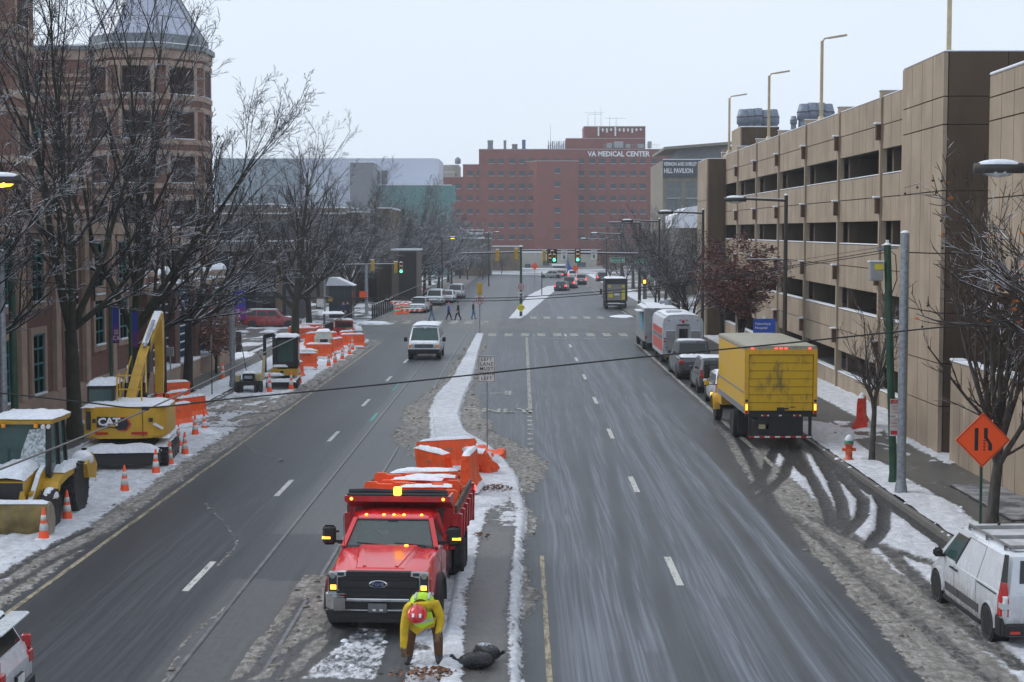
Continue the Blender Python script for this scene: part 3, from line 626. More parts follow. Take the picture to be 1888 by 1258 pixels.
roofbits('roof_tank', '', 'rooftop tank', [(899, 909, 259, 275, 'grey stubby tank at the corner of the hospital roof'), (928.5, 933.5, 259, 275, 'slim pale vent stack on the hospital roof'), (962.5, 969, 258, 275, 'blue tank on the hospital roof'), (944, 954, 266, 275, 'low rounded vent between the pale stack and the blue tank')], HY+5, 'tanks and vents on the hospital roof', mat('roof_tank_grey', (.2, .21, .22), .6))
for ob in COL.objects:
    if ob.get('label') == 'blue tank on the hospital roof':
        ob.data.materials[0] = mat('roof_tank_blue', (.05, .12, .3), .5)
q = M(); a = at(1010, 275, HY+6); 
for i in range(9):
    x = a.x+i*.62; q.bb(x, x+.4, HY+6, HY+8, a.z, a.z+1.2+.5*((i*7) % 3), FANM); q.cyl((x+.2, HY+6.5, a.z+1), (x+.2, HY+6.5, a.z+2.4), .12, SILVER)
tag(q.build('cooling_unit'), 'cluster of grey cooling units on the middle of the hospital roof', 'cooling unit')
q = M(); a = at(1118, 274, HY+5)
for i, (dx, wd, h) in enumerate(((0, 1.6, 1.4), (2.2, 2.6, 1.9), (5.6, 1.2, 1.1), (9, 1.8, 1.2), (12, 1.1, 2.0))): q.bb(a.x+dx, a.x+dx+wd, HY+3, HY+5, a.z, a.z+h, SILVER, ch=.1)
for i in range(28): q.cyl((a.x-1+i*.6, HY+2.5, a.z), (a.x-1+i*.6, HY+2.5, a.z+1.1), .04, STEEL, n=4)
q.bar((a.x-1, HY+2.5, a.z+1.1), (a.x+15.5, HY+2.5, a.z+1.1), .06, .06, STEEL); tag(q.build('rooftop_equipment'), 'pale boxes behind a railing above the white hospital lettering', 'rooftop equipment')
def antenna(px, pyt, pyb, Y, lab, arms=0):
    a, b = at(px, pyb, Y), at(px, pyt, Y); q = M(); q.cyl((0, 0, 0), (0, 0, b.z-a.z), .07, STEEL, .04, 5)
    for k in range(arms): z = (b.z-a.z)*(.86-.1*k); q.bar((-3+k, 0, z), (3-k, 0, z), .07, .07, STEEL)
    k = q.build('antenna'); k.location = a; tag(k, lab, 'antenna', 'antennas on the hospital roof')
for x, yt, yb, l, n in ((1097, 204, 234, 'antenna with crossbars on the hospital penthouse', 2), (1108, 197, 234, 'tallest plain antenna on the hospital penthouse', 0), (1084, 212, 236, 'plain antenna at the penthouse edge', 0), (1136, 216, 234, 'antenna with one crossbar farther along the penthouse', 1), (1124, 213, 234, 'short plain antenna in the middle of the penthouse', 0), (1015, 229, 262, 'lone antenna above the grey cooling units', 0)): antenna(x, yt, yb, HY+10, l, n)
a = at(1102, 234, HY+7.9); ao = thing('cell_antenna_rack', 'row of white panel antennas hung along the penthouse wall', 'antennas', (a.x, HY+7.4, a.z)); q = M(); q.bb(-.3, 13.5, .2, .28, -.9, -.8, STEEL); q.build('rail', ao)
for i in range(11):
    q = M(); h = (2.2, .9, 1.2, .7, 2.2, .8, 1.0, .9, 1.3, .8, .6)[i]; q.bb(i*1.24, i*1.24+.45, 0, .48, -.5-h, -.5+(.4 if i in (0, 4) else 0), LET); q.build('panel_antenna', ao)
# low entrance block, flags and the curved blue sign in front
o = thing('entrance_building', 'low pale beige building with ribbon windows at the foot of the hospital', 'building', (0, 420, 0)); m = M()
BEIGE = conc_mat('beige_concrete', (.36, .34, .29), .2); a, b = at(962, 466, 420), at(1100, 466, 420); m.bb(a.x, b.x, 420, 432, -1, a.z, BEIGE); m.bb(a.x, b.x, 419.9, 432, a.z+.01, a.z+.2, SNOW)
m.build('wall', o, loc=(0, -420, 0))
for x0, x1, y0, y1 in ((1001, 1013, 481, 490), (1020, 1045, 490, 500), (1064, 1080, 484, 492), (968, 978, 487, 497)):
    a, b = at(x0, y1, 419.9), at(x1, y0, 419.9); M().bb(a.x, b.x, 419.8-420, .05, a.z, b.z, WG).build('window', o)
a, b = at(1018, 489.5, 416), at(1046, 487.5, 416); M().bb(a.x, b.x, -6, 0, b.z-.4, b.z, SNOW).build('canopy', o)
m = M(); BLUE = mat('sign_blue', (.02, .10, .42), .4); Y = 300; pts = [(1046, 470), (1048, 482), (1052, 492), (1060, 499), (1063, 501), (1046, 501)]
m.prism([(at(x, y, Y).x, at(x, y, Y).z) for x, y in pts], 'y', Y, Y+.4, BLUE); m.bb(at(1062, 500, Y).x-2.0, at(1062, 500, Y).x-.1, Y+.1, Y+.3, at(0, 495, Y).z, at(0, 470, Y).z, BEIGE)
m.bb(at(1046, 500, Y).x, at(1063, 500, Y).x, Y+.02, Y+.38, 0, at(1046, 501, Y).z, CONC); tag(m.build('entrance_sign'), 'tall curved blue and pale sign at the far junction', 'sign')
# ---------- stone pavilion with a dark name panel ----------
o = thing('stone_pavilion', 'pale stone building with a dark lettered name panel beyond the garage', 'building', (0, 235, 0)); VL = (0, -235, 0); Y = 235; PST = conc_mat('pale_stone', (.25, .225, .185), .3)
a, b = at(1222, 296, Y), at(1400, 296, Y); m = M(); m.bb(a.x, b.x, Y, Y+22, -1, a.z, PST); m.build('wall', o, loc=VL)
PANEL = mat('name_panel', (.045, .06, .075), .5); a, b, = at(1222, 326, Y-.4), at(1285, 295, Y-.4); M().bb(a.x, b.x+4, Y-.4, Y-.02, a.z, b.z, PANEL).build('name_panel', o, loc=VL)
M().bb(a.x, b.x+4, Y-.45, Y, b.z, b.z+.12, SNOW).build('snow', o, loc=VL)
m = M(); p = at(1224, 303, Y-.45); m.text('VERNON AND SHIRLEY', p, (1, 0, 0), (0, 0, 1), .78, LET, .05, 'LEFT', sx=.60, bold=.02); p = at(1224, 315.5, Y-.45); m.text('HILL PAVILION', p, (1, 0, 0), (0, 0, 1), 1.0, LET, .05, 'LEFT', sx=.66, bold=.02); m.build('lettering', o, loc=VL)
for x in (1229, 1265, 1300):
    p = at(x+13, 366, Y-.1); window(o, 'pv', p.x, -.1, p.z, w=2.2, h=2.6, fr=PST, gl=mat('pale_glass', (.16, .18, .19), .15), nx=2, nz=2, snow=True)
for x in (1229, 1265): p = at(x+13, 400, Y-.1); window(o, 'pv', p.x, -.1, p.z)
m = M(); a, b, c, d = at(1225, 271, 240), at(1350, 261, 240), at(1350, 266, 240), at(1225, 276, 240)
m.prism([(a.x, a.z), (b.x, b.z), (c.x, c.z), (d.x, d.z)], 'y', 240, 262, PST); m.bb(at(1250, 290, 242).x, at(1352, 290, 242).x, 242, 258, 15, at(0, 270, 242).z, mat('penthouse_grey', (.2, .21, .22), .6)); m.build('roof', o, loc=VL)
m.__init__(); m.prism([(at(1228, 420, 225).x, 9), (at(1228, 400, 225).x, at(0, 400, 225).z), (at(1250, 386, 225).x, at(0, 386, 225).z), (at(1290, 380, 225).x, at(0, 380, 225).z), (at(1300, 420, 225).x, 9)], 'y', 212, 226, SNOW)
m.bb(at(1228, 420, 225).x, at(1300, 420, 225).x, 212.2, 226, -1, 9, mat('brown_wall', (.12, .09, .065), .9, dirt=.3)); tag(m.build('snowy_roof_building'), 'brown hall with a steep snow covered roof in front of the stone pavilion', 'building')
# ---------- pale boxes on the left skyline ----------
o = thing('white_panel_building', 'long white metal clad box with upright panel seams on the skyline', 'building', (0, 330, 0)); WH = mat('white_cladding', (.52, .56, .66), .4, var=.04)
m = M(); a, b = at(560, 341, 330), at(800, 292, 330)
n = 46
for i in range(n): x0 = a.x+(b.x-a.x)*i/n; x1 = a.x+(b.x-a.x)*(i+1)/n; m.bb(x0+.03, x1-.03, 330, 330.3, a.z-6, a.z+(b.z-a.z)*.6, WH); m.bb(x0+.03, x1-.03, 330, 330.3, a.z+(b.z-a.z)*.6+.05, b.z, WH)
m.loft([[(b.x, 330, a.z-6), (b.x+.95, 333, a.z-6), (b.x+.95, 350, a.z-6), (a.x, 350, a.z-6), (a.x, 330.2, a.z-6)], [(b.x, 330, b.z), (b.x+.95, 333, b.z), (b.x+.95, 350, b.z), (a.x, 350, b.z), (a.x, 330.2, b.z)]], WH); m.build('cladding', o, loc=(0, -330, 0))
for x in (694, 709): p = at(x, 340, 329.9); M().bb(-.6, .6, 0, .25, 0, 2.9, mat('recess_grey', (.14, .14, .14), .6)).build('recess', o, loc=(p.x, -.15, p.z))
o = thing('teal_glass_building', 'teal glass fronted building below the white panel box', 'building', (0, 322, 0)); TG = mat('teal_glass_wall', (.10, .26, .26), .25, var=.2); m = M()
a, b = at(683, 342, 322), at(832, 342, 322); m.bb(a.x, b.x, 322, 329.8, -1, a.z, TG)
for i in range(30): x = a.x+(b.x-a.x)*i/30; m.bb(x, x+.08, 321.95, 322.1, 0, a.z, CONC)
m.bb(a.x, b.x, 321.9, 330, a.z, a.z+.15, SNOW); a = at(832, 342, 321.6); b = at(838, 373, 321.6); m.bb(a.x, b.x, 321.6, 329, b.z, a.z, TG); m.build('glass_wall', o, loc=(0, -322, 0))
m = M(); block(m, 808, 845, 305, 480, 20, BEIGE); block(m, 810, 838, 318, 470, 8, BEIGE); m.lathe([(.1, 0), (.9, .2), (.9, 1.6), (.1, 2.2)], FANM, at(844, 303, 478), 10)
tag(m.build('beige_building'), 'pale beige block with a roof vent between the white box and the hospital', 'building')
m = M(); block(m, 395, 555, 293, 345, 20, mat('hazy_blue_wall', (.22, .27, .31), .5)); tag(m.build('grey_blue_building'), 'blue grey flat roofed building behind the trees on the skyline', 'building'); m = M(); block(m, 645, 688, 300, 312, 10, mat('hazy_grey_wall', (.20, .21, .23), .7)); tag(m.build('grey_block'), 'grey block standing in front of the white panel box', 'building')
# ---------- brown stone buildings on the far left side ----------
BRST = conc_mat('brown_stone', (.16, .115, .075), .4); BRST2 = conc_mat('grey_brown_stone', (.11, .09, .07), .4)
o = thing('brown_stone_hall', 'brown stone hall with tall ribbed end pier facing the crossing', 'building', (0, 185, 0)); BL = (0, -185, 0); Y = 185
m = M(); block(m, 694, 720, 385, Y-2, 14, BRST); block(m, 640, 680, 392, Y, 12, BRST); block(m, 680, 694, 388, Y+1, 11, mat('dark_recess', (.03, .033, .04), .5)); m.build('wall', o, loc=BL)
m = M()
for i in range(7): p = at(697+i*3.3, 400, Y-2.1); m.bb(p.x, p.x+.1, Y-2.12, Y-1.9, 1, p.z, BRST2)
for i in range(9): p = at(643+i*4, 400, Y-.1); m.bb(p.x, p.x+.12, Y-.12, Y, 1, p.z, BRST2)
m.build('rib', o, loc=BL)
o = thing('low_stone_wing', 'long low brown wing with snowy flat roofs behind the left trees', 'building', (0, 190, 0)); m = M(); block(m, 392, 640, 395, 190, 12, BRST2); block(m, 400, 520, 378, 202, 15, BRST2); block(m, 520, 645, 384, 198, 10, BRST); block(m, 575, 655, 470, 178, 8, BRST2); m.build('wall', o, loc=(0, -190, 0))
for i in range(11): p = at(408+i*21, 440, 189.9); window(o, 'lw', p.x, -.1, p.z, w=1.4, h=2.0, fr=WF, gl=WG, nx=2, nz=3)
for i in range(9): p = at(420+i*21, 500, 189.9); window(o, 'lw', p.x, -.1, p.z)
m = M(); block(m, 722, 768, 462, 176, 9, BRST2); q = at(735, 500, 175.9); m.bb(q.x, q.x+2, 175.9, 176.1, 1, 6, BLACK); tag(m.build('stone_annex'), 'square grey brown annex with a snowy top left of the parked cars', 'building')
m = M(); block(m, 838, 905, 430, 330, 12, BRST2); block(m, 855, 890, 425, 322, 6, BRST); m.build
a = at(845, 422, 321); m.bb(a.x, at(893, 422, 321).x, 321, 322.8, at(0, 441, 321).z, at(0, 437, 321).z, SNOW); m.tube([at(840, 427, 321), at(850, 421, 321), at(860, 425, 321), at(866, 431, 321), at(890, 431, 321)], .28, SNOW)
tag(m.build('curved_roof_building'), 'far building with a white scrolled roof edge behind the trees', 'building')
m = M(); block(m, 770, 900, 440, 360, 10, BRST2); tag(m.build('far_brown_building'), 'low brown building behind the bare trees left of the hospital', 'building'); m = M(); block(m, 905, 960, 455, 380, 10, BRST); tag(m.build('far_brown_building'), 'small brown building in front of the hospital beside the centre signal mast', 'building')
# ---------- brick building with bands on the left ----------
def ngon(cx, cy, r, n, rot): return [(cx+r*math.cos(rot+2*PI*i/n), cy+r*math.sin(rot+2*PI*i/n)) for i in range(n)]
def tower(name, lab, cx, cy, r, floors, z0, fh, ztop, wk, rot=PI/8, n=8):
    o = thing(name, lab, 'building', (cx, cy, 0)); P = ngon(0, 0, r, n, rot); st = .09
    m = M(); m.loft([[(x, y, -1) for x, y in P], [(x, y, ztop) for x, y in P]], BRICK); m.build('wall', o)
    def ring(m, za, zb, ma, e=st):
        Q = ngon(0, 0, r+e, n, rot); m.loft([[(x, y, za) for x, y in Q], [(x, y, zb) for x, y in Q]], ma)
    for k in range(floors):
        z = z0+k*fh; m = M(); ring(m, z-.42, z-.02, STONE); ring(m, z+wk['h']+.05, z+wk['h']+.42, STONE)
        m.build('stone_band', o)
        for i in range(n):
            a, b = Vector(P[i]), Vector(P[(i+1) % n]); mid = (a+b)/2; nn = mid.normalized()
            if nn.y > .45: continue
            ang = math.atan2(nn.x, -nn.y); pos = mid+nn*.02
            d = (b-a).normalized()
            for s in ((-.27, .27) if wk.get('two') else (0,)):
                q = pos+d*(b-a).length*s; wk2 = {k_: v_ for k_, v_ in wk.items() if k_ != 'two'}; window(o, name, q.x, q.y, z, ang, **wk2)
    m = M(); ring(m, ztop-1.1, ztop-.35, STONE, .12); ring(m, ztop-.35, ztop+.05, mat('cornice_metal', (.16, .18, .19), .5), .35); m.build('cornice', o)
    m = M(); ring(m, ztop+.055, ztop+.14, SNOW, .3); m.build('roof_snow', o); return o
wkA = dict(w=2.35, h=2.25, fr=WF, gl=mat('tower_glass', (.09, .095, .105), .15, var=.5, scale=1.2), nx=1, nz=1, sur=STONE, sw=.28, two=False)
T = tower('octagonal_brick_tower', 'octagonal brick corner building with stone bands under a glass pyramid roof', -31.2, 132, 5.15, 5, 4.8, 3.6, 23.2, wkA)
q = M(); Pb = ngon(0, 0, 4.95, 8, PI/8); m1 = mat('pyramid_curb', (.15, .17, .19), .5); q.loft([[(x, y, 23.2) for x, y in Pb], [(x, y, 24.1) for x, y in Pb]], m1); q.build('roof_curb', T)
Pp = ngon(0, 0, 4.7, 8, PI/8); q = M(); ap = (0, 0, 31.8)
PGL = mat('pyramid_glass', (.42, .45, .56), .25, var=.06)
for i in range(8): a, b = Pp[i], Pp[(i+1) % 8]; q.add([(a[0], a[1], 24.1), (b[0], b[1], 24.1), ap], [(0, 1, 2)], PGL)
q.add([(x, y, 24.1) for x, y in Pp], [tuple(range(8))[::-1]], PGL); rf = q.build('pyramid_roof', T); q = M()
for i in range(8):
    a, b = Pp[i], Pp[(i+1) % 8]; q.bar((a[0], a[1], 24.1), ap, .16, .16, m1)
    for k in (1, 2, 3):
        f = k/4; s0 = (a[0]*(1-f)+b[0]*f, a[1]*(1-f)+b[1]*f, 24.12); q.bar(s0, (0, 0, 31.7), .05, .05, m1)
    for k in (1, 2, 3, 4): f = k/5; q.bar((a[0]*(1-f), a[1]*(1-f), 24.1+7.7*f), (b[0]*(1-f), b[1]*(1-f), 24.1+7.7*f), .06, .06, m1)
q.build('glazing_bar', rf)
# link wing between the towers
o = thing('brick_wing', 'striped brick wing with teal windows joining the two brick towers', 'building', (-38.6, 129, 0)); m = M(); m.bb(-16, 3.2, 0, 12, -1, 22.9, BRICK); m.build('wall', o)
m = M()
for k in range(5):
    z = 4.8+k*3.6
    for j in range(4): m.bb(-16, 3.2, -.06, .02, z-.35+j*.62, z-.1+j*.62, STONE)
m.bb(-16, 3.2, -.1, .02, 22.1, 22.9, STONE); m.bb(-16, 3.2, -.3, .02, 22.9, 23.2, m1); m.bb(-16, 3.2, -.3, 2, 23.21, 23.3, SNOW)
m.build('stone_band', o); m = M()
for i in range(4): m.cyl((-9+i*3, .5, 23.2), (-9+i*3, .5, 24.2), .05, STEEL, n=5)
m.bar((-9, .5, 24.2), (0, .5, 24.2), .07, .07, STEEL); m.build('railing', o)
for k in range(5): window(o, 'wing', -2.6, -.08, 4.8+k*3.6, 0, w=3.2, h=1.9, fr=WTEAL, gl=GLASSG, nx=3, nz=2)
for k in range(5): window(o, 'wing', -8, -.08, 4.8+k*3.6, 0)
wkB = dict(w=1.9, h=2.5, fr=WF, gl=mat('tower_glass2', (.11, .11, .10), .12), nx=1, nz=1, sur=STONE, sw=.3, two=False)
tower('near_brick_tower', 'nearest brick tower with stone banding rising past the top of the view', -35.6, 94, 6.2, 6, 4.6, 3.85, 28, wkB)
# lower brick front along the sidewalk
o = thing('brick_street_wall', 'brick and tan stone street front with tall teal windows behind the big bare trees', 'building', (-17.6, 58, 0)); LL = (17.6, -58, 0)
m = M(); m.bb(-24, -17.6, 40, 70.5, 1.7, 7.6, BRICK); m.build('wall', o, loc=LL); m = M(); m.bb(-24, -17.5, 40, 70.6, -.1, 1.7, STONE); m.build('plinth', o, loc=LL)
m = M(); m.bb(-24, -17.45, 40, 70.6, 7.6, 8.1, STONE); m.build('cornice', o, loc=LL)
m = M()
for y in (50.5, 54.5, 58.6, 62.6, 66.7, 70.2): m.bb(-17.8, -17.42, y-.3, y+.3, 1.7, 7.59, STONE)
m.build('pilaster', o, loc=LL)
for y in (48.5, 52.6, 56.5, 60.6, 64.7, 68.6): window(o, 'sw', .02, y-58, 1.75 if y < 58 else 3.0, PI/2, w=1.35, h=2.2, fr=WTEAL, gl=GLASS, nx=2, nz=4, sur=STONE, sw=.25)
for y in (48.5, 52.6, 56.5, 60.6, 64.7, 68.6): window(o, 'sw', .02, y-58, 5.1, PI/2)
# brick piers with blue grilles and snow capped balls
GRB = mat('blue_grille_paint', (.015, .06, .13), .5)
o = thing('garden_screen', 'brick piers carrying snow capped balls with blue grilles on a stone planter', 'fence', (-17.4, 80, 0)); LL = (17.4, -80, 0)
yy = [72.5, 78.3, 83.2, 87.5, 92]
for y in yy:
    m = M(); m.bb(-18.4, -17.3, y-.55, y+.55, 0, 4.9, BRICKD); m.bb(-18.42, -17.28, y-.57, y+.57, 0, 1.2, STONE); m.bb(-18.5, -17.2, y-.65, y+.65, 4.9, 5.15, STONE); m.ball((-17.85, y, 5.55), .42, STONE)
    p = m.build('pier', o, loc=LL); m = M(); snowcap(m, -18.5, -17.2, y-.65, y+.65, 5.15, .1); m.ball((-17.85, y, 5.62), (.46, .46, .42), SNOW, z0=0); m.build('snow', p)
for a, b in zip(yy[:-1], yy[1:]):
    m = M(); y = a+.6
    while y < b-.6: m.bb(-17.75, -17.7, y, y+.04, 1.1, 4.7, GRB); y += .16
    for k in range(9): m.bb(-17.8, -17.66, a+.55, b-.55, 1.15+k*.42, 1.21+k*.42, GRB)
    m.bb(-17.95, -17.85, a+.5, b-.5, 1.1, 4.75, mat('grille_backing', (.012, .035, .07), .7)); gr = m.build('grille', o, loc=LL); m = M()
    for k in range(9): m.bb(-17.82, -17.64, a+.56, b-.56, 1.213+k*.42, 1.26+k*.42, SNOW)
    m.build('grille_snow', gr)
    m = M(); m.bb(-18.1, -17.1, a+.55, b-.55, 0, 1.05, STONE); m.build('planter', o, loc=LL); m = M(); snowcap(m, -18.1, -17.05, a+.55, b-.55, 1.05, .14); m.build('planter_snow', o, loc=LL)
for (a, b) in ((-22.4, 97), ):
    o = thing('shop_building', 'dark recessed ground floor behind the red car under the far trees', 'building', (a, b, 0)); m = M(); m.bb(-12, 2, 38, 52, -1, 8.2, mat('dark_shop_wall', (.04, .04, .042), .7)); m.bb(-12, 2.2, 37.6, 52, 6.4, 7.2, CONC); m.bb(-12, 2.2, 37.5, 52, 7.21, 7.35, SNOW); m.build('wall', o)
    for i in range(6): m = M(); m.bb(-11+i*2.2, -9.4+i*2.2, 37.9, 38.0, .4, 3.4, GLASS); m.build('window', o)
    for i in range(4): m = M(); m.bb(-9.6+i*3.6, -9.1+i*3.6, 37.3, 37.9, 0, 6.4, BRST); m.build('pillar', o)
# ---------- bare trees ----------
def bark(name, c, snow=True, lo=.30, hi=.62, amt=.62):
    q = N(name); g = q.n('NewGeometry'); p = g.outputs['Position']; z = q.n('SeparateXYZ'); q.l(g.outputs['Normal'], z.inputs[0])
    n = q.noise(q.sc(p, 1, 1, .25), 12, 5, .6); col = q.mix(q.ss(n, .3, .7), tuple(x*.6 for x in c), tuple(x*1.3 for x in c))
    if snow:
        s = q.math('MULTIPLY', q.ss(z.outputs[2], lo, hi), q.ss(q.noise(p, 1.1, 4, .6), amt-.16, amt+.0)); col = q.mix(s, col, (.72, .75, .82))
    q.set(col, .9); return q.m
BARK = bark('bark', (.022, .019, .016), amt=.50); BARKM = bark('mossy_bark', (.026, .028, .015), lo=.5, hi=.8, amt=.6); TWIG = bark('twig_bark', (.018, .014, .012), lo=.5, hi=.8, amt=.52)
BARKG = bark('grey_bark', (.075, .068, .06), lo=.4, hi=.7, amt=.6); TWIGB = bark('brown_twigs', (.06, .042, .032), amt=.62); TWIGS = bark('snowy_twigs', (.026, .023, .021), lo=.5, hi=.85, amt=.50)
class Seg:
    def __init__(s): s.v = []; s.f = []
    def tube(s, pts, rad, n):
        o = len(s.v)
        for i, p in enumerate(pts):
            d = pts[min(i+1, len(pts)-1)]-pts[max(i-1, 0)]; x, y = frame(d)
            for k in range(n): s.v.append(tuple(p+(x*math.cos(2*PI*k/n)+y*math.sin(2*PI*k/n))*rad[i]))
        for i in range(len(pts)-1):
            for k in range(n): a = o+i*n+k; b = o+i*n+(k+1) % n; s.f.append((a, b, b+n, a+n))
    def obj(s, name, parent, ma):
        me = bpy.data.meshes.new(name); me.from_pydata(s.v, [], s.f); me.materials.append(ma)
        me.polygons.foreach_set('use_smooth', [True]*len(s.f)); ob = bpy.data.objects.new(name, me); COL.objects.link(ob); ob.parent = parent; return ob
def limb(rnd, a, d, L, up, wob, k):
    pts = [a]; d = d.normalized()
    for i in range(k):
        d = (d+Vector((rnd.uniform(-wob, wob), rnd.uniform(-wob, wob), rnd.uniform(-wob, wob)*.7+up))).normalized(); pts.append(pts[-1]+d*(L/k))
    return pts
def grow(rnd, T, C, pts, r0, r1, lev, P, leaves=None):
    k = len(pts)-1; rad = [r0+(r1-r0)*i/k for i in range(k+1)]
    (T if lev == 0 else C).tube(pts, rad, 7 if r0 > .06 else (5 if r0 > .025 else 3))
    if lev >= P['levels']:
        if leaves is not None:
            for p in pts[1:]: leaves.append(p)
        return
    L = sum((pts[i+1]-pts[i]).length for i in range(k)); nch = P['n'][lev]
    for j in range(nch):
        t = P['t0'][lev]+(1-P['t0'][lev])*(j+rnd.random()*.8)/nch; t = min(t, .995); i = min(int(t*k), k-1); f = t*k-i
        a = pts[i].lerp(pts[i+1], f); d = (pts[i+1]-pts[i]).normalized(); x, y = frame(d); ph = rnd.uniform(0, 2*PI)+j*2.4
        an = R(rnd.uniform(*P['ang'][lev])); dd = d*math.cos(an)+(x*math.cos(ph)+y*math.sin(ph))*math.sin(an)
        if dd.z < P.get('minz', -.3): dd.z = abs(dd.z)*.3
        l = L*rnd.uniform(*P['len'][lev])*(1-.45*t if lev else 1); r = max(rad[i]*rnd.uniform(.47, .64), .010)
        grow(rnd, T, C, limb(rnd, a, dd, l, P['up'][lev], P['wob'], P['seg'][lev]), r, max(r*.35, .0065), lev+1, P, leaves)
def tree(name, lab, cat, loc, seed, P, H, r, bk, tw, group=None, rz=0, forks=4, fh=3.0, spread=(18, 34), lean=(0, 0), leaf=None, fl=1.0, dirs=None):
    rnd = random.Random(seed); o = thing(name, lab, cat, loc, rz, group); T, C = Seg(), Seg(); lv = [] if leaf else None
    tr = limb(rnd, Vector((0, 0, -.05)), Vector((lean[0], lean[1], 1)), fh, 0, .04, 5); n = len(tr)-1
    T.tube(tr, [r*(1.25-.35*i/n) if i else r*1.5 for i in range(n+1)], 9)
    for j in range(forks):
        ph = (2*PI*j/forks+rnd.uniform(-.4, .4)) if dirs is None else R(dirs[j][0]); an = R(rnd.uniform(*spread)) if dirs is None else R(dirs[j][1]); ll = 1 if dirs is None else dirs[j][2]
        d = Vector((math.sin(an)*math.cos(ph), math.sin(an)*math.sin(ph), math.cos(an))); s = tr[-1-(j % 2)] if j > 1 else tr[-1]
        rr = r*rnd.uniform(.55, .75); L = (H-fh)*rnd.uniform(.85, 1.0)*ll*fl*(1.02 if an < R(25) else .70)
        grow(rnd, T, C, limb(rnd, s, d, L, P['ups'], P['wob']*.6, 9), rr, rr*.16, 0, P, lv)
    T.obj('trunk', o, bk); C.obj('crown', o, tw)
    if leaf:
        lm, cnt, sz = leaf; m = M(); vs = []; fs = []
        for p in lv:
            for _ in range(cnt):
                c = p+Vector((rnd.gauss(0, .14), rnd.gauss(0, .14), rnd.gauss(0, .11))); u = Vector((rnd.uniform(-1, 1), rnd.uniform(-1, 1), rnd.uniform(-1, 1))).normalized(); x, y = frame(u); s_ = sz*rnd.uniform(.6, 1.3); k = len(vs)
                vs += [tuple(c-x*s_), tuple(c+y*s_*.45), tuple(c+x*s_), tuple(c-y*s_*.45)]; fs.append((k, k+1, k+2, k+3))
        m.add(vs, fs, lm); m.build('foliage', o)
    return o
VASE = dict(levels=4, n=[9, 6, 5, 4], t0=[.18, .15, .12, .1], ang=[(16, 38), (20, 45), (22, 50), (25, 55)], len=[(.34, .62), (.34, .6), (.35, .6), (.4, .7)], up=[.05, .045, .04, .03], ups=.015, wob=.13, seg=[6, 4, 3, 2])
MID = dict(levels=3, n=[10, 9, 7], t0=[.15, .12, .1], ang=[(20, 45), (24, 50), (25, 55)], len=[(.32, .6), (.34, .6), (.35, .65)], up=[.05, .04, .03], ups=.01, wob=.15, seg=[5, 4, 2])
FARP = dict(levels=3, n=[8, 7, 6], t0=[.12, .1, .1], ang=[(22, 50), (25, 55), (25, 60)], len=[(.35, .65), (.38, .65), (.4, .7)], up=[.05, .04, .03], ups=.0, wob=.16, seg=[4, 3, 2])
GT = 'bare street trees along the left construction strip'
# the big vase shaped trees of the left strip
tree('street_tree', 'big bare tree with a twin trunk behind the backhoe loader and excavator', 'tree', (-16.3, 56.5, .12), 11, VASE, 16.5, .24, BARKM, TWIG, GT, forks=5, fh=4.0, dirs=[(100, 8, 1), (180, 16, 1), (20, 30, .95), (-60, 22, .9), (5, 48, .62)])
tree('street_tree', 'big bare tree rising behind the yellow excavator with a blue banner beside it', 'tree', (-15.6, 62.5, .12), 23, VASE, 17.2, .23, BARKM, TWIG, GT, forks=6, fh=3.6, dirs=[(0, 30, 1.0), (60, 12, 1), (170, 22, 1), (-80, 20, .9), (10, 46, .78), (-10, 58, .6)])
tree('street_tree', 'bare tree behind the garden screen with long limbs reaching over the road', 'tree', (-15.9, 74, .12), 37, VASE, 12.6, .2, BARK, TWIG, GT, forks=5, fh=3.2, dirs=[(0, 40, 1), (40, 18, 1), (150, 20, 1), (-70, 30, .9), (-5, 58, .8)])
tree('street_tree', 'tall bare tree with a mossy trunk beside the small excavator', 'tree', (-16.0, 110, .12), 41, VASE, 14.0, .27, BARKM, TWIGS, GT, forks=6, fh=3.0, dirs=[(0, 30, .9), (70, 10, 1), (180, 28, .9), (-60, 24, .9), (8, 52, .72), (172, 50, .7)])
tree('street_tree', 'bare tree just left of the frame spreading snowy limbs into the corner', 'tree', (-19.2, 50, .12), 53, VASE, 13, .22, BARK, TWIG, GT, forks=5, fh=3.4, dirs=[(20, 34, 1), (-30, 40, .9), (90, 18, 1), (10, 55, .8), (150, 30, .8)])
tree('street_tree', 'second mossy trunk with snowy branches just beyond the tall bare tree', 'tree', (-16.2, 119, .12), 59, VASE, 12.5, .22, BARK, TWIGS, GT, forks=5, fh=3.2, spread=(18, 46))
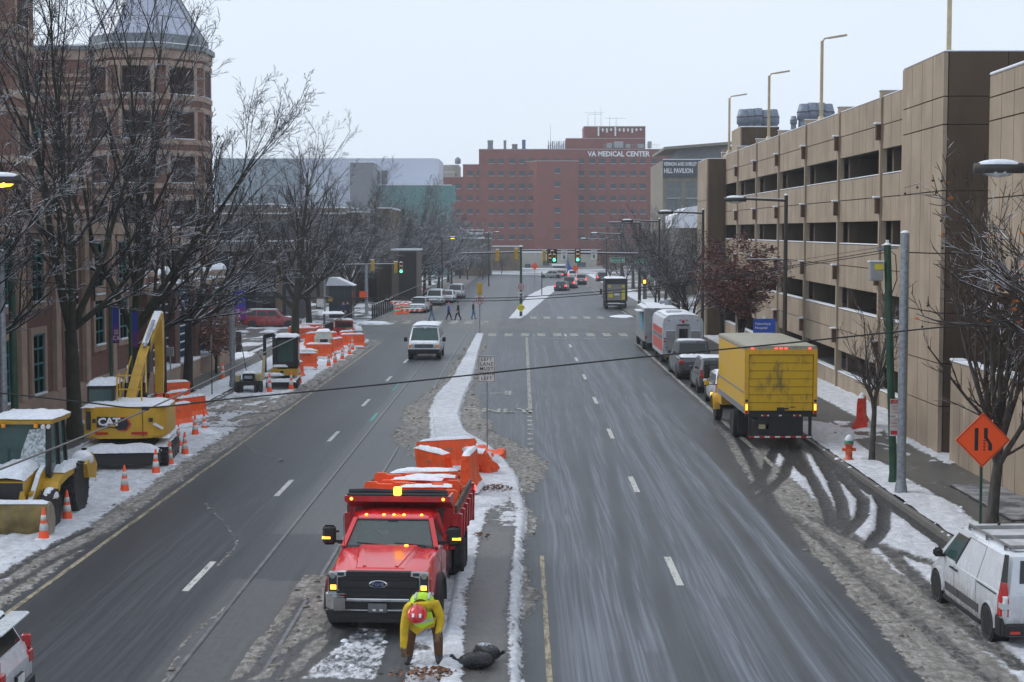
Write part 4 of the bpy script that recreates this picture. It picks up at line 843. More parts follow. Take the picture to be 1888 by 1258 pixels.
# trees past the crossing on the left, and far rows
GF = 'snowy bare trees beyond the crossing'
A = tree('roadside_tree', 'snowy bare tree in front of the ribbed stone hall', 'tree', (-17.8, 163, 0), 61, MID, 14, .2, BARK, TWIGS, GF, forks=6, fh=3, spread=(15, 50))
B_ = tree('roadside_tree', 'dense snowy bare tree directly behind the parked silver cars', 'tree', (-16.8, 196, 0), 67, MID, 15, .22, BARK, TWIGS, GF, forks=7, fh=2.6, spread=(15, 58))
DENSE = dict(MID, n=[12, 11, 8]); D_ = tree('roadside_tree', 'thick grey bare crown between the stone annex and the parked minivan', 'tree', (-19.5, 182, 0), 131, DENSE, 15.5, .22, BARK, TWIGS, GF, forks=8, fh=2.4, spread=(12, 62))
spots = [(D_, 752, 352, 232, 'thick bare crown under the left part of the teal glass'), (D_, 792, 356, 250, 'thick bare crown under the middle of the teal glass'), (D_, 826, 378, 272, 'thick bare crown at the right end of the teal glass'), (D_, 770, 392, 212, 'lower thick crown behind the stone annex'), (D_, 848, 418, 300, 'thick low crown left of the scrolled roof'), (D_, 668, 366, 200, 'thick bare crown over the brown stone hall'), (B_, 742, 345, 205, 'snowy tree rising just right of the ribbed stone hall'), (A, 782, 350, 224, 'broad grey crown under the teal glass building'), (B_, 808, 372, 238, 'bare crown between the parked minivan and the teal building'), (A, 832, 395, 262, 'smaller bare tree by the curved white roof edge'), (B_, 862, 425, 292, 'small bare tree below the scrolled roof edge'), (A, 700, 380, 214, 'bare tree whose crown hides the end of the white box'), (A, 885, 450, 320, 'tiny bare tree left of the centre signal pole'), (B_, 925, 462, 340, 'tiny bare tree behind the yellow signal backs')]
for k, (src, px, py, Y, l) in enumerate(spots):
    p = at(px, py, Y); dup(src, (p.x, Y, 0), k*1.3, l, sc=(p.z/14.6,)*3)
GB = 'grey bare trees rising over the low buildings on the left skyline'
for k, (px, py, Y, l) in enumerate([(455, 330, 150, 'grey bare tree left of the skyline trees'), (520, 318, 158, 'grey bare crown in front of the blue grey building'), (585, 330, 166, 'bare crown in front of the white panel box end'), (650, 352, 172, 'bare crown above the low stone wing'), (402, 372, 146, 'low bare tree at the corner of the octagonal tower')]):
    p = at(px, py, Y); dup((A, B_)[k % 2], (p.x, Y, 0), k*2.1+.5, l, GB, sc=(p.z/14.6,)*3)
# right side
GR = 'bare trees along the right sidewalk'
C_ = tree('sidewalk_tree', 'bare tree with snow on its limbs beside the white shuttle bus', 'tree', (12.2, 122, .1), 71, MID, 11, .19, BARKG, TWIGS, GR, forks=6, fh=3, spread=(18, 55))
for k, (px, py, Y, l) in enumerate([(1262, 372, 150, 'bare tree hiding the snowy hall roof'), (1228, 392, 168, 'bare tree between the mast and the stone pavilion'), (1243, 385, 132, 'bare snowy tree in front of the stone pavilion'), (1280, 400, 112, 'bare tree against the far stair tower'), (1190, 360, 190, 'tall pale limbed tree in front of the hospital windows'), (1150, 420, 215, 'brown bare tree beyond the black delivery truck'), (1125, 445, 260, 'low brown bare crown left of the street name signs'), (1210, 420, 160, 'bare tree behind the traffic mast'), (1168, 372, 240, 'thin crown standing against the right part of the hospital')]):
    p = at(px, py, Y); dup((C_, A)[k % 2], (p.x, Y, 0), k*1.7, l, GR, sc=(p.z/(11.4 if k % 2 == 0 else 14.6),)*3)
for ob in list(COL.objects):
    if ob.name.startswith('crown') and ob.parent and ob.parent.get('label') in ('brown bare tree beyond the black delivery truck', 'low brown bare crown left of the street name signs'):
        ob.data = ob.data.copy(); ob.data.materials[0] = TWIGB
OAKL = mat('rust_oak_leaves', (.125, .035, .026), .8, var=.45, scale=5)
q = N('rust_oak_leaves_snow'); g_ = q.n('NewGeometry'); z_ = q.n('SeparateXYZ'); q.l(g_.outputs['Normal'], z_.inputs[0]); pn = q.noise(g_.outputs['Position'], 7, 3)
q.set(q.mix(q.math('MULTIPLY', q.ss(q.math('ABSOLUTE', z_.outputs[2]), .8, .95), q.ss(q.noise(g_.outputs['Position'], 1.5, 3), .55, .65)), q.mix(q.ss(pn, .3, .7), (.075, .02, .016), (.17, .055, .04)), (.6, .62, .68)), .8); OAKS = q.m
q = N('copper_leaves_snow'); g_ = q.n('NewGeometry'); z_ = q.n('SeparateXYZ'); q.l(g_.outputs['Normal'], z_.inputs[0]); pn = q.noise(g_.outputs['Position'], 7, 3)
q.set(q.mix(q.math('MULTIPLY', q.ss(q.math('ABSOLUTE', z_.outputs[2]), .72, .9), q.ss(pn, .4, .55)), q.mix(q.ss(pn, .3, .7), (.14, .05, .03), (.30, .13, .085)), (.65, .66, .7)), .8); COPS = q.m
OAKP = dict(levels=3, n=[7, 6, 5], t0=[.2, .15, .1], ang=[(35, 70), (30, 60), (30, 60)], len=[(.4, .6), (.4, .65), (.4, .7)], up=[.02, .02, .0], ups=.03, wob=.16, seg=[5, 4, 2])
tree('oak_tree', 'oak still holding rust red leaves behind the yellow box truck', 'tree', (12.1, 86, .13), 83, OAKP, 9.0, .15, BARK, TWIG, None, forks=6, fh=2.4, spread=(8, 42), leaf=(OAKS, 3, .085), fl=.62)
tree('oak_tree', 'smaller rust leaved oak leaning over the parked cars', 'tree', (12.3, 95, .13), 89, OAKP, 7.4, .13, BARK, TWIG, None, forks=5, fh=2.6, spread=(8, 40), leaf=(OAKS, 1, .08), fl=.6)
tree('copper_leaf_tree', 'small tree with copper leaves dusted with snow by the garden screen', 'tree', (-16.6, 84.5, .12), 97, OAKP, 4.6, .07, BARK, TWIG, None, forks=6, fh=.9, spread=(10, 48), leaf=(COPS, 2, .075), fl=.62)
SAP = dict(levels=2, n=[9, 6], t0=[.1, .1], ang=[(20, 40), (25, 50)], len=[(.3, .5), (.4, .7)], up=[.08, .05], ups=.03, wob=.1, seg=[4, 3])
tree('sapling', 'slender bare sapling between the hydrant and the green pole', 'tree', (11.45, 50.8, .13), 101, SAP, 5.2, .085, BARKG, TWIGB, None, forks=5, fh=2.0, spread=(5, 26))
MS = dict(levels=3, n=[7, 5, 3], t0=[.1, .1, .1], ang=[(15, 40), (20, 45), (25, 55)], len=[(.35, .6), (.35, .6), (.4, .7)], up=[.06, .05, .03], ups=.02, wob=.14, seg=[5, 4, 3])
tree('small_tree', 'bare many stemmed tree behind the orange lane sign', 'tree', (11.95, 39.4, .13), 103, MS, 6.8, .13, BARKG, TWIGB, None, forks=8, fh=1.9, spread=(6, 36))
# plane tree reaching in from beyond the right edge, with seed balls
o = tree('plane_tree', 'bare plane tree with dangling seed balls reaching in past the edge of the annex', 'tree', (10.9, 25.5, .13), 107, MS, 10, .2, BARKG, TWIGB, None, forks=5, fh=4.6, dirs=[(178, 48, 1.0), (165, 66, 1.0), (190, 60, 1.0), (184, 38, .9), (172, 54, 1.1)])
rnd = random.Random(9); cr = [c for c in o.children if c.name.startswith('crown')][0]; vs = cr.data.vertices; m = M(); SEED = mat('seed_ball', (.045, .03, .02), .9); lm = M(); LO = mat('dry_orange_leaf', (.45, .13, .03), .8)
for _ in range(300):
    v = vs[rnd.randrange(len(vs))].co
    if v.x > -.8: continue
    m.ball((v.x, v.y, v.z-.10), .022, SEED, n=6, k=4)
    m.cyl((v.x, v.y, v.z), (v.x, v.y, v.z-.09), .003, SEED, n=3)
for _ in range(60):
    v = vs[rnd.randrange(len(vs))].co
    if v.x > -.5: continue
    a = Vector(v); x, y = frame((rnd.uniform(-1, 1), rnd.uniform(-1, 1), rnd.uniform(-1, 1))); s_ = .055; lm.add([a-x*s_, a+y*s_*.7, a+x*s_, a-y*s_*.7], [(0, 1, 2, 3)], LO)
m.build('seed_ball', o); lm.build('dry_leaf', o)
for x in [c for c in o.children if c.name.startswith(('seed_ball', 'dry_leaf'))]: x['kind'] = 'stuff'
# ---------- vehicle building blocks (front of each vehicle is +y) ----------
def wheel(par, x, y, r, w, n=20, rim=RIM, name='wheel', hub=.62, steel=False):
    s = 1 if x > 0 else -1; m = M(); h = w/2
    m.lathe([(r*hub, -h*.8), (r*.93, -h), (r, -h*.72), (r, h*.72), (r*.93, h), (r*hub, h*.8)], RUBBER, n=n, ax='x'); o = m.build(name, par); o.location = (x, y, r)
    m = M(); q = h*.78*s
    if steel: m.lathe([(.01, q*.2), (r*.24, q*.2), (r*.28, q*.55), (r*.5, q*.35), (r*hub, q*.95), (r*hub*1.03, q*.9), (r*hub*1.03, -q)], rim, n=n, ax='x')
    else:
        m.lathe([(.01, q*.85), (r*.16, q*.85), (r*.2, q*.7), (r*hub*.92, q*.72), (r*hub, q*.98), (r*hub*1.03, q*.9), (r*hub*1.03, -q)], rim, n=n, ax='x')
        for k in range(9): a = 2*PI*k/9; m.box((q*.86, math.cos(a)*r*.40, math.sin(a)*r*.40), (.012, r*.10, r*.10), BLACK)
    m.build('rim', o); return o
def body_loft(st, m, ma, cap=True):
    rg = []
    for y, zb, zt, wb, wm, wt in st:
        z1 = zb+(zt-zb)*.22; z2 = zb+(zt-zb)*.62; h = [(wb*.9, zb), (wb, zb+.03), (wm, z1), (wm, z2), (wt, zt-.05), (wt-.06, zt-.008), (wt*.5, zt+.012)]
        rg.append([(-x, y, z) for x, z in h]+[(x, y, z) for x, z in reversed(h)])
    m.loft(rg, ma, cap, True); return m
def house(m, yb0, yb1, wb, yt0, yt1, wt, zb, zt, ma, c=.10, crown=.04):
    def ring(y0, y1, w, z, c): return [(-w+c, y0, z), (w-c, y0, z), (w, y0+c, z), (w, y1-c, z), (w-c, y1, z), (-w+c, y1, z), (-w, y1-c, z), (-w, y0+c, z)]
    k = .05; f = lambda a, b, t: a+(b-a)*t
    t = 1-k/(zt-zb)
    m.loft([ring(yb0, yb1, wb, zb, c), ring(f(yb0, yt0, t), f(yb1, yt1, t), f(wb, wt, t), zt-k, c), ring(yt0+.05, yt1-.05, wt-.05, zt, c), ring(yt0+.3, yt1-.3, wt-.3, zt+crown, c)], ma, True, True)
    return dict(yb0=yb0, yb1=yb1, wb=wb, yt0=yt0, yt1=yt1, wt=wt, zb=zb, zt=zt)
def fpane(h, side, u0, u1, v0, v1, off=.006, ma=GLASS):
    m = M(); a, b, c, d, z0, z1 = h['yb0'], h['yb1'], h['yt0'], h['yt1'], h['zb'], h['zt']; w, t = h['wb'], h['wt']
    if side == 'front': P = [(-w, b, z0), (w, b, z0), (t, d, z1), (-t, d, z1)]; out = (0, 1, .3)
    elif side == 'rear': P = [(-w, a, z0), (w, a, z0), (t, c, z1), (-t, c, z1)]; out = (0, -1, .3)
    elif side == 'right': P = [(w, a, z0), (w, b, z0), (t, d, z1), (t, c, z1)]; out = (1, 0, 0)
    else: P = [(-w, a, z0), (-w, b, z0), (-t, d, z1), (-t, c, z1)]; out = (-1, 0, 0)
    return m.pane(*P, u0, u1, v0, v1, off, ma, out)
def fix_normals(root):
    import bmesh
    for o in [root]+list(root.children_recursive):
        if o.type == 'MESH' and not o.data.get('fixed'):
            b = bmesh.new(); b.from_mesh(o.data); bmesh.ops.recalc_face_normals(b, faces=b.faces); b.to_mesh(o.data); b.free()
            o.data['fixed'] = 1
            try: o.data.set_sharp_from_angle(angle=R(32))
            except Exception: pass
def snow_sheet(par, x0, x1, y0, y1, z, h=.05, seed=1, name='snow', tilt=0.0, ragged=.25, nx=10, ny=10, crown=0.0):
    """uneven cake of snow lying on a surface"""
    rnd = random.Random(seed); m = M(); P = []; B = []
    for j in range(ny+1):
        for i in range(nx+1):
            u, v = i/nx, j/ny; e = min(u, 1-u, v, 1-v); hh = h*(min(1, e*6)**.5)*(1+rnd.uniform(-ragged, ragged)) if e > 0 else 0
            jx = rnd.uniform(-.25, .25)*(x1-x0)/nx*(0 < u < 1 or .6); jy = rnd.uniform(-.25, .25)*(y1-y0)/ny
            zz = z+tilt*v+crown*(1-(2*u-1)**2); P.append((x0+(x1-x0)*u+jx, y0+(y1-y0)*v+jy, zz+hh-.004))
    f = [(j*(nx+1)+i, j*(nx+1)+i+1, (j+1)*(nx+1)+i+1, (j+1)*(nx+1)+i) for j in range(ny) for i in range(nx)]
    m.add(P, f, SNOW, True); return m.build(name, par)
def car(lab, cat, loc, rz, kind='sedan', paint=SILVER, L=4.6, W=1.8, H=1.45, lit=False, snow=.04, name=None, group=None, plate=True, glass=GLASS, wr=.33, snowhood=True):
    o = thing(name or 'parked_car', lab, cat, loc, rz, group); f, b = L/2, -L/2; w = W/2
    suv = kind in ('suv', 'van', 'hatch', 'pickup'); zb = .26 if suv else .2; hz = {'sedan': .86, 'hatch': .92, 'suv': 1.02, 'van': 1.0, 'pickup': 1.15}[kind]; rz_ = hz+(.05 if kind != 'pickup' else 0); tz = rz_ if kind != 'sedan' else .98
    st = [(b, zb+.18, tz-.2, w*.8, w*.84, w*.78), (b+.1, zb+.08, tz, w*.92, w*.96, w*.86), (b+.6, zb, tz+.02, w*.97, w, w*.92), (0, zb, hz+.03, w*.97, w, w*.94), (f-1.25, zb, hz, w*.97, w, w*.92), (f-.35, zb+.02, hz-.12, w*.95, w*.98, w*.86), (f-.06, zb+.08, hz-.28, w*.86, w*.88, w*.76), (f, zb+.14, hz-.38, w*.76, w*.8, w*.7)]
    m = M(); body_loft(st, m, paint); wa = wr+.06
    for y in (f-.88, b+.85): m.cyl((-w-.003, y, wr+.01), (w+.003, y, wr+.01), wa, BLACK, n=20)
    m.bb(-w*.98, w*.98, b+.95+.3, f-.9-.3, zb-.02, zb+.10, BLACK)
    g = {'sedan': (b+.55, f-1.15, b+1.25, f-1.95), 'hatch': (b+.12, f-1.0, b+.5, f-1.75), 'suv': (b+.10, f-1.25, b+.42, f-1.9), 'van': (b+.08, f-.8, b+.25, f-1.6), 'pickup': (b+1.9, f-1.35, b+2.1, f-1.95)}[kind]
    hh = house(m, g[0], g[1], w*.93, g[2], g[3], w*.74 if not suv else w*.8, hz-.02, H, paint)
    if kind == 'pickup':
        m.bb(-w*.86, w*.86, b+.12, b+1.8, hz-.02, hz+.03, BLACK)
    m.build('body', o)
    fpane(hh, 'front', .07, .93, .10, .90, ma=glass).build('windshield', o); fpane(hh, 'rear', .09, .91, .16, .86, ma=glass).build('rear_window', o)
    for s in ('right', 'left'):
        cuts = [(.10, .47), (.51, .86)] if kind in ('sedan', 'pickup') else ([(.06, .30), (.33, .60), (.63, .90)])
        for u0, u1 in cuts: fpane(hh, s, u0, u1, .14, .84, ma=glass).build('window', o)
    for x in (-1, 1):
        wheel(o, x*(w-.11), f-.88, wr, .23); wheel(o, x*(w-.11), b+.85, wr, .23)
        m = M(); m.bb(x*w*.52, x*w*.86, f-.16, f-.03, hz-.36, hz-.22, CLEARL, ch=.03); m.build('headlight', o)
        m = M(); T_ = REDLIT if lit else REDL; m.bb(x*w*.66, x*w*.93, b-.012, b+.14, tz-.32, tz-.12, T_, ch=.02)
        if kind in ('suv', 'hatch', 'van'): m.bb(x*w*.82, x*w*.93, b+.02, b+.16, tz-.12, tz+.1, T_, ch=.02)
        m.build('tail_light', o)
        m = M(); m.bb(x*(w-.02), x*(w+.17), g[1]-.55, g[1]-.42, hz+.0, hz+.14, paint if kind != 'pickup' else BLACK, ch=.03); m.build('mirror', o)
        m = M(); 
        for y in ((g[0]+g[1])/2+.35, (g[0]+g[1])/2-.65): m.bb(x*(w-.01), x*(w+.02), y-.1, y+.08, hz-.14, hz-.10, CHROME if kind == 'pickup' else paint)
        m.build('door_handle', o)
    m = M(); m.bb(-w*.5, w*.5, f-.08, f+.012, zb+.22, hz-.42, BLACK, ch=.02); m.build('grille', o)
    m = M(); m.bb(-w*.86, w*.86, b-.05, b+.1, zb+.1, zb+.3, BLACK if suv else paint, ch=.03); m.build('bumper', o)
    if plate:
        m = M(); m.bb(-.16, .16, b-.062, b-.04, zb+.34, zb+.48, REFL); m.bb(-.17, .17, b-.05, b-.0, zb+.33, zb+.49, BLACK); m.build('licence_plate', o)
    if snow:
        snow_sheet(o, -w*.72, w*.72, g[2]+.1, g[3]-.08, H+.02, snow, 3, 'roof_snow', crown=.02)
        if snowhood: snow_sheet(o, -w*.8, w*.8, g[1]+.1, f-.3, hz+.0, snow, 4, 'hood_snow', tilt=-.10, crown=.01)
    fix_normals(o); return o

# ---------- the red dump truck ----------
MARK = mat('red_box_paint', (.42, .010, .014), .35, coat=.4, var=.12, dirt=.35)
def clear_glass():
    q = N('windscreen_glass'); tr = q.n('BsdfTransparent'); tr.inputs[0].default_value = (.62, .72, .70, 1); mx_ = q.n('MixShader'); mx_.inputs[0].default_value = .42
    q.set((.24, .29, .285), .06); q.l(tr.outputs[0], mx_.inputs[1]); q.l(q.b.outputs[0], mx_.inputs[2]); q.l(mx_.outputs[0], q.out.inputs[0]); return q.m  # pale base colour stands in for the sky reflected in the windscreen
WIND = clear_glass()
RT = thing('dump_truck', 'bright red dump truck with amber lights stopped beside the median, loaded with orange barriers', 'dump truck', (-2.48, 31.7, .0), R(177.1)); o = RT
m = M()
st = [(3.20, .78, 1.14, .80, .90, .84), (3.14, .62, 1.22, .88, .96, .88), (2.9, .58, 1.27, .96, 1.0, .90), (2.2, .56, 1.34, .98, 1.0, .92), (1.7, .54, 1.39, .98, 1.0, .94), (.9, .52, 1.42, .98, 1.0, .95), (.1, .52, 1.42, .98, 1.0, .95), (.02, .52, 1.41, .96, .98, .93)]
body_loft(st, m, REDP)
m.loft([[(-.50, 3.10, 1.21), (.50, 3.10, 1.21), (.44, 3.0, 1.275), (-.44, 3.0, 1.275)], [(-.62, 1.72, 1.38), (.62, 1.72, 1.38), (.54, 1.74, 1.455), (-.54, 1.74, 1.455)]], REDP)
for s in (-1, 1): m.bar((s*.30, 2.95, 1.285), (s*.50, 1.85, 1.445), .07, .03, REDP)
m.build('body', o)
m = M()                                                      # cab shell with real openings
zt, zb = 1.85, 1.38
A0, A1, B0, B1 = (.90, 1.66, zb), (.74, 1.12, zt), (.93, .52, zb), (.77, .50, zt)
for s in (-1, 1):
    f = lambda p: (p[0]*s, p[1], p[2]); m.bar(f(A0), f(A1), .09, .09, REDP); m.bar(f(B0), f(B1), .14, .10, REDP); m.bar(f(A1), f((.77, .06, zt)), .08, .08, REDP)
    m.loft([[f((.93, .50, zb)), f((.93, .04, zb)), f((.80, .04, zb))], [f((.77, .50, zt)), f((.77, .06, zt)), f((.68, .06, zt))]], REDP)
m.bb(-.93, .93, .02, .10, zb-.02, zt, REDP)
def rr_(y0, y1, w, z): return [(-w, y0, z), (-w+.1, y0-.02, z), (w-.1, y0-.02, z), (w, y0, z), (w, y1-.06, z), (w-.12, y1, z), (-w+.12, y1, z), (-w, y1-.06, z)]
m.loft([rr_(.04, 1.15, .80, zt-.03), rr_(.04, 1.12, .78, zt+.02), rr_(.10, 1.02, .70, zt+.065), rr_(.3, .8, .5, zt+.08)], REDP, True, True)
for i in range(6): m.bb(-.55+i*.21, -.535+i*.21, .12, .98, zt+.06, zt+.088, REDP)
m.build('cab_roof', o)
m = M(); m.bb(-.92, .92, 1.02, 1.66, 1.30, 1.425, BLACK); m.bb(-.9, .9, .12, .18, 1.0, 1.9, mat('cab_interior', (.05, .045, .045), .8)); m.bb(-.93, .93, .12, 1.6, .9, .95, BLACK)
for s in (-1, 1): m.bb(s*.2, s*.72, .2, .42, .95, 1.68, MATS['cab_interior'], ch=.08); m.bb(s*.32, s*.6, .22, .36, 1.68, 1.84, MATS['cab_interior'], ch=.05)
m.lathe([(.17, 0), (.19, .015), (.17, .03), (.155, .015)], BLACK, (.42, 1.0, 1.42), 16, 'y'); m.bb(-.09, .09, 1.14, 1.2, 1.76, 1.84, BLACK); m.build('interior', o)
m = M(); m.pane((-.90, 1.70, zb+.0), (.90, 1.70, zb+.0), (.74, 1.15, zt), (-.74, 1.15, zt), .03, .97, .03, .95, .0, WIND, (0, 1, .5)); m.build('windshield', o)
m = M(); P4 = [(-.92, 1.70, zb+.0), (.92, 1.70, zb+.0), (.75, 1.15, zt), (-.75, 1.15, zt)]
for u in ((.0, .035, 0, 1), (.965, 1, 0, 1), (.035, .965, 0, .035), (.035, .965, .955, 1)): m.pane(*P4, *u, .012, BLACK, (0, 1, .5))
m.build('windshield_seal', o)
m = M()
for x0 in (-.72, .02): m.bar((x0, 1.72, 1.435), (x0+.62, 1.66, 1.475), .025, .02, BLACK); m.bar((x0+.05, 1.70, 1.44), (x0+.05, 1.74, 1.42), .04, .03, BLACK)
m.bb(-.3, .05, 1.70, 1.78, 1.42, 1.45, SNOW, ch=.01); m.build('wiper', o)
for s, sd in ((1, 'right'), (-1, 'left')):
    m = M(); m.pane((s*.955, .56, zb+.02), (s*.93, 1.52, zb+.02), (s*.79, 1.10, zt-.06), (s*.80, .56, zt-.06), .04, .96, .04, .96, .0, GLASS, (s, 0, 0)); m.build('window', o)
    m = M(); m.bb(s*1.001, s*1.008, .50, .512, .58, 1.4, BLACK); m.bb(s*1.001, s*1.008, 1.62, 1.632, .58, 1.4, BLACK); m.bb(s*1.0, s*1.03, .56, .74, 1.18, 1.22, REDP); m.build('door_seam', o)
    m = M(); m.bb(s*1.04, s*1.27, 1.36, 1.40, 1.42, 1.47, BLACK); m.bb(s*1.04, s*1.27, 1.36, 1.40, 1.62, 1.66, BLACK); m.bb(s*.9, s*1.06, 1.34, 1.42, 1.40, 1.47, BLACK); m.bb(s*1.10, s*1.36, 1.32, 1.46, 1.38, 1.76, BLACK, ch=.05)
    k = m.build('mirror', o); m = M(); m.bb(s*1.14, s*1.32, 1.31, 1.322, 1.43, 1.72, CLEARL); m.build('mirror_glass', k); m = M(); m.bb(s*1.20, s*1.365, 1.42, 1.47, 1.50, 1.545, AMBERLIT); m.build('turn_lamp', k)
    # flared arch, wheels, lamps
    m = M(); rg = []
    for i in range(13):
        a = PI*(i/12*1.08-.04); rg.append([(s*1.0, 2.2+.56*math.cos(a), .46+.56*math.sin(a)), (s*1.09, 2.2+.56*math.cos(a), .46+.56*math.sin(a)), (s*1.12, 2.2+.49*math.cos(a), .46+.49*math.sin(a)), (s*1.0, 2.2+.46*math.cos(a), .46+.46*math.sin(a))])
    m.loft(rg, BLACK, True, True); m.cyl((s*.6, 2.2, .46), (s*1.005, 2.2, .46), .49, BLACK, n=20); m.build('wheel_flare', o)
    wheel(o, s*.94, 2.2, .43, .26, 28, CHROME); wheel(o, s*1.02, -2.2, .43, .24, 28, CHROME); wheel(o, s*.76, -2.2, .43, .24, 20, RIM)
    m = M(); m.prism([(s*.60, 1.235), (s*.925, 1.22), (s*.945, .80), (s*.62, .82), (s*.76, .90), (s*.76, 1.13), (s*.60, 1.16)], 'y', 3.10, 3.235, CLEARL); m.bb(s*.775, s*.925, 3.12, 3.244, .87, 1.17, mat('lamp_bowl', (.05, .055, .06), .15, .3)); m.bb(s*.64, s*.76, 3.12, 3.242, 1.165, 1.225, MATS['lamp_bowl']); m.bb(s*.64, s*.78, 3.12, 3.242, .83, .885, MATS['lamp_bowl'])
    k = m.build('headlight', o); m = M(); m.bb(s*.78, s*.90, 3.2, 3.25, .90, 1.0, AMBERLIT, ch=.01); m.build('turn_lamp', k); m = M(); m.lathe([(.0, .04), (.05, .044), (.055, .06)], CHROME, (s*.85, 3.2, 1.165), 12, 'y'); m.build('projector', k); m = M(); m.bb(s*.935, s*.965, 3.05, 3.2, .85, 1.1, REDL); m.build('reflector', k)
m = M(); m.prism([(-.60, 1.24), (.60, 1.24), (.60, 1.15), (.75, 1.12), (.75, .92), (.60, .82), (.58, .72), (-.58, .72), (-.60, .82), (-.75, .92), (-.75, 1.12), (-.60, 1.15)], 'y', 3.10, 3.245, BLACK)
GR_ = mat('grille_bar', (.022, .022, .024), .35)
for z, w in ((1.17, .58), (1.10, .70), (.97, .70), (.90, .68), (.80, .56)): m.bb(-w, w, 3.235, 3.262, z, z+.025, GR_)
m.prism([(-.72, 1.06), (-.70, 1.10), (-.25, 1.075), (.25, 1.075), (.70, 1.10), (.72, 1.06), (.68, .95), (.25, .985), (-.25, .985), (-.68, .95)], 'y', 3.24, 3.272, GR_)
m.build('grille', o)
m = M(); m.lathe([(.0, .0), (1, 0), (1, .012), (.9, .02), (.0, .02)], CHROME, (0, 0, 0), 24, 'y'); m.v = [(x*.175, y, z*.072) for x, y, z in m.v]; i0 = len(m.v)
m.lathe([(.0, .0), (.82, 0), (.8, .006), (.0, .006)], mat('badge_blue', (.008, .02, .09), .25), (0, 0, 0), 24, 'y'); m.v[i0:] = [(x*.175, y+.021, z*.072) for x, y, z in m.v[i0:]]
m.text('Ford', (0, .028, .004), (-1, 0, 0), (.0, 0, 1), .105, CHROME, .006, sx=1.05, bold=.01); m.xf((0, 3.27, 1.02)).build('badge', o)
m = M()                                                      # chrome bumper in sections
for s in (-1, 1): m.loft([[(s*.60, 3.22, .52), (s*.60, 3.36, .54), (s*.60, 3.37, .77), (s*.60, 3.24, .79)], [(s*.82, 3.20, .50), (s*.82, 3.33, .53), (s*.82, 3.34, .79), (s*.82, 3.2, .81)], [(s*1.0, 2.98, .52), (s*1.01, 3.08, .54), (s*1.01, 3.1, .80), (s*.99, 2.98, .82)]], CHROME)
m.bb(-.60, .60, 3.24, 3.36, .70, .765, CHROME, ch=.015); m.bb(-.60, .60, 3.24, 3.36, .53, .575, CHROME, ch=.012); m.build('bumper', o)
m = M(); m.bb(-.60, .60, 3.2, 3.29, .56, .71, BLACK); m.prism([(-1.0, .52), (1.0, .52), (.92, .30), (-.92, .30)], 'y', 2.9, 3.25, BLACK); m.bb(-.94, .94, 3.2, 3.27, .36, .375, GR_); m.build('valance', o)
m = M(); m.bb(-.17, .17, 3.365, 3.385, .52, .68, mat('plate_grey', (.13, .13, .14), .5)); m.bb(-.18, .18, 3.36, 3.37, .51, .69, BLACK); 
for x in (-.07, .06): m.bb(x-.03, x+.03, 3.385, 3.392, .545, .58, REFL)
m.build('licence_plate', o)
for x in (-.55, -.2, 0, .2, .55): m = M(); m.ball((x, 1.02, zt+.055), (.035, .05, .035), AMBERLIT, n=8, k=4, z0=0); m.build('clearance_lamp', o)
m = M(); m.cyl((.85, 1.9, 1.40), (.86, 1.9, 2.05), .006, BLACK, n=4); m.build('aerial', o)
m = M(); m.bb(-.38, -.30, 1.76, 1.82, 1.43, 1.47, AMBERLIT, ch=.01); m.build('hood_lamp', o)
m = M(); m.bb(-.45, .45, -3.9, 2.2, .5, .75, BLACK); m.cyl((-.8, 2.2, .43), (.8, 2.2, .43), .07, BLACK); m.cyl((-.8, -2.2, .43), (.8, -2.2, .43), .1, BLACK); m.lathe([(.2, 0), (.2, .35)], BLACK, (-.18, -2.2, .43), 12, 'x'); m.bb(.55, .95, -.9, .0, .45, .85, BLACK, ch=.05); m.bb(-.95, -.55, -.9, .0, .45, .85, BLACK, ch=.05)
for s in (-1, 1): m.bb(s*.62, s*1.13, -2.85, -2.82, .2, .95, BLACK)
m.build('chassis', o)
m = M(); W1, W2 = 1.03, 1.15                                  # dump body
m.bb(-1.0, 1.0, -3.85, -.1, .98, 1.06, MARK); m.loft([[(-1.0, -.10, .98), (1.0, -.10, .98), (1.0, -.16, .98), (-1.0, -.16, .98)], [(-1.03, -.10, 2.06), (1.03, -.10, 2.06), (1.03, -.16, 2.06), (-1.03, -.16, 2.06)]], MARK)
m.prism([(-.1, 1.88), (-.1, 2.05), (.42, 2.20), (.52, 2.20), (.52, 2.09), (.40, 2.07)], 'x', -1.03, 1.03, MARK)
for s in (-1, 1): m.prism([(-.16, 1.06), (-.10, 1.88), (.40, 2.07), (.52, 2.09), (.52, 2.20), (-.16, 2.18)], 'x', s*1.03, s*1.07, MARK)
m.build('dump_bulkhead', o)
m = M(); m.bb(-1.03, 1.03, .44, .54, 2.205, 2.255, mat('canvas_roll', (.03, .032, .04), .9), ch=.02); m.tube([(-1.0, .36, 2.26), (-.5, .38, 2.28), (0, .37, 2.265), (.5, .38, 2.29), (1.0, .36, 2.27)], .05, MATS['canvas_roll']); m.build('tarp_roll', o)
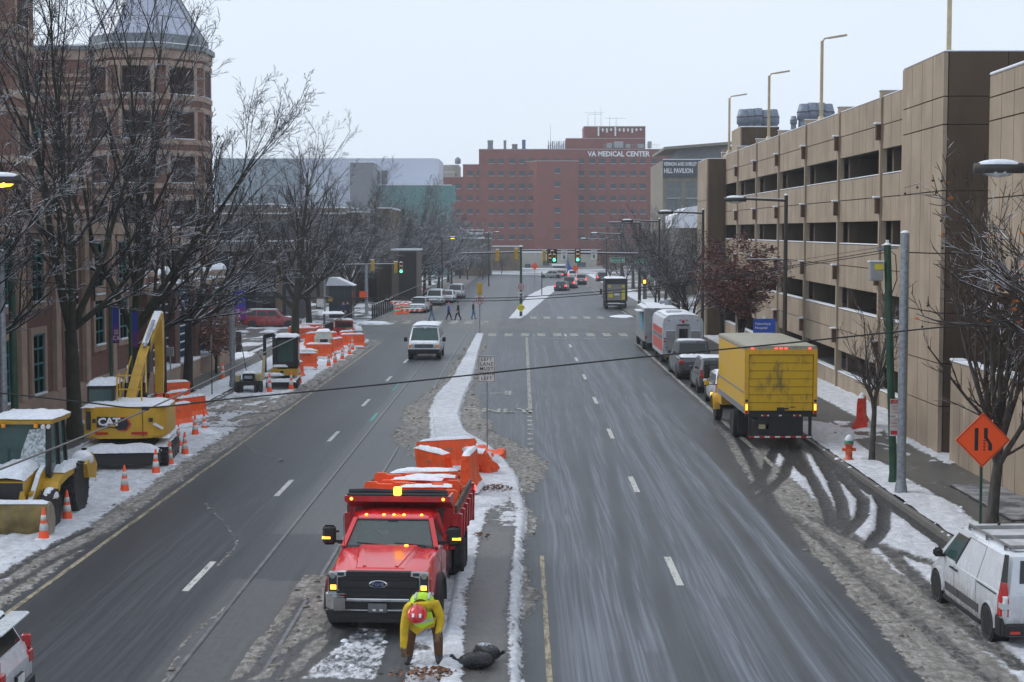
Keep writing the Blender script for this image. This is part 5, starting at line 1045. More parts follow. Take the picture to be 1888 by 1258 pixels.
for s in (-1, 1):
    m = M(); m.prism([(s*1.0, 1.0), (s*1.08, 1.0), (s*W2, 1.12), (s*W2, 1.62), (s*(W2+.02), 1.62), (s*(W2+.02), 1.74), (s*(W2-.08), 1.74), (s*(W2-.10), 1.15), (s*1.0, 1.06)], 'y', -3.85, -.12, MARK)
    for y in (-.45, -1.1, -1.75, -2.4, -3.05, -3.65): m.prism([(s*1.06, 1.0), (s*(W2+.06), 1.1), (s*(W2+.08), 1.68), (s*W2, 1.70), (s*1.1, 1.1)], 'y', y-.05, y+.05, MARK)
    m.build('dump_side', o); m = M(); m.bb(s*(W2-.06), s*(W2-.01), -3.8, -.2, 1.74, 1.90, mat('weathered_board', (.10, .085, .07), .9, var=.3)); m.build('side_board', o)
    m = M(); m.ball((s*.93, .53, 2.145), (.035, .02, .035), AMBERLIT, n=8, k=4); m.build('marker_lamp', o)
m = M(); m.bb(-1.15, 1.15, -3.93, -3.86, 1.0, 1.72, MARK); m.bb(-1.2, -1.1, -3.95, -3.8, .95, 1.80, MARK); m.bb(1.1, 1.2, -3.95, -3.8, .95, 1.80, MARK); m.build('tailgate', o)
m = M(); m.bb(-.09, .07, .50, .60, 2.22, 2.40, AMBERLIT, ch=.02); m.build('beacon', o)
for s in (-1, 1): m = M(); m.bb(s*1.19, s*1.23, -3.93, -3.83, 1.62, 1.74, REDLIT); m.build('side_marker', o)
fix_normals(o)

# ---------- yellow box truck ----------
o = thing('box_truck', 'yellow box truck with a grimy roll-up rear door behind the parked cars', 'box truck', (9.06, 54.5, 0), 0)
BX0, BX1, BZ0, BZ1, BL_ = -1.24, 1.26, 1.28, 3.66, 7.4
YSIDE = mat('yellow_box_paint', (.66, .39, .008), .42, coat=.15, var=.05, dirt=.18)
q = N('grimy_yellow_door'); p = q.pos(); a = q.noise(q.sc(p, 1.2, 1, .5), 1.3, 6, .7); b = q.noise(q.sc(p, 1, 1, .25), 5, 5, .7)
q.set(q.mix(q.ss(q.math('ADD', q.math('MULTIPLY', a, .6), q.math('MULTIPLY', b, .4)), .49, .64, 0, .8), (.64, .38, .006), (.10, .08, .03)), .5); DIRTY = q.m
m = M(); m.bb(BX0, BX1, .06, BL_, BZ0, BZ1-.06, YSIDE); m.build('box_body', o)
ROOF = mat('box_roof', (.34, .32, .24), .5, var=.15, dirt=.5); m = M(); m.loft([[(BX0-.01, 0, BZ1-.1), (BX1+.01, 0, BZ1-.1), (BX1+.01, BL_, BZ1-.1), (BX0-.01, BL_, BZ1-.1)], [(BX0+.02, 0, BZ1), (BX1-.02, 0, BZ1), (BX1-.02, BL_, BZ1), (BX0+.02, BL_, BZ1)], [(BX0+.5, .3, BZ1+.04), (BX1-.5, .3, BZ1+.04), (BX1-.5, BL_-.3, BZ1+.04), (BX0+.5, BL_-.3, BZ1+.04)]], ROOF); m.build('box_roof', o)
m = M(); m.bb(BX0, BX0+.12, -.03, .058, BZ0, BZ1-.12, YELP); m.bb(BX1-.12, BX1, -.03, .058, BZ0, BZ1-.12, YELP); m.bb(BX0+.12, BX1-.12, -.03, .058, BZ1-.30, BZ1-.12, YELP); m.bb(BX0, BX1, -.025, .058, BZ1-.12, BZ1-.1, ROOF); m.build('rear_frame', o)
m = M(); n = 7
for i in range(n): z0 = BZ0+.10+(BZ1-.32-BZ0-.1)*i/n; z1 = BZ0+.10+(BZ1-.32-BZ0-.1)*(i+1)/n; m.bb(BX0+.14, BX1-.14, .012, .056, z0+.012, z1-.005, DIRTY)
m.bb(BX0+.12, BX1-.12, .05, .062, BZ0, BZ1-.3, BLACK); d = m.build('roll_door', o); m = M(); m.bb(-.12, .14, -.03, .012, BZ0+.10, BZ0+.22, BLACK); m.bar((.0, -.03, BZ0+.14), (.28, -.03, BZ0+.20), .04, .04, BLACK); m.bb(.34, .50, -.005, .012, BZ0+.22, BZ0+.25, BLACK); m.build('latch', d)
AL = mat('aluminium_rail', (.33, .34, .34), .4, .6, dirt=.4); m = M()
for s in (BX0-.015, BX1-.005): m.bb(s, s+.02, .05, BL_, BZ0, BZ0+.22, AL); m.bb(s, s+.02, .05, BL_, BZ0+.70, BZ0+.76, AL); m.bb(s, s+.02, .0, BL_, BZ1-.13, BZ1-.07, AL)
for s in (BX0-.02, BX1): m.bb(s, s+.02, 0, .05, BZ0, BZ1-.1, YELP)
m.build('side_rail', o)
for x in (-1.0, -.17, 0, .17, 1.0): m = M(); m.bb(x-.055, x+.055, -.05, -.02, BZ1-.105, BZ1-.065, REDLIT if x != 0 else REDLIT, ch=.01); m.build('clearance_lamp', o)
for s in (-1, 1): m = M(); x = BX0+.05 if s < 0 else BX1-.05; m.bb(x-.05, x+.05, -.06, -.02, BZ0+.02, BZ0+.12, REDL, ch=.01); m.bb(x-.035, x+.035, -.06, -.031, BZ0+.13, BZ0+.34, AMBERLIT, ch=.01); m.lathe([(.0, 0), (.05, 0), (.05, .02)], BLACK, (x, -.05, BZ0+.46), 10, 'y'); m.build('tail_light', o)
m = M(); m.bb(BX0, BX1, -.05, .1, BZ0-.10, BZ0, BLACK); m.bb(-.8, .8, .02, .1, .50, 1.18, BLACK)
for s in (-1, 1): m.bb(s*1.0, s*1.1, .0, .12, .42, 1.2, BLACK); m.bb(s*.42, s*.52, .0, 7.6, .75, 1.0, BLACK); m.bb(s*.66, s*1.18, 2.3, 2.34, .3, 1.15, BLACK)
m.bb(-1.12, 1.12, -.04, .06, .42, .52, BLACK)
for i in range(6): m.bb(-1.0+i*.33, 1.1+0*i if 0 else -.9+i*.33, .3+i*.8, .36+i*.8, 1.1, 1.27, BLACK)
m.build('chassis', o)
m = M()
for i in range(12): m.bb(-1.1+i*.183, -1.1+(i+1)*.183-.004, -.052, -.041, .44, .50, REDL if i % 2 == 0 else REFL)
for x in (-.62, .50): m.bb(x, x+.16, -.06, -.05, BZ0-.08, BZ0-.03, REDL); m.bb(x-.05, x, -.06, -.05, BZ0-.08, BZ0-.03, REFL); m.bb(x+.16, x+.21, -.06, -.05, BZ0-.08, BZ0-.03, REFL)
m.bb(-.06, .04, -.06, -.05, BZ0-.08, BZ0-.03, REFL); m.build('reflective_tape', o)
m = M(); m.bb(-.75, -.42, -.0, .02, .75, .90, mat('plate_tan', (.4, .34, .2), .5)); m.build('licence_plate', o)
WR = mat('white_wheel', (.5, .5, .48), .5, dirt=.4)
for s in (-1, 1): wheel(o, s*1.07, 3.8, .50, .26, 26, WR, steel=True); wheel(o, s*.78, 3.8, .50, .26, 18, WR, steel=True); wheel(o, s*1.02, 9.3, .50, .28, 26, WR, steel=True)
m = M(); m.loft([[(-1.1, 7.55, .8), (1.1, 7.55, .8), (1.1, 9.1, .8), (-1.1, 9.1, .8)], [(-1.12, 7.55, 1.7), (1.12, 7.55, 1.7), (1.12, 9.0, 1.7), (-1.12, 9.0, 1.7)], [(-1.0, 7.6, 2.5), (1.0, 7.6, 2.5), (1.0, 8.6, 2.5), (-1.0, 8.6, 2.5)]], YELP)
m.loft([[(-1.0, 9.0, .75), (1.0, 9.0, .75), (1.0, 9.0, 1.62), (-1.0, 9.0, 1.62)], [(-.95, 10.4, .7), (.95, 10.4, .7), (.9, 10.4, 1.4), (-.9, 10.4, 1.4)]], YELP)
for s in (-1, 1):
    rg = [[(s*1.0, 9.3+.6*math.cos(a), .5+.6*math.sin(a)), (s*1.26, 9.3+.6*math.cos(a), .5+.6*math.sin(a)), (s*1.28, 9.3+.53*math.cos(a), .5+.53*math.sin(a)), (s*1.0, 9.3+.52*math.cos(a), .5+.52*math.sin(a))] for a in [PI*i/10 for i in range(11)]]; m.loft(rg, YELP, True, True)
m.build('cab', o)
m = M(); m.ball((-1.2, 9.9, 1.0), (.06, .1, .08), AMBERLIT); m.build('turn_lamp', o)
for s in (-1, 1):
    m = M(); m.bb(s*1.42, s*1.66, 8.75, 8.9, 1.75, 2.35, BLACK, ch=.05); m.bb(s*1.44, s*1.64, 8.75, 8.88, 1.44, 1.68, YELP, ch=.05); m.bar((s*1.1, 8.8, 2.3), (s*1.45, 8.8, 2.3), .03, .03, BLACK); m.bar((s*1.1, 8.8, 1.5), (s*1.45, 8.8, 1.5), .03, .03, BLACK); m.build('mirror', o)
    m = M(); m.pane((s*1.12, 7.8, 1.72), (s*1.12, 8.9, 1.72), (s*1.01, 8.55, 2.45), (s*1.01, 7.8, 2.45), .03, .97, .03, .95, .01, GLASS, (s, 0, 0)); m.build('window', o)
fix_normals(o)

# ---------- white cargo van on the right ----------
o = thing('cargo_van', 'small white cargo van with grey side mouldings parked at the lower right corner', 'van', (9.42, 29.9, 0), R(2.2)); w = .915
WV = WHITEP
st = [(-2.25, .30, 1.0, .80, .88, .86), (-2.18, .24, 1.04, .86, .915, .90), (-1.6, .22, 1.06, .88, .92, .90), (0, .22, 1.04, .88, .92, .90), (1.1, .22, 1.04, .88, .915, .89), (1.75, .22, .98, .87, .90, .82), (2.2, .25, .84, .80, .84, .70), (2.42, .32, .66, .62, .66, .5)]
m = M(); body_loft(st, m, WV)
hh = house(m, -2.22, 1.70, .895, -2.02, .72, .76, .98, 1.71, WV, .12, .03)
for s in (-1, 1):
    for y in (1.55, -1.51):
        rg = [[(s*.86, y+.42*math.cos(a), .34+.42*math.sin(a)), (s*.925, y+.42*math.cos(a), .34+.42*math.sin(a)), (s*.945, y+.37*math.cos(a), .34+.37*math.sin(a)), (s*.88, y+.36*math.cos(a), .34+.36*math.sin(a))] for a in [PI*i/12 for i in range(13)]]; m.loft(rg, WV, True, True)
m.build('body', o)
for s in (-1, 1):
    for y in (1.55, -1.51): m = M(); m.cyl((s*.6, y, .34), (s*.928, y, .34), .37, BLACK, n=22); m.build('wheel_arch', o)
    m = M(); m.bb(s*.9, s*.925, -1.1, 1.15, .20, .28, BLACK); m.build('sill', o)
for s in (-1, 1):
    for y in (1.55, -1.51): wheel(o, s*.84, y, .325, .21, 28, RIM)
for s in (-1, 1):
    for y0, y1 in ((.22, 1.02), (-.98, .18)): m = M(); m.bb(s*.918, s*.936, y0, y1, .40, .56, mat('grey_moulding', (.06, .06, .065), .6), ch=.006); m.build('side_moulding', o)
SEAM = mat('panel_seam', (.16, .17, .18), .7)
for s, sd in ((-1, 'left'), (1, 'right')):
    m = fpane(hh, sd, .705, .92, .10, .86, .008, GLASSG); m.build('window', o); m = fpane(hh, sd, .69, .705, .06, .9, .010, BLACK); P = M(); m.build('window_frame', o)
    m = M()
    for u0, u1, v0, v1 in ((.365, .372, .02, .92), (.685, .69, .02, .92), (.37, .69, .90, .912)):
        a = fpane(hh, sd, u0, u1, v0, v1, .003, SEAM); m.add(a.v, a.f, SEAM)
    for y in (-.80, .48): m.bb(s*.9195, s*.923, y-.006, y+.006, .32, 1.0, SEAM)
    m.bb(s*.905, s*.925, -1.9, -.85, .955, .972, BLACK)
    m.build('door_seam', o)
    for y in (.36, .62): m = M(); m.bb(s*.915, s*.955, y-.08, y+.08, .90, .94, BLACK, ch=.01); m.build('door_handle', o)
    m = M(); m.bb(s*.93, s*1.12, 1.12, 1.26, 1.02, 1.2, BLACK, ch=.05); m.bb(s*.88, s*.96, 1.15, 1.22, 1.02, 1.08, BLACK); m.build('mirror', o)
    m = M(); m.loft([[(s*.80, -2.262, .62), (s*.93, -2.20, .62), (s*.93, -2.02, .62)], [(s*.80, -2.262, .92), (s*.932, -2.18, .92), (s*.932, -2.05, .92)], [(s*.82, -2.22, 1.22), (s*.90, -2.14, 1.22), (s*.895, -2.08, 1.22)]], REDL); m.bb(s*.80, s*.935, -2.27, -2.1, .76, .86, CLEARL); m.build('tail_light', o)
    m = M(); m.loft([[(s*.82, -2.22, 1.225), (s*.90, -2.12, 1.225), (s*.895, -2.08, 1.225)], [(s*.74, -2.06, 1.70), (s*.80, -2.0, 1.70), (s*.79, -1.97, 1.70)]], BLACK); m.build('rear_pillar_trim', o)
m = fpane(hh, 'front', .06, .94, .05, .94, .008, GLASS); m.build('windshield', o)
m = fpane(hh, 'rear', .16, .48, .30, .84, .012, GLASS); m.build('rear_window', o); m = fpane(hh, 'rear', .52, .84, .30, .84, .012, GLASS); m.build('rear_window', o)
m = M(); m.loft([[(-.93, -1.98, .25), (-.93, -1.98, .62), (-.90, -2.2, .62), (-.9, -2.2, .25)], [(-.9, -2.3, .28), (-.9, -2.3, .5), (-.88, -2.33, .48), (-.88, -2.33, .3)], [(.9, -2.3, .28), (.9, -2.3, .5), (.88, -2.33, .48), (.88, -2.33, .3)], [(.93, -1.98, .25), (.93, -1.98, .62), (.90, -2.2, .62), (.9, -2.2, .25)]], BLACK); m.bb(-.86, .86, -2.34, -2.2, .28, .50, BLACK, ch=.03)
for s in (-1, 1): m.bb(s*.88, s*.935, -2.2, -1.92, .24, .60, BLACK, ch=.02)
m.build('bumper', o); m = M()
for s in (-1, 1): m = M(); m.bb(s*.62, s*.8, -2.36, -2.33, .33, .38, REDL); m.build('reflector', o)
m = M(); m.bb(-.4, -.1, -2.275, -2.255, .66, .78, REFL); m.build('licence_plate', o)
m = M()
for x in (-.62, .62): m.bb(x-.02, x+.02, -1.9, .5, 1.78, 1.81, AL)
for y in (-1.7, -.7, .3): m.bb(-.7, .7, y-.03, y+.03, 1.755, 1.80, AL); m.bb(-.70, -.66, y-.03, y+.03, 1.70, 1.80, AL); m.bb(.66, .70, y-.03, y+.03, 1.70, 1.80, AL)
m.ball((0, .62, 1.78), (.03, .05, .04), BLACK); m.build('roof_rack', o)
m = M(); m.pane((-.6, .82, 1.742), (.6, .82, 1.742), (.6, -1.9, 1.747), (-.6, -1.9, 1.747), 0, 1, 0, 1, .0, mat('frosty_roof', (.5, .5, .52), .6, var=.2), (0, 0, 1)); m.build('frost', o)
fix_normals(o)

# ---------- white passenger van coming on ----------
o = thing('passenger_van', 'white full size van with snow on its roof driving towards the viewer', 'van', (-6.0, 98.2, 0), PI); w = 1.0
VW = mat('van_white', (.54, .57, .62), .35, var=.05, dirt=.25, spray=.6)
m = M(); st = [(-2.9, .45, 1.1, .9, .98, .96), (-2.8, .4, 1.15, .96, 1.0, .98), (0, .4, 1.15, .97, 1.0, .98), (1.6, .4, 1.14, .97, 1.0, .96), (2.3, .42, 1.12, .96, .99, .93), (2.62, .5, 1.02, .93, .96, .9), (2.68, .55, .98, .9, .93, .88)]
body_loft(st, m, VW); hh = house(m, -2.85, 2.0, .97, -2.7, 1.25, .80, 1.1, 2.02, VW, .1, .05); m.build('body', o)
fpane(hh, 'front', .05, .95, .08, .88, .01, GLASSG).build('windshield', o)
for sd in ('left', 'right'):
    for u in ((.05, .26), (.28, .48), (.50, .72), (.75, .95)): fpane(hh, sd, *u, .2, .82, .01).build('window', o)
m = M(); m.bb(-.56, .56, 2.6, 2.70, .76, .97, BLACK); 
for z in (.80, .85, .90): m.bb(-.55, .55, 2.69, 2.71, z, z+.015, STEEL)
m.build('grille', o)
for s in (-1, 1):
    m = M(); m.bb(s*.57, s*.74, 2.6, 2.71, .78, .95, CLEARL, ch=.02); k = m.build('headlight', o); m = M(); m.bb(s*.76, s*.93, 2.55, 2.70, .76, .95, AMBER, ch=.02); m.build('turn_lamp', k)
    m = M(); m.bb(s*1.08, s*1.30, 1.6, 1.72, 1.08, 1.36, BLACK, ch=.04); m.bar((s*.95, 1.65, 1.15), (s*1.12, 1.65, 1.18), .04, .04, BLACK); m.build('mirror', o)
    for y in (1.75, -1.75): wheel(o, s*.86, y, .37, .24)
    [M().cyl((s*.7, y, .4), (s*1.003, y, .4), .43, BLACK, n=18).build('wheel_arch', o) for y in (1.75, -1.75)]
m = M(); m.bb(-.98, .98, 2.62, 2.80, .50, .68, BLACK, ch=.03); m.bb(-.96, .96, 2.6, 2.72, .38, .50, BLACK); m.bb(-.95, .95, 2.64, 2.79, .682, .71, SNOW); m.build('bumper', o)
snow_sheet(o, -.82, .82, -2.7, 1.3, 2.05, .08, 5, 'roof_snow', crown=.03); snow_sheet(o, -.85, .85, 2.0, 2.6, 1.13, .06, 6, 'hood_snow', tilt=-.09)
m = M(); m.prism([(-.24, 2.02), (.24, 2.02), (0, 1.86)], 'y', 1.26, 1.40, SNOW); m.build('snow', o)
fix_normals(o)
# ---------- vehicles parked past the yellow truck ----------
car('small white hatchback parked directly in front of the yellow box truck', 'car', (9.3, 70.2, 0), 0, 'hatch', WHITEP, 4.2, 1.75, 1.5, snow=.03)
car('dark suv with snow on its roof parked between the white hatchback and the grey pickup', 'car', (9.4, 76.8, 0), 0, 'suv', DARKP, 4.5, 1.85, 1.66, snow=.045)
car('grey pickup truck with a snow filled bed parked behind the white shuttle bus', 'pickup truck', (9.2, 84.8, 0), 0, 'pickup', mat('pickup_grey_paint', (.075, .082, .09), .3, coat=.4, dirt=.4), 5.8, 2.0, 1.92, snow=.03, wr=.39, name='pickup_truck')
PK = [x for x in COL.objects if x.name == 'pickup_truck'][0]; snow_sheet(PK, -.84, .84, -2.75, -1.1, 1.16, .12, 8, 'bed_snow')
# shuttle bus
o = thing('shuttle_bus', 'white shuttle bus with red side stripes and a square rear window parked past the pickup', 'bus', (9.55, 92.4, 0), 0)
BW, BH = 1.2, 2.95; m = M(); prof = [(-BW, .5), (-BW, 2.45), (-BW+.08, 2.72), (-BW+.35, 2.87), (0, BH), (BW-.35, 2.87), (BW-.08, 2.72), (BW, 2.45), (BW, .5)]
m.prism(prof, 'y', 0, 7.2, VW, True); m.prism([(x*.86, .5+(z-.5)*.92) for x, z in prof], 'y', -.08, .02, VW, True); m.build('body', o)
m = M(); m.bb(-.42, .42, -.10, -.07, .7, 2.35, mat('bus_door', (.33, .35, .37), .4)); d = m.build('rear_door', o); m = M(); m.bb(-.24, .26, -.13, -.09, 1.5, 2.12, GLASS, ch=.01); m.build('window', d)
for x0, x1 in ((-1.02, -.46), (.46, 1.02)): m = M(); m.bb(x0, x1, -.10, -.07, .8, 1.98, mat('bus_grey_panel', (.27, .28, .28), .5, dirt=.3)); m.bb(x0, x1, -.12, -.07, 1.98, 2.03, SNOW); m.build('panel', o)
for s in (-1, 1):
    for k, zz in enumerate((1.52, 1.36, 1.20, 1.04)): m = M(); m.lathe([(.0, -.02), (.06, -.02), (.06, .03)], REDL if k < 2 else CLEARL, (s*1.08, -.08, zz), 10, 'y'); m.build('tail_light', o)
m = M()
for x in (-.85, -.18, .22, .85): m.bb(x-.05, x+.05, -.11, -.07, 2.60, 2.65, REDL)
m.bb(-.07, .07, -.14, -.06, 2.48, 2.62, REDL); m.build('clearance_lamp', o)
m = M(); m.bb(-.34, .34, -.11, -.07, 2.30, 2.38, BLACK); m.build('vent', o)
m = M(); RS = mat('bus_red_stripe', (.55, .06, .035), .45, dirt=.3)
for i in range(8):
    y = .3+i*.82; m.bb(-BW-.012, -BW-.002, y, y+.66, 1.72, 2.12, RS); m.prism([(y-.1, .75), (y+.5, .75), (y+.7, 1.42), (y+.1, 1.42)], 'x', -BW-.012, -BW-.002, RS)
    m.bb(-BW-.010, -BW-.002, y, y+.6, 1.45, 1.70, GLASS)
m.build('side_graphics', o)
m = M(); m.bb(-1.1, 1.1, -.16, -.02, .45, .62, mat('bus_bumper', (.35, .22, .04), .6), ch=.03); m.bb(-1.0, 1.0, 0, 7, .25, .55, BLACK); m.build('bumper', o)
for s in (-1, 1): wheel(o, s*1.0, 1.9, .42, .3); wheel(o, s*1.0, 6.2, .42, .26)
m = M(); m.bb(-.75, .1, 1.6, 2.9, 2.93, 3.12, VW, ch=.04); m.build('roof_unit', o); snow_sheet(o, -.95, .95, .1, 7.1, 2.88, .07, 9, 'roof_snow', crown=.08); fix_normals(o)
# food truck
o = thing('food_truck', 'pale food truck with snowy roof and blue side screen past the shuttle bus', 'food truck', (9.25, 103.4, 0), 0)
FT = mat('food_truck_paint', (.30, .31, .31), .4, .2, dirt=.35); m = M(); m.bb(-1.15, 1.15, 0, 6.8, .6, 2.85, FT, ch=.05); m.bb(-1.1, 1.1, 6.8, 8.2, .6, 2.1, FT, ch=.1); m.build('body', o)
m = M(); m.pane((-1.15, .5, 1.35), (-1.15, 3.2, 1.35), (-1.22, 3.2, 2.55), (-1.22, .5, 2.55), 0, 1, 0, 1, .03, mat('blue_screen', (.10, .30, .42), .4), (-1, 0, 0)); m.bb(-1.55, -1.16, .4, 3.3, 2.6, 2.66, SNOW); m.build('serving_screen', o)
m = M(); m.bb(.1, 1.0, -.03, 0, 1.55, 2.15, GLASS); m.bb(.05, 1.05, -.2, 0, 2.17, 2.23, SNOW); m.build('rear_window', o)
m = M(); m.bb(-1.0, 1.0, -.12, 0, .55, .68, STEEL); m.bb(-.95, .95, 0, 8, .35, .6, BLACK); m.build('bumper', o)
for s in (-1, 1): wheel(o, s*.98, 1.7, .42, .3); wheel(o, s*.98, 7.1, .42, .26); m = M(); m.bb(s*.95, s*1.08, -.03, 0, .85, 1.0, REDL); m.build('tail_light', o)
snow_sheet(o, -1.1, 1.1, .05, 6.7, 2.86, .14, 10, 'roof_snow'); m = M(); m.cyl((.6, 2, 2.9), (.6, 2, 3.35), .22, STEEL); m.bb(.2, 1, 3.5, 4.3, 2.9, 3.2, STEEL)
for s in (-1.05, 1.05): m.bar((s, .2, 3.12), (s, 6.5, 3.12), .04, .04, STEEL)
m.build('roof_vent', o); fix_normals(o)
# black delivery truck with a lift gate beyond the crossing
o = thing('delivery_truck', 'black delivery truck with grey and yellow rear shutter parked past the crossing', 'truck', (10.0, 165.5, 0), R(-1)); m = M(); m.bb(-1.2, 1.2, 0, 6, .9, 3.3, BLACK, ch=.04); m.bb(-1.1, 1.1, 6, 8, .5, 2.3, BLACK, ch=.2); m.build('body', o)
SH = mat('shutter_grey', (.22, .21, .2), .6, dirt=.4); YG = mat('safety_yellow', (.60, .52, .03), .5); m = M(); m.bb(-.95, .95, -.05, 0, 1.0, 2.7, SH); d = m.build('rear_shutter', o); m = M(); m.bb(-.85, -.35, -.09, -.05, 1.3, 1.8, YG); m.bb(.6, .93, -.09, -.05, 1.05, 2.1, YG); m.bb(-.85, -.55, -.09, -.05, 2.35, 2.6, YG); m.bb(.6, .9, -.09, -.05, 2.35, 2.6, YG); m.bb(-.2, .35, -.09, -.05, 1.5, 1.75, REFL); m.build('warning_panel', d)
snow_sheet(o, -1.15, 1.15, 0, 6, 3.3, .12, 12, 'roof_snow'); m = M(); m.bb(-1.1, 1.1, -.5, 0, .45, .62, BLACK); m.bb(-.9, .9, -.45, -.05, .62, .68, SNOW); m.build('lift_gate', o)
for s in (-1, 1): wheel(o, s*.98, 1.7, .42, .35); wheel(o, s*.98, 6.9, .42, .26); m = M(); m.bb(s*1.25, s*1.5, 6.6, 6.7, 1.4, 2.0, BLACK); m.bar((s*1.1, 6.6, 1.7), (s*1.3, 6.6, 1.7), .03, .03, BLACK); m.build('mirror', o)
fix_normals(o)
# ---------- traffic far up the right side ----------
GD = 'cars moving away up the street'
def pc(px, py, **k): q = gp(px, py); return (q.x, q.y, 0)
NAVY = mat('navy_paint', (.02, .03, .05), .3, coat=.5); MAROON = mat('maroon_paint', (.20, .02, .02), .3, coat=.5)
mv = dict(snow=0, name='moving_car', group=GD, lit=True)
x, y, _ = pc(1036, 536); car('low dark navy sedan pulling away beside the tip of the far snowy median', 'car', (x, y, 0), R(-8), 'sedan', NAVY, 4.7, 1.9, 1.4, **mv)
x, y, _ = pc(1049, 532.5); car('dark suv just ahead of the navy sedan with red tail lights', 'car', (x+.3, y+3, 0), R(-8), 'suv', DARKP, 4.7, 1.95, 1.75, **mv)
x, y, _ = pc(1070.5, 524.5); car('silver suv with lit tail lights driving away in the middle of the far road', 'car', (x, y, 0), 0, 'suv', SILVER, 4.7, 1.95, 1.75, **mv)
x, y, _ = pc(1057, 515); car('white suv in the queue at the far junction', 'car', (x, y, 0), R(-5), 'suv', WHITEP, 4.7, 1.95, 1.75, **mv)
x, y, _ = pc(1109, 520); car('dark car with red lights next to the black delivery truck', 'car', (x, y, 0), 0, 'suv', NAVY, 4.7, 1.95, 1.7, **mv)
x, y, _ = pc(1016, 513); car('grey car crossing the far junction sideways', 'car', (x, y, 0), R(80), 'sedan', SILVER, 4.6, 1.8, 1.45, **mv)
x, y, _ = pc(1030, 512.5); car('maroon car crossing the far junction behind the grey one', 'car', (x, y, 0), R(80), 'sedan', MAROON, 4.6, 1.8, 1.45, **mv)
# parked on the left past the crossing
GP = 'cars parked on the left beyond the crossing'; pk = dict(group=GP)
x, y, _ = pc(771, 578); car('silver hatchback facing us beside the pile of orange barricades', 'car', (x, y+2, 0), R(176), 'hatch', SILVER, 4.3, 1.8, 1.5, **pk)
x, y, _ = pc(801, 564); car('white suv with a dark grille parked behind the silver hatchback', 'car', (x, y+2, 0), R(176), 'suv', WHITEP, 4.8, 1.95, 1.75, **pk)
x, y, _ = pc(819, 560); car('white sedan half hidden by the white suv on its near side', 'car', (x+.2, y+4, 0), R(176), 'sedan', WHITEP, 4.6, 1.8, 1.4, **pk)
x, y, _ = pc(840, 551); car('silver minivan at the end of the row of parked cars', 'car', (x, y+2, 0), R(176), 'van', SILVER, 4.9, 1.95, 1.75, **pk)
car('red hatchback parked side on under the trees behind the small excavator', 'car', (-20.8, 130, 0), R(-90), 'suv', mat('cherry_paint', (.25, .010, .015), .3, coat=.6, dirt=.15), 4.7, 1.85, 1.6, snow=.02, group=None)
# white car cut by the lower left corner
o = car('white suv with a red tail light cut off by the lower left corner', 'car', (-9.98, 23.3, 0), R(92), 'suv', WHITEP, 4.6, 1.86, 1.62, snow=.05, lit=False)
m = M(); m.bb(-.72, .72, -2.30, -2.0, 1.50, 1.56, WHITEP, ch=.02); m.build('roof_spoiler', o)
# ---------- cones ----------
CONEW = mat('cone_white_band', (.62, .62, .6), .5, dirt=.3); CONEO = mat('cone_orange', (.90, .085, .012), .5, var=.08, dirt=.15)
def cone(loc, lab, h=.78):
    o = thing('traffic_cone', lab, 'traffic cone', loc, random.Random(int(loc[0]*97+loc[1]*31)).uniform(0, 3), 'orange cones with white bands along the works')
    m = M(); m.bb(-.18, .18, -.18, .18, 0, .03, CONEO, ch=.01); m.lathe([(.145, .03), (.135, .05), (.028, h), (.02, h+.005)], CONEO, n=14); m.build('cone_body', o)
    r = lambda z: .135+(.028-.135)*(z-.05)/(h-.05)+.004
    for z0, z1 in ((.30*h, .52*h), (.62*h, .78*h)): m = M(); m.lathe([(r(z0)-.01, z0), (r(z0), z0+.001), (r(z1), z1), (r(z1)-.01, z1+.001)], CONEW, n=14); m.build('band', o)
    m = M(); m.ball((0, 0, -.02), (.30, .28, .09), SNOW, n=12, k=4, z0=0, wob=.12, seed=int(loc[1])); m.build('snow', o); return o
CN = [(81, 996, 'cone standing at the corner of the loader bucket'), (124, 960, 'cone between the two wheels of the backhoe loader'), (230, 908.5, 'lone cone between the backhoe loader and the yellow excavator'), (287.5, 875, 'cone touching the near end of the excavator track'), (313, 859, 'cone halfway along the excavator track'), (341, 840, 'cone past the excavator track, on the street side'), (329, 825, 'cone half hidden behind the far end of the excavator track'), (360, 804, 'cone in front of the pair of barriers by the excavator'), (377, 797, 'dusty cone beside the barriers on the wet driveway'),
      (410.5, 701, 'cone on the wet sidewalk beside the galvanised pole'), (497, 725, 'cone at the near corner of the small excavator blade'), (537, 720, 'cone at the street end of the small excavator blade'), (552, 709, 'cone on its snow heap beside the end-on barrier'), (606, 677, 'cone just past the long front barrier'), (617.6, 671, 'cone second past the long front barrier'), (631, 664.5, 'cone below the white generator trailer'), (644, 655, 'cone below the red trencher'), (650, 647, 'last cone of the row by the red trencher')]
for i, (x, y, l) in enumerate(CN): cone(gp(x, y, .02), l, .80 if i < 9 else .95)
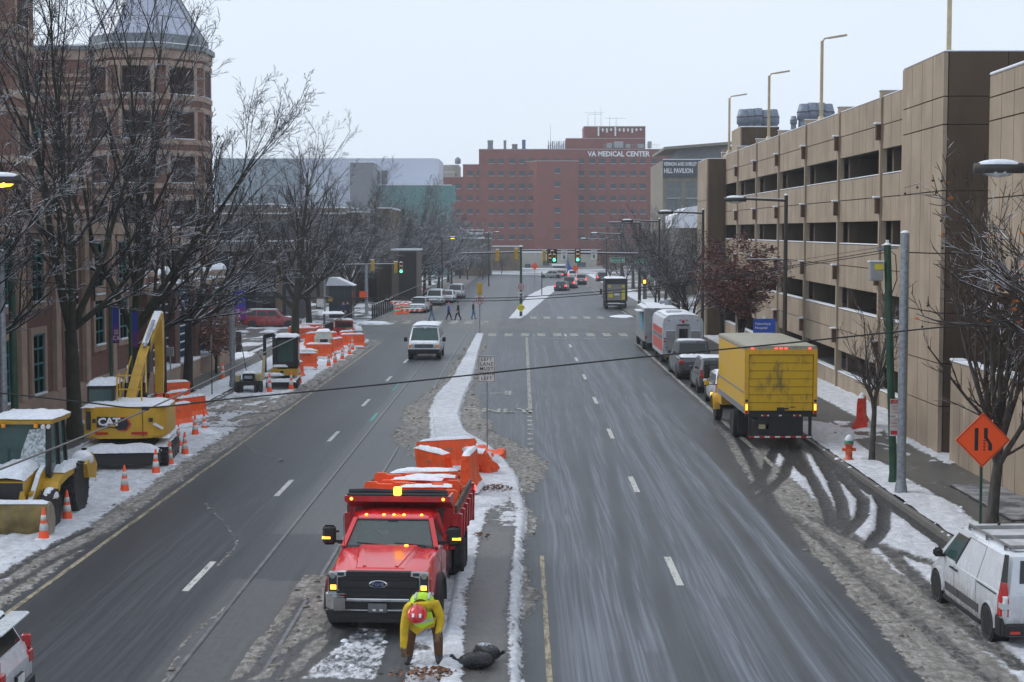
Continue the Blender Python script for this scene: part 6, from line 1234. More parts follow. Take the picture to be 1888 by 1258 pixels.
# ---------- water filled barriers ----------
def barrier(name='plastic_barrier', lab='', loc=(0, 0, 0), rz=0, L=1.85, H=1.05, snow=True, group='orange plastic barriers around the works', rx=0, ry=0, ma=None):
    ma = ma or ORANGE; o = thing(name, lab, 'barrier', loc, rz, group); o.rotation_euler = (rx, ry, rz); m = M(); h = L/2
    def sec(x, k): return [(x, -.30*k, 0), (x, -.29*k, .16), (x, -.15*k, .42), (x, -.13*k, H*.82), (x, -.10*k, H), (x, .10*k, H), (x, .13*k, H*.82), (x, .15*k, .42), (x, .29*k, .16), (x, .30*k, 0)]
    xs = [-h, -h+.06, -h*.72, -h*.66, -h*.30, -h*.24, h*.24, h*.30, h*.66, h*.72, h-.06, h]; ks = [.86, 1, 1, .86, .86, 1, 1, .86, .86, 1, 1, .86]
    m.loft([sec(x, k) for x, k in zip(xs, ks)], ma)
    for z in (.25, .55, .85): m.cyl((h+.02, 0, z*H), (h+.02, 0, (z+.09)*H), .06, ma, n=8)
    for z in (.38, .68, .93): m.cyl((-h-.02, 0, z*H-.05), (-h-.02, 0, z*H+.03), .06, ma, n=8)
    m.build('barrier_body', o)
    m = M()
    m.bb(-.12, .12, -.152, .152, .72, .80, mat('faded_label', (.45, .16, .09), .6)); m.build('label_patch', o)
    if snow: snow_sheet(o, -h, h, -.12, .12, H, .09, int(loc[0]*10+loc[1]) & 1023, 'snow', nx=12, ny=4); snow_sheet(o, -h, h, -.36, -.20, .10, .14, 7, 'snow', nx=9, ny=3)
    return o
def bpl(px, py, rz, lab, **k): p = gp(px, py, k.pop('z', 0)); return barrier(lab=lab, loc=p, rz=R(rz), **k)
GM = 'orange barriers tumbled on the median'
bpl(866, 906, 84, 'orange barrier standing end-on nearest the truck on the median', group=GM, H=1.15, z=.12)
bpl(827, 874, 24, 'upright orange barrier at the back of the heap on the median', group=GM, z=.14, rx=R(-9))
bpl(806, 893, -58, 'orange barrier running between the back one and the snowy row', group=GM, z=.05, rx=R(10))
bpl(782, 940, 13, 'snow topped barrier just behind the dump truck load', group=GM, z=.02)
bpl(884, 842, -14, 'orange barrier tipped on its side under snow at the sign pole', group=GM, rx=R(84), H=.9)
snow_sheet(None, 0, 0.001, 0, 0.001, -5, .001, 1, 'snow') if 0 else None
bpl(872, 868, -38, 'orange barrier leaning over in the middle of the heap on the median', group=GM, z=.12, rx=R(38), H=.95)
bpl(846, 838, 12, 'orange barrier fallen flat at the far side of the heap on the median', group=GM, z=.34, rx=R(86), H=.95)
# the load on the dump truck
GLD = 'orange barriers lying in the dump truck bed'; Wt = RT.matrix_basis
for x, y, z, rz, ry_, l in ((-.2, -1.0, 1.78, 4, 90, 'loaded barrier directly behind the truck bulkhead'), (.12, -1.5, 1.86, -6, 90, 'loaded barrier lying second from the bulkhead'), (-.15, -2.1, 1.82, 2, 90, 'loaded barrier on the middle of the truck load'), (.1, -2.9, 1.85, -3, 90, 'loaded barrier at the tail of the truck load'), (.25, -2.4, 1.45, 14, 90, 'loaded barrier wedged low under the others in the bed')):
    p = Wt @ Vector((x, y, z)); b = barrier(lab=l, loc=p, rz=R(177+rz), group=GLD, rx=R(ry_), snow=False, L=1.75, H=.85)
    snow_sheet(b, -.7, .7, -.05, .25, .31, .03, int(z*100), 'snow') if 0 else None
    q_ = snow_sheet(b, -.75, .35, -.20, .16, .0, .04, int(y*-7), 'snow', nx=9, ny=5); q_.rotation_euler = (-R(ry_), 0, 0); q_.location = (0, .0, .42) if 0 else (0, .32, .45)
bpl(1588, 788, 74, 'single red orange barrier standing on the right sidewalk', group=None, H=1.2, L=1.6, z=.13, ma=mat('red_orange_plastic', (.75, .05, .02), .5, dirt=.2))
GL_ = 'orange plastic barriers around the left works'
for i_, (x, y, rz, l) in enumerate(((326, 792, 70, 'front barrier of the trio beside the excavator'), (352, 776, 62, 'barrier on the street side of the trio beside the excavator'), (328, 765, 66, 'rear barrier of the trio beside the excavator'), (318, 745, 40, 'barrier almost hidden behind the excavator house'),
                    (558, 683, 2, 'long front barrier with lettering beside the small excavator'), (548, 703, 78, 'barrier standing end-on at the small excavator track'), (588, 664, 8, 'barrier behind the long front barrier'), (621, 652, 72, 'barrier leaning end-on before the red trencher'), (650, 643, 10, 'barrier at the street end of the red trencher'), (640, 637, 60, 'barrier pushed against the red trencher'), (577, 640, 60, 'barrier left of the white generator'), (562, 630, 20, 'barrier against the mossy trunk'), (553, 627, 10, 'barrier behind the mossy trunk'), (598, 628, 35, 'barrier behind the white generator'), (575, 622, 15, 'rearmost barrier of the left works'), (606, 640, 55, 'barrier between the generator and the red trencher'))):
    b = bpl(x, y, rz+(i_*37 % 11)-5, l, group=GL_, H=.98, L=1.6)
    if 'lettering' in l: m = M(); m.text('ROAD WORK', (0, -.155, .86), (1, 0, 0), (0, 0, 1), .16, BLACK, .005); m.build('lettering', b)
# barrels and boards piled before the parked cars
GP2 = 'orange barricades piled before the parked cars'; rnd = random.Random(6)
for i, (x, y, l) in enumerate([(733, 580, 'striped barrel lying at the street end of the orange pile'), (741, 578, 'upright striped barrel in the orange pile'), (749, 579, 'squat striped barrel in the middle of the orange pile'), (757, 577, 'striped barrel near the silver hatchback'), (764, 575, 'last striped barrel touching the silver hatchback')]):
    o = thing('traffic_barrel', l, 'traffic barrel', gp(x, y), rnd.uniform(0, 3), GP2); m = M(); m.lathe([(.32, 0), (.32, .1), (.27, .12), (.27, .35)], ORANGE, n=12); m.lathe([(.27, .35), (.26, .5), (.26, .52)], CONEW, n=12); m.lathe([(.26, .52), (.25, .7)], ORANGE, n=12); m.lathe([(.25, .7), (.24, .85)], CONEW, n=12); m.lathe([(.24, .85), (.2, 1.0), (.05, 1.02)], ORANGE, n=12); m.build('barrel_body', o); m = M(); m.ball((0, 0, .98), (.22, .22, .12), SNOW, z0=0); m.build('snow', o)
for i, (x, y, z, l) in enumerate([(739, 577, .9, 'board barricade lying across the orange pile'), (752, 576, .85, 'second board barricade on top of the orange pile'), (760, 580, .3, 'low board barricade in front of the orange pile')]):
    o = thing('board_barricade', l, 'barricade', gp(x, y)+Vector((0, 0, z)), rnd.uniform(-.3, .3), GP2); m = M(); m.bb(-1.1, 1.1, -.05, .05, 0, .25, ORANGE); m.build('board', o); m = M()
    for k in range(4): m.prism([(-.9+k*.5, .0), (-.7+k*.5, 0), (-.6+k*.5, .25), (-.8+k*.5, .25)], 'y', -.058, -.052, REFL)
    m.build('stripe', o); snow_sheet(o, -1.1, 1.1, -.06, .06, .25, .08, i+3, nx=8, ny=3)
# ---------- backhoe loader ----------
CY_ = mat('machine_yellow', (.56, .32, .012), .4, coat=.2, var=.08, dirt=.35); WORN = mat('worn_bucket_steel', (.20, .145, .05), .45, .4, var=.45, scale=2, dirt=.6)
def tread_wheel(par, x, y, r, w, name='wheel', rimc=None):
    o = wheel(par, x, y, r, w, 26, rimc or CY_, name, steel=True); m = M(); n = 18
    for k in range(n):
        for s in (-1, 1):
            a = 2*PI*(k+(.25 if s > 0 else -.25))/n; c, d = math.cos(a), math.sin(a); e = a+s*.10
            m.bar((s*.02, c*(r*.995), d*(r*.995)), (s*w*.5, math.cos(e)*r*.97, math.sin(e)*r*.97), r*.07, r*.07, RUBBER)
    m.build('tread', o)
    m = M(); m.lathe([(r*.3, 0), (r*1.03, 0), (r*1.05, .02), (r*.3, .02)], SNOW, n=4) if 0 else None
    return o
o = BH = thing('backhoe_loader', 'yellow backhoe loader under snow with its bucket lowered at the left edge', 'backhoe loader', (-12.95, 40.6, 0), R(180)); 
# local front +y = towards the camera
m = M(); m.loft([[(-.42, .3, .75), (.42, .3, .75), (.42, .3, 1.5), (-.42, .3, 1.5)], [(-.42, 1.7, .75), (.42, 1.7, .75), (.40, 1.7, 1.28), (-.40, 1.7, 1.28)]], CY_); m.bb(-.35, .35, -1.5, 1.6, .45, .8, BLACK); m.bb(-.40, .40, 1.7, 1.76, .72, 1.25, BLACK); m.build('engine_body', o)
snow_sheet(o, -.44, .44, .35, 1.72, 1.50, .16, 21, 'hood_snow', tilt=-.2, crown=.08)
m = M()
for s in (-1, 1): m.bar((s*.72, .48, 1.2), (s*.70, .40, 2.62), .07, .09, BLACK); m.bar((s*.74, -.95, 1.2), (s*.70, -.85, 2.62), .07, .09, BLACK); m.bar((s*.76, -.25, 1.1), (s*.71, -.25, 2.62), .06, .07, BLACK)
m.bb(-.74, .74, .32, .42, 1.15, 1.3, BLACK); m.bb(-.74, .74, -.95, .4, .95, 1.12, BLACK); m.build('cab_frame', o)
m = M(); m.pane((-.70, .46, 1.28), (.70, .46, 1.28), (.68, .40, 2.6), (-.68, .40, 2.6), 0, 1, 0, 1, 0, GLASSG, (0, 1, 0)); m.build('windshield', o)
for s in (-1, 1): m = M(); m.pane((s*.74, -.9, 1.15), (s*.74, .44, 1.15), (s*.70, .38, 2.6), (s*.70, -.84, 2.6), 0, 1, 0, 1, -.01, GLASSG, (s, 0, 0)); m.build('window', o)
m = M(); m.loft([[(-.6, .47, 1.28), (.15, .47, 1.28), (.0, .45, 1.9), (-.2, .44, 2.45), (-.62, .44, 2.5)], [(-.6, .50, 1.28), (.15, .50, 1.28), (.0, .48, 1.9), (-.2, .47, 2.45), (-.62, .47, 2.5)]], mat('frozen_snow', (.42, .46, .48), .9, var=.5, scale=14, bump=.6)); m.build('windshield_snow', o)
m = M(); m.loft([[(-.80, -1.05, 2.60), (.80, -1.05, 2.60), (.80, .55, 2.60), (-.80, .55, 2.60)], [(-.84, -1.1, 2.70), (.84, -1.1, 2.70), (.84, .60, 2.70), (-.84, .60, 2.70)], [(-.7, -1.0, 2.76), (.7, -1, 2.76), (.7, .5, 2.76), (-.7, .5, 2.76)]], CY_); m.build('cab_roof', o); snow_sheet(o, -.86, .86, -1.1, .62, 2.74, .12, 22, 'roof_snow')
for x in (-.74, -.6, .60, .74): m = M(); m.cyl((x, .58, 2.56), (x, .64, 2.54), .055, REFL, n=10); m.build('work_lamp', o)
for x in (-.42, .42): m = M(); m.bb(x-.05, x+.05, .58, .66, 2.52, 2.62, AMBER, ch=.01); m.build('turn_lamp', o)
for s in (-1, 1):
    m = M(); m.prism([(-.1, 1.12), (.55, 1.02), (.8, .70), (.95, .72), (.7, 1.14), (.2, 1.28), (-1.4, 1.38), (-1.75, 1.2), (-1.85, .9), (-1.75, .9), (-1.6, 1.1), (-1.2, 1.2)], 'x', s*.55, s*1.02, CY_); m.build('fender', o)
    snow_sheet(o, min(s*.5, s*1.04), max(s*.5, s*1.04), -1.7, .25, 1.30, .16, 30+s, 'fender_snow', nx=6, ny=12)
    tread_wheel(o, s*.88, -1.15, .70, .42); tread_wheel(o, s*.88, 1.05, .50, .34)
    m = M(); m.ball((s*.88, 1.05, .78), (.2, .36, .26), SNOW, z0=0, wob=.06); m.build('wheel_snow', o)
    m = M(); m.prism([(-.2, 1.5), (.1, 1.62), (.9, 1.32), (1.65, .72), (2.1, .38), (2.0, .25), (1.5, .52), (.8, 1.08), (-.1, 1.35)], 'x', s*.50, s*.60, CY_); m.bar((s*.55, .1, 1.05), (s*.55, 1.6, .95), .09, .09, CY_); k = m.build('loader_arm', o)
    m = M(); m.bar((s*.55, .1, 1.65), (s*.55, .9, 1.36), .11, .05, SNOW); m.bar((s*.55, .9, 1.36), (s*.55, 1.65, .77), .11, .05, SNOW); m.build('snow', k)
    m = M(); m.cyl((s*.4, .3, 1.0), (s*.4, 1.2, .85), .06, CHROME); m.build('ram', o)
    m = M(); m.bar((s*.3, 1.86, .5), (s*.42, 1.82, 1.05), .08, .05, CY_); m.bar((s*.54, 1.86, .5), (s*.42, 1.82, 1.05), .08, .05, CY_); m.build('bucket_link', o)
m = M(); prof = [(1.95, .78), (2.02, .80), (2.18, .55), (2.22, .25), (2.15, .08), (2.55, .03), (2.6, .0), (1.98, .0), (1.90, .25), (1.88, .55)]
prof = [(2.30, .82), (2.38, .80), (2.42, .5), (2.38, .2), (2.30, .02), (2.0, .0), (1.85, .12), (1.80, .4), (1.92, .7), (2.1, .84)]
m.prism(prof, 'x', -1.22, 1.22, WORN)
for s in (-1.24, 1.22): m.prism(prof, 'x', s, s+.03, mat('bucket_side', (.30, .26, .19), .6, dirt=.4))
m.build('bucket', o); snow_sheet(o, -1.2, 1.2, 2.02, 2.36, .83, .07, 40, 'bucket_snow')
m = M(); m.bar((.0, -1.6, 1.0), (.25, -2.4, 2.0), .25, .35, CY_); m.bar((.25, -2.4, 2.0), (.1, -2.0, .9), .2, .25, CY_); m.build('backhoe_boom', o); m = M(); m.prism([(-1.3, 1.3), (-1.9, 1.55), (-2.35, 1.15), (-2.2, .8), (-1.5, .9)], 'x', -1.18, -.9, CY_); m.build('stabiliser', o); m = M(); m.ball((-.95, -1.7, 1.4), (.3, .3, .22), SNOW, wob=.1); m.build('snow', o)
m = M(); m.cyl((.5, .9, 1.35), (.5, .9, 1.95), .04, BLACK); m.build('exhaust', o); fix_normals(o)
# ---------- big yellow excavator, tail towards the viewer ----------
o = thing('excavator', 'yellow tracked excavator with its boom raised, rear counterweight facing the viewer', 'excavator', (-12.98, 51.6, 0), R(6))
def track(par, x, L, W, H, name='track'):
    m = M(); pts = []; r = H/2; n = 9
    for i in range(n): a = -PI/2+PI*i/(n-1); pts.append((L/2-r+r*math.cos(a), r+r*math.sin(a)))
    for i in range(n): a = PI/2+PI*i/(n-1); pts.append((-L/2+r+r*math.cos(a), r+r*math.sin(a)))
    m.prism(pts, 'x', x-W/2, x+W/2, RUBBER); P = len(pts)
    tot = 34
    for k in range(tot):
        t = k/tot*P; i = int(t) % P; j = (i+1) % P; f = t-int(t)
        if abs(pts[i][0]-pts[j][0]) < .001 and abs(pts[i][1]-pts[j][1]) < .001: continue
    seg = []
    for i in range(P): a, b = pts[i], pts[(i+1) % P]; d = math.hypot(b[0]-a[0], b[1]-a[1]); q = max(1, int(d/.11)); seg += [(a[0]+(b[0]-a[0])*k/q, a[1]+(b[1]-a[1])*k/q) for k in range(q)]
    for (y, z) in seg[::1]: m.box((x, y, z), (W*1.03, .045, .045), BLACK)
    k = m.build(name, par); m = M()
    for s in (-1, 1):
        for i in range(5): yy_ = -L/2+r+(L-2*r)*i/4; m.cyl((x+s*(W/2-.02), yy_, r*.75), (x+s*(W/2+.012), yy_, r*.75), r*.42, mat('track_frame', (.05, .05, .05), .6, dirt=.6), n=12)
        m.bb(x+s*(W/2), x+s*(W/2+.01), -L/2+r, L/2-r, r*.9, r*1.3, MATS['track_frame'])
    m.build('roller', k); snow_sheet(k, x-W/2, x+W/2, -L/2+.1, L/2-.1, H, .08, 3, 'snow', nx=5, ny=12); return k
track(o, -1.12, 3.4, .5, .68); track(o, 1.12, 3.4, .5, .68)
m = M(); m.bb(-.9, .9, -1.1, 1.1, .35, .8, BLACK); m.cyl((0, 0, .7), (0, 0, .95), .6, BLACK, n=20); m.build('undercarriage', o)
m = M(); m.loft([[(-1.2, -2.35, .22), (1.2, -2.35, .22), (1.2, -2.3, .62), (-1.2, -2.3, .62)], [(-1.2, -1.95, .22), (1.2, -1.95, .22), (1.2, -2.0, .66), (-1.2, -2.0, .66)]], BLACK); m.bb(-.7, -.5, -2.0, -1.0, .3, .5, BLACK); m.bb(.5, .7, -2.0, -1.0, .3, .5, BLACK); m.build('blade', o)
snow_sheet(o, -1.2, 1.2, -2.42, -1.75, .60, .24, 50, 'blade_snow', nx=14, ny=5, ragged=.12)
m = M(); prof = lambda z, k: [(-1.35*k, -1.0, z), (-1.28*k, -1.45, z), (-.9*k, -1.72, z), (0, -1.80, z), (.9*k, -1.72, z), (1.28*k, -1.45, z), (1.38*k, -1.0, z), (1.38*k, .55, z), (-1.35*k, .55, z)]
m.loft([prof(.98, .92), prof(1.06, 1), prof(1.86, 1.0), prof(2.0, .97)], CY_); m.build('counterweight', o)
for q_ in ((-1.2, -1.05, -1.64, -1.56, 1.25, 1.85), (-.98, -.88, -1.76, -1.65, 1.5, 1.62), (.80, .92, -1.80, -1.70, 1.52, 1.64)): m = M(); m.bb(*q_, BLACK); m.build('vent', o)
m = M(); m.bb(.60, .612, -1.785, -1.75, 1.02, 1.92, BLACK); m.build('door_seam', o)
for x0, x1 in ((-.9, -.5), (.25, .75)): m = M(); m.bb(x0, x1, -1.83 if abs(x0) < .6 else -1.78, -1.7, 1.12, 1.19, REDL); m.build('reflector', o)
m = M(); BG = mat('badge_black', (.012, .012, .014), .4); BR = mat('badge_red', (.50, .03, .03), .4); m.prism([(-.02, 1.46), (-.02, 1.36), (.10, 1.24), (.36, 1.24), (.50, 1.45), (.36, 1.68), (.1, 1.68)], 'y', -1.835, -1.80, BR); m.prism([(-.58, 1.70), (-.6, 1.36), (-.02, 1.34), (.08, 1.28), (.33, 1.28), (.44, 1.46), (.33, 1.66), (.0, 1.68)], 'y', -1.850, -1.80, BG)
m.text('CAT', (-.20, -1.852, 1.525), (1, 0, 0), (0, 0, 1), .34, LET, .012, bold=.035, sx=1.12, sp=.9); m.prism([(-.22, 1.38), (.02, 1.38), (-.10, 1.50)], 'y', -1.87, -1.862, YELP); m.xf((-.12, .01, 0), rz=R(-4)).build('badge', o)
snow_sheet(o, -1.36, 1.38, -1.72, .5, 1.98, .14, 51, 'deck_snow', nx=16, ny=12, ragged=.15)
m = M(); m.bb(-1.28, -.42, -.9, .9, 1.9, 2.62, BLACK, ch=.05); m.build('cab', o)
m = M(); m.bb(-1.22, -.50, -.915, -.89, 2.08, 2.50, GLASSG); m.build('rear_window', o)
m = M(); m.bb(-1.295, -1.275, -.7, .8, 2.08, 2.50, GLASSG); m.bb(-.425, -.405, -.7, .8, 2.08, 2.50, GLASSG); m.build('window', o); snow_sheet(o, -1.32, -.38, -.95, .95, 2.62, .15, 52, 'cab_snow')
m = M(); bo = [(0, -.3, 1.9), (.02, .3, 2.6), (.08, .7, 3.3), (.14, 1.2, 4.0), (.18, 1.7, 4.55)]
pr = [(.15, 1.8), (.5, 1.8), (.95, 2.6), (1.35, 3.3), (2.3, 4.25), (2.75, 4.62), (2.7, 4.80), (2.4, 4.82), (1.5, 4.2), (.75, 3.55), (.35, 2.8)]
def shear(m): m.v = [(x-.32+(z-1.9)*.24, y, z) for x, y, z in m.v]; return m
m.prism(pr, 'x', .06, .38, CY_)
shear(m).build('boom', o); m = M(); m.bar((.20, .95, 3.88), (.20, 1.5, 4.32), .20, .05, SNOW); m.bar((.22, 1.5, 4.30), (.22, 2.4, 4.86), .24, .08, SNOW); shear(m).build('boom_snow', o)
m = M(); m.prism([(2.45, 4.55), (2.85, 4.85), (3.1, 4.5), (2.95, 2.6), (2.7, 2.0), (2.55, 2.05), (2.6, 3.4)], 'x', .46, .74, CY_); m.build('stick', o); m = M(); m.bar((.60, 2.5, 4.86), (.60, 3.0, 4.78), .26, .08, SNOW); m.build('snow', o)
for x in (-.30, .30): m = M(); m.cyl((x, .9, 1.85), (x, 1.15, 2.5), .075, BLACK); m.cyl((x, 1.15, 2.5), (x, 1.32, 3.1), .04, CHROME); m.build('ram', o)
m = M(); m.cyl((.22, .85, 3.75), (.22, 1.7, 4.6), .06, STEEL); shear(m).build('ram', o)
m = M()
for a, b in (((-.30, -1.0, 2.1), (-.30, -1.0, 2.95)), ((.48, -1.0, 2.1), (.48, -1.0, 2.95)), ((-.30, -1.0, 2.95), (.48, -1.0, 2.95)), ((-.30, -1.0, 2.5), (.48, -1.0, 2.5)), ((-.30, -.4, 2.1), (-.30, -.4, 2.95)), ((-.30, -1.0, 2.95), (-.30, -.4, 2.95)), ((-.42, .2, 2.0), (.0, .2, 3.5)), ((.48, .2, 2.0), (.44, .4, 3.4))): m.bar(a, b, .045, .045, CY_)
m.build('handrail', o)
m = M()
for k in range(4): m.tube([(.40+k*.03, .1, 2.0), (.46+k*.03, .5, 2.9), (.44+k*.02, 1.1, 3.9), (.4, 1.9, 4.5)], .018, BLACK)
m.build('hose', o)
snow_sheet(o, .95, 1.4, -1.5, 1.5, .95, .12, 55, 'side_snow'); m = M(); m.bar((.95, -1.74, 1.45), (1.2, -1.60, 1.28), .10, .08, SNOW); m.build('snow', o); fix_normals(o)
# ---------- small excavator ----------
o = thing('small_excavator', 'small dark cabbed excavator with yellow tail and folded arm beyond the galvanised pole', 'excavator', (-11.9, 77.6, 0), R(4))
track(o, -.6, 1.9, .34, .45); track(o, .6, 1.9, .34, .45)
m = M(); m.bb(-.5, .5, -.7, .7, .3, .62, BLACK); m.bb(-.72, .72, -1.5, -1.35, .15, .42, BLACK); m.build('undercarriage', o); snow_sheet(o, -.74, .74, -1.6, -1.05, .42, .14, 60, 'blade_snow')
m = M(); m.loft([[(-.55, -.8, .68), (.75, -.8, .68), (.75, .7, .68), (-.55, .7, .68)], [(-.55, -.85, 1.0), (.77, -.85, 1.0), (.77, .7, 1.0), (-.55, .7, 1.0)]], CY_); m.build('counterweight', o)
m = M(); m.lathe([(.0, 0), (.09, 0), (.09, .01)], BLACK, (.0, -.865, .84), 12, 'y'); m.build('badge', o)
m = M(); m.bb(-.30, .78, -.62, .62, 1.0, 2.55, BLACK, ch=.07); m.build('cab', o); m = M(); m.bb(-.22, .55, -.64, -.61, 1.35, 2.4, GLASSG); m.build('rear_window', o); m = M(); m.bb(.775, .79, -.5, .5, 1.4, 2.4, GLASSG); m.bb(-.315, -.295, -.5, .5, 1.4, 2.4, GLASSG); m.build('window', o); snow_sheet(o, -.36, .84, -.68, .68, 2.56, .14, 61, 'roof_snow'); snow_sheet(o, -.5, .3, -.85, -.6, 1.1, .1, 62, 'snow')
NV = mat('dark_arm_paint', (.02, .022, .03), .5, dirt=.4); m = M(); m.bar((-.45, .2, .9), (-.52, .9, 2.6), .16, .24, NV); m.bar((-.52, .9, 2.6), (-1.0, 1.0, 2.5), .14, .2, NV); m.build('boom', o); m = M(); m.bar((-1.0, 1.0, 2.55), (-.98, .9, .7), .15, .2, NV); m.build('stick', o); m = M(); m.ball((-.75, .95, 2.72), (.35, .2, .1), SNOW, z0=0, wob=.1); m.build('snow', o); fix_normals(o)
# walk-behind trench machine
TANP = mat('machine_tan', (.42, .35, .20), .5, dirt=.4)
o = thing('walk_behind_trencher', 'small tan and black walk behind machine on paired tyres near the galvanised pole', 'machine', (-13.15, 74.9, 0), R(5)); m = M(); m.bb(-.42, .42, -.3, .9, .38, .62, BLACK, ch=.03); m.build('frame', o)
m = M(); m.bb(-.28, .26, -.2, .35, .62, .95, BLACK, ch=.05); m.bb(-.2, .18, -.22, -.18, .7, .85, STEEL); m.cyl((-.3, .05, .8), (.3, .05, .8), .13, BLACK); m.build('engine', o); m = M(); m.bb(.28, .6, -.15, .4, .55, .95, TANP, ch=.06); m.bb(-.65, -.4, -.15, .4, .5, .9, TANP, ch=.06); m.build('tank', o)
for s in (-1, 1):
    for x in (.36, .58): tread_wheel(o, s*x, -.15, .26, .17, rimc=TANP)
    tread_wheel(o, s*.5, .75, .26, .2, rimc=TANP)
m = M(); m.bar((.62, .5, .6), (.66, 1.2, 1.7), .14, .10, TANP); m.tube([(.6, 1.0, 1.5), (.3, 1.3, 1.9), (.45, 1.35, 2.0), (.7, 1.3, 1.95)], .02, BLACK); m.build('handle', o); m = M(); m.bar((.4, 1.2, .55), (1.6, 1.5, .75), .2, .1, STEEL); m.build('boom', o)
snow_sheet(o, -.3, .3, -.2, .4, .96, .08, 70, 'snow'); snow_sheet(o, .5, 1.6, 1.2, 1.5, .72, .12, 71, 'snow'); fix_normals(o)
# white generator and the red trencher farther up
p = gp(597, 652); o = thing('generator_trailer', 'white boxy generator on a small trailer behind the orange barriers', 'generator', p, R(8)); m = M(); m.loft([[(-.6, -.8, .5), (.6, -.8, .5), (.6, .9, .5), (-.6, .9, .5)], [(-.6, -.85, 1.0), (.6, -.85, 1.0), (.6, .9, 1.0), (-.6, .9, 1.0)], [(-.42, -.6, 1.45), (.42, -.6, 1.45), (.42, .8, 1.45), (-.42, .8, 1.45)]], mat('generator_cream', (.42, .41, .36), .5, dirt=.3)); m.build('housing', o)
m = M(); m.bb(-.25, .25, -.86, -.80, .68, .98, BLACK); m.build('grille', o); m = M(); m.bb(-.55, .55, -.75, .8, .35, .5, BLACK); m.bb(-.04, .04, -1.5, -.7, .4, .48, BLACK); m.build('chassis', o); snow_sheet(o, -.45, .45, -.62, .82, 1.45, .12, 72, 'snow')
for s in (-1, 1): wheel(o, s*.62, .2, .28, .18)
fix_normals(o)
p = gp(628, 633); o = thing('red_trencher', 'dark red trencher with a snow covered canopy behind the orange barriers', 'trencher', p, R(10)); m = M(); m.bb(-.4, .9, -.2, 1.8, .7, 1.65, DREDP, ch=.08); m.bb(-.4, .9, -1.0, -.2, .6, 1.15, DREDP, ch=.08); m.build('body', o); m = M(); m.bb(-.3, .8, -.23, -.205, .9, 1.5, BLACK); m.build('grille', o); m = M()
for x in (-1.15, .0):
    for y in (-.6, .9): m.bar((x, y, .6), (x, y, 2.1), .05, .05, BLACK)
m.bb(-1.25, .25, -.9, 1.2, 2.1, 2.15, mat('canopy_pale', (.4, .4, .38), .5)); m.build('canopy', o); snow_sheet(o, -1.27, .27, -.92, 1.22, 2.15, .1, 73, 'roof_snow'); snow_sheet(o, -.4, .9, -.2, 1.8, 1.65, .08, 74, 'snow'); snow_sheet(o, .9, 1.5, -1.0, .4, .95, .25, 75, 'snow')
m = M(); m.bb(-1.1, -.5, -.2, .4, .9, 1.5, BLACK, ch=.1); m.build('seat', o)
for s in (-1, 1): tread_wheel(o, s*.85+.1, 1.3, .5, .3, rimc=DREDP); tread_wheel(o, s*.85+.1, -.6, .42, .28, rimc=DREDP)
fix_normals(o)
p = gp(556, 666); o = thing('road_plate', 'yellow steel beam lying behind the long front barrier under snow', 'steel beam', p, R(4)); m = M(); m.bb(-1.25, 1.0, -.12, .12, .25, .65, mat('beam_yellow', (.55, .42, .03), .5, dirt=.3)); m.bb(-1.1, -.9, -.3, .3, 0, .25, BLACK); m.bb(.7, .9, -.3, .3, 0, .25, BLACK); m.text('WACK', (.1, -.13, .45), (1, 0, 0), (0, 0, 1), .2, BLACK, .01) if 0 else None; m.build('beam', o); snow_sheet(o, -1.25, 1.0, -.14, .14, .65, .12, 76, 'snow', nx=12, ny=3)
# heaps of snow pushed along the works
for i, (x, y, sx, sy, h, l) in enumerate([(345, 800, 1.3, .7, .25, 'snow heap in front of the trio of barriers'), (580, 668, 1.6, .5, .2, 'snow ridge between the cones past the long front barrier'), (690, 598, 1.6, 1.2, .3, 'snow heap at the left crossing corner'), (1150, 584, 1.3, 2.4, .16, 'snow heap beside the black delivery truck'), (440, 660, 1.2, 5, .22, 'snow bank beyond the wet side path'), (1604, 800, .8, .9, .25, 'snow heap on the right sidewalk behind the sapling'), (980, 1000, .001, .001, .001, '')]):
    if not l: continue
    p = gp(x, y); m = M(); m.ball((0, 0, -.02), (sx, sy, h), SNOW, n=22, k=7, z0=0, wob=.13, seed=i); q_ = m.build('snow_heap'); q_.location = p; tag(q_, l, 'snow heap', 'heaps of cleared snow')
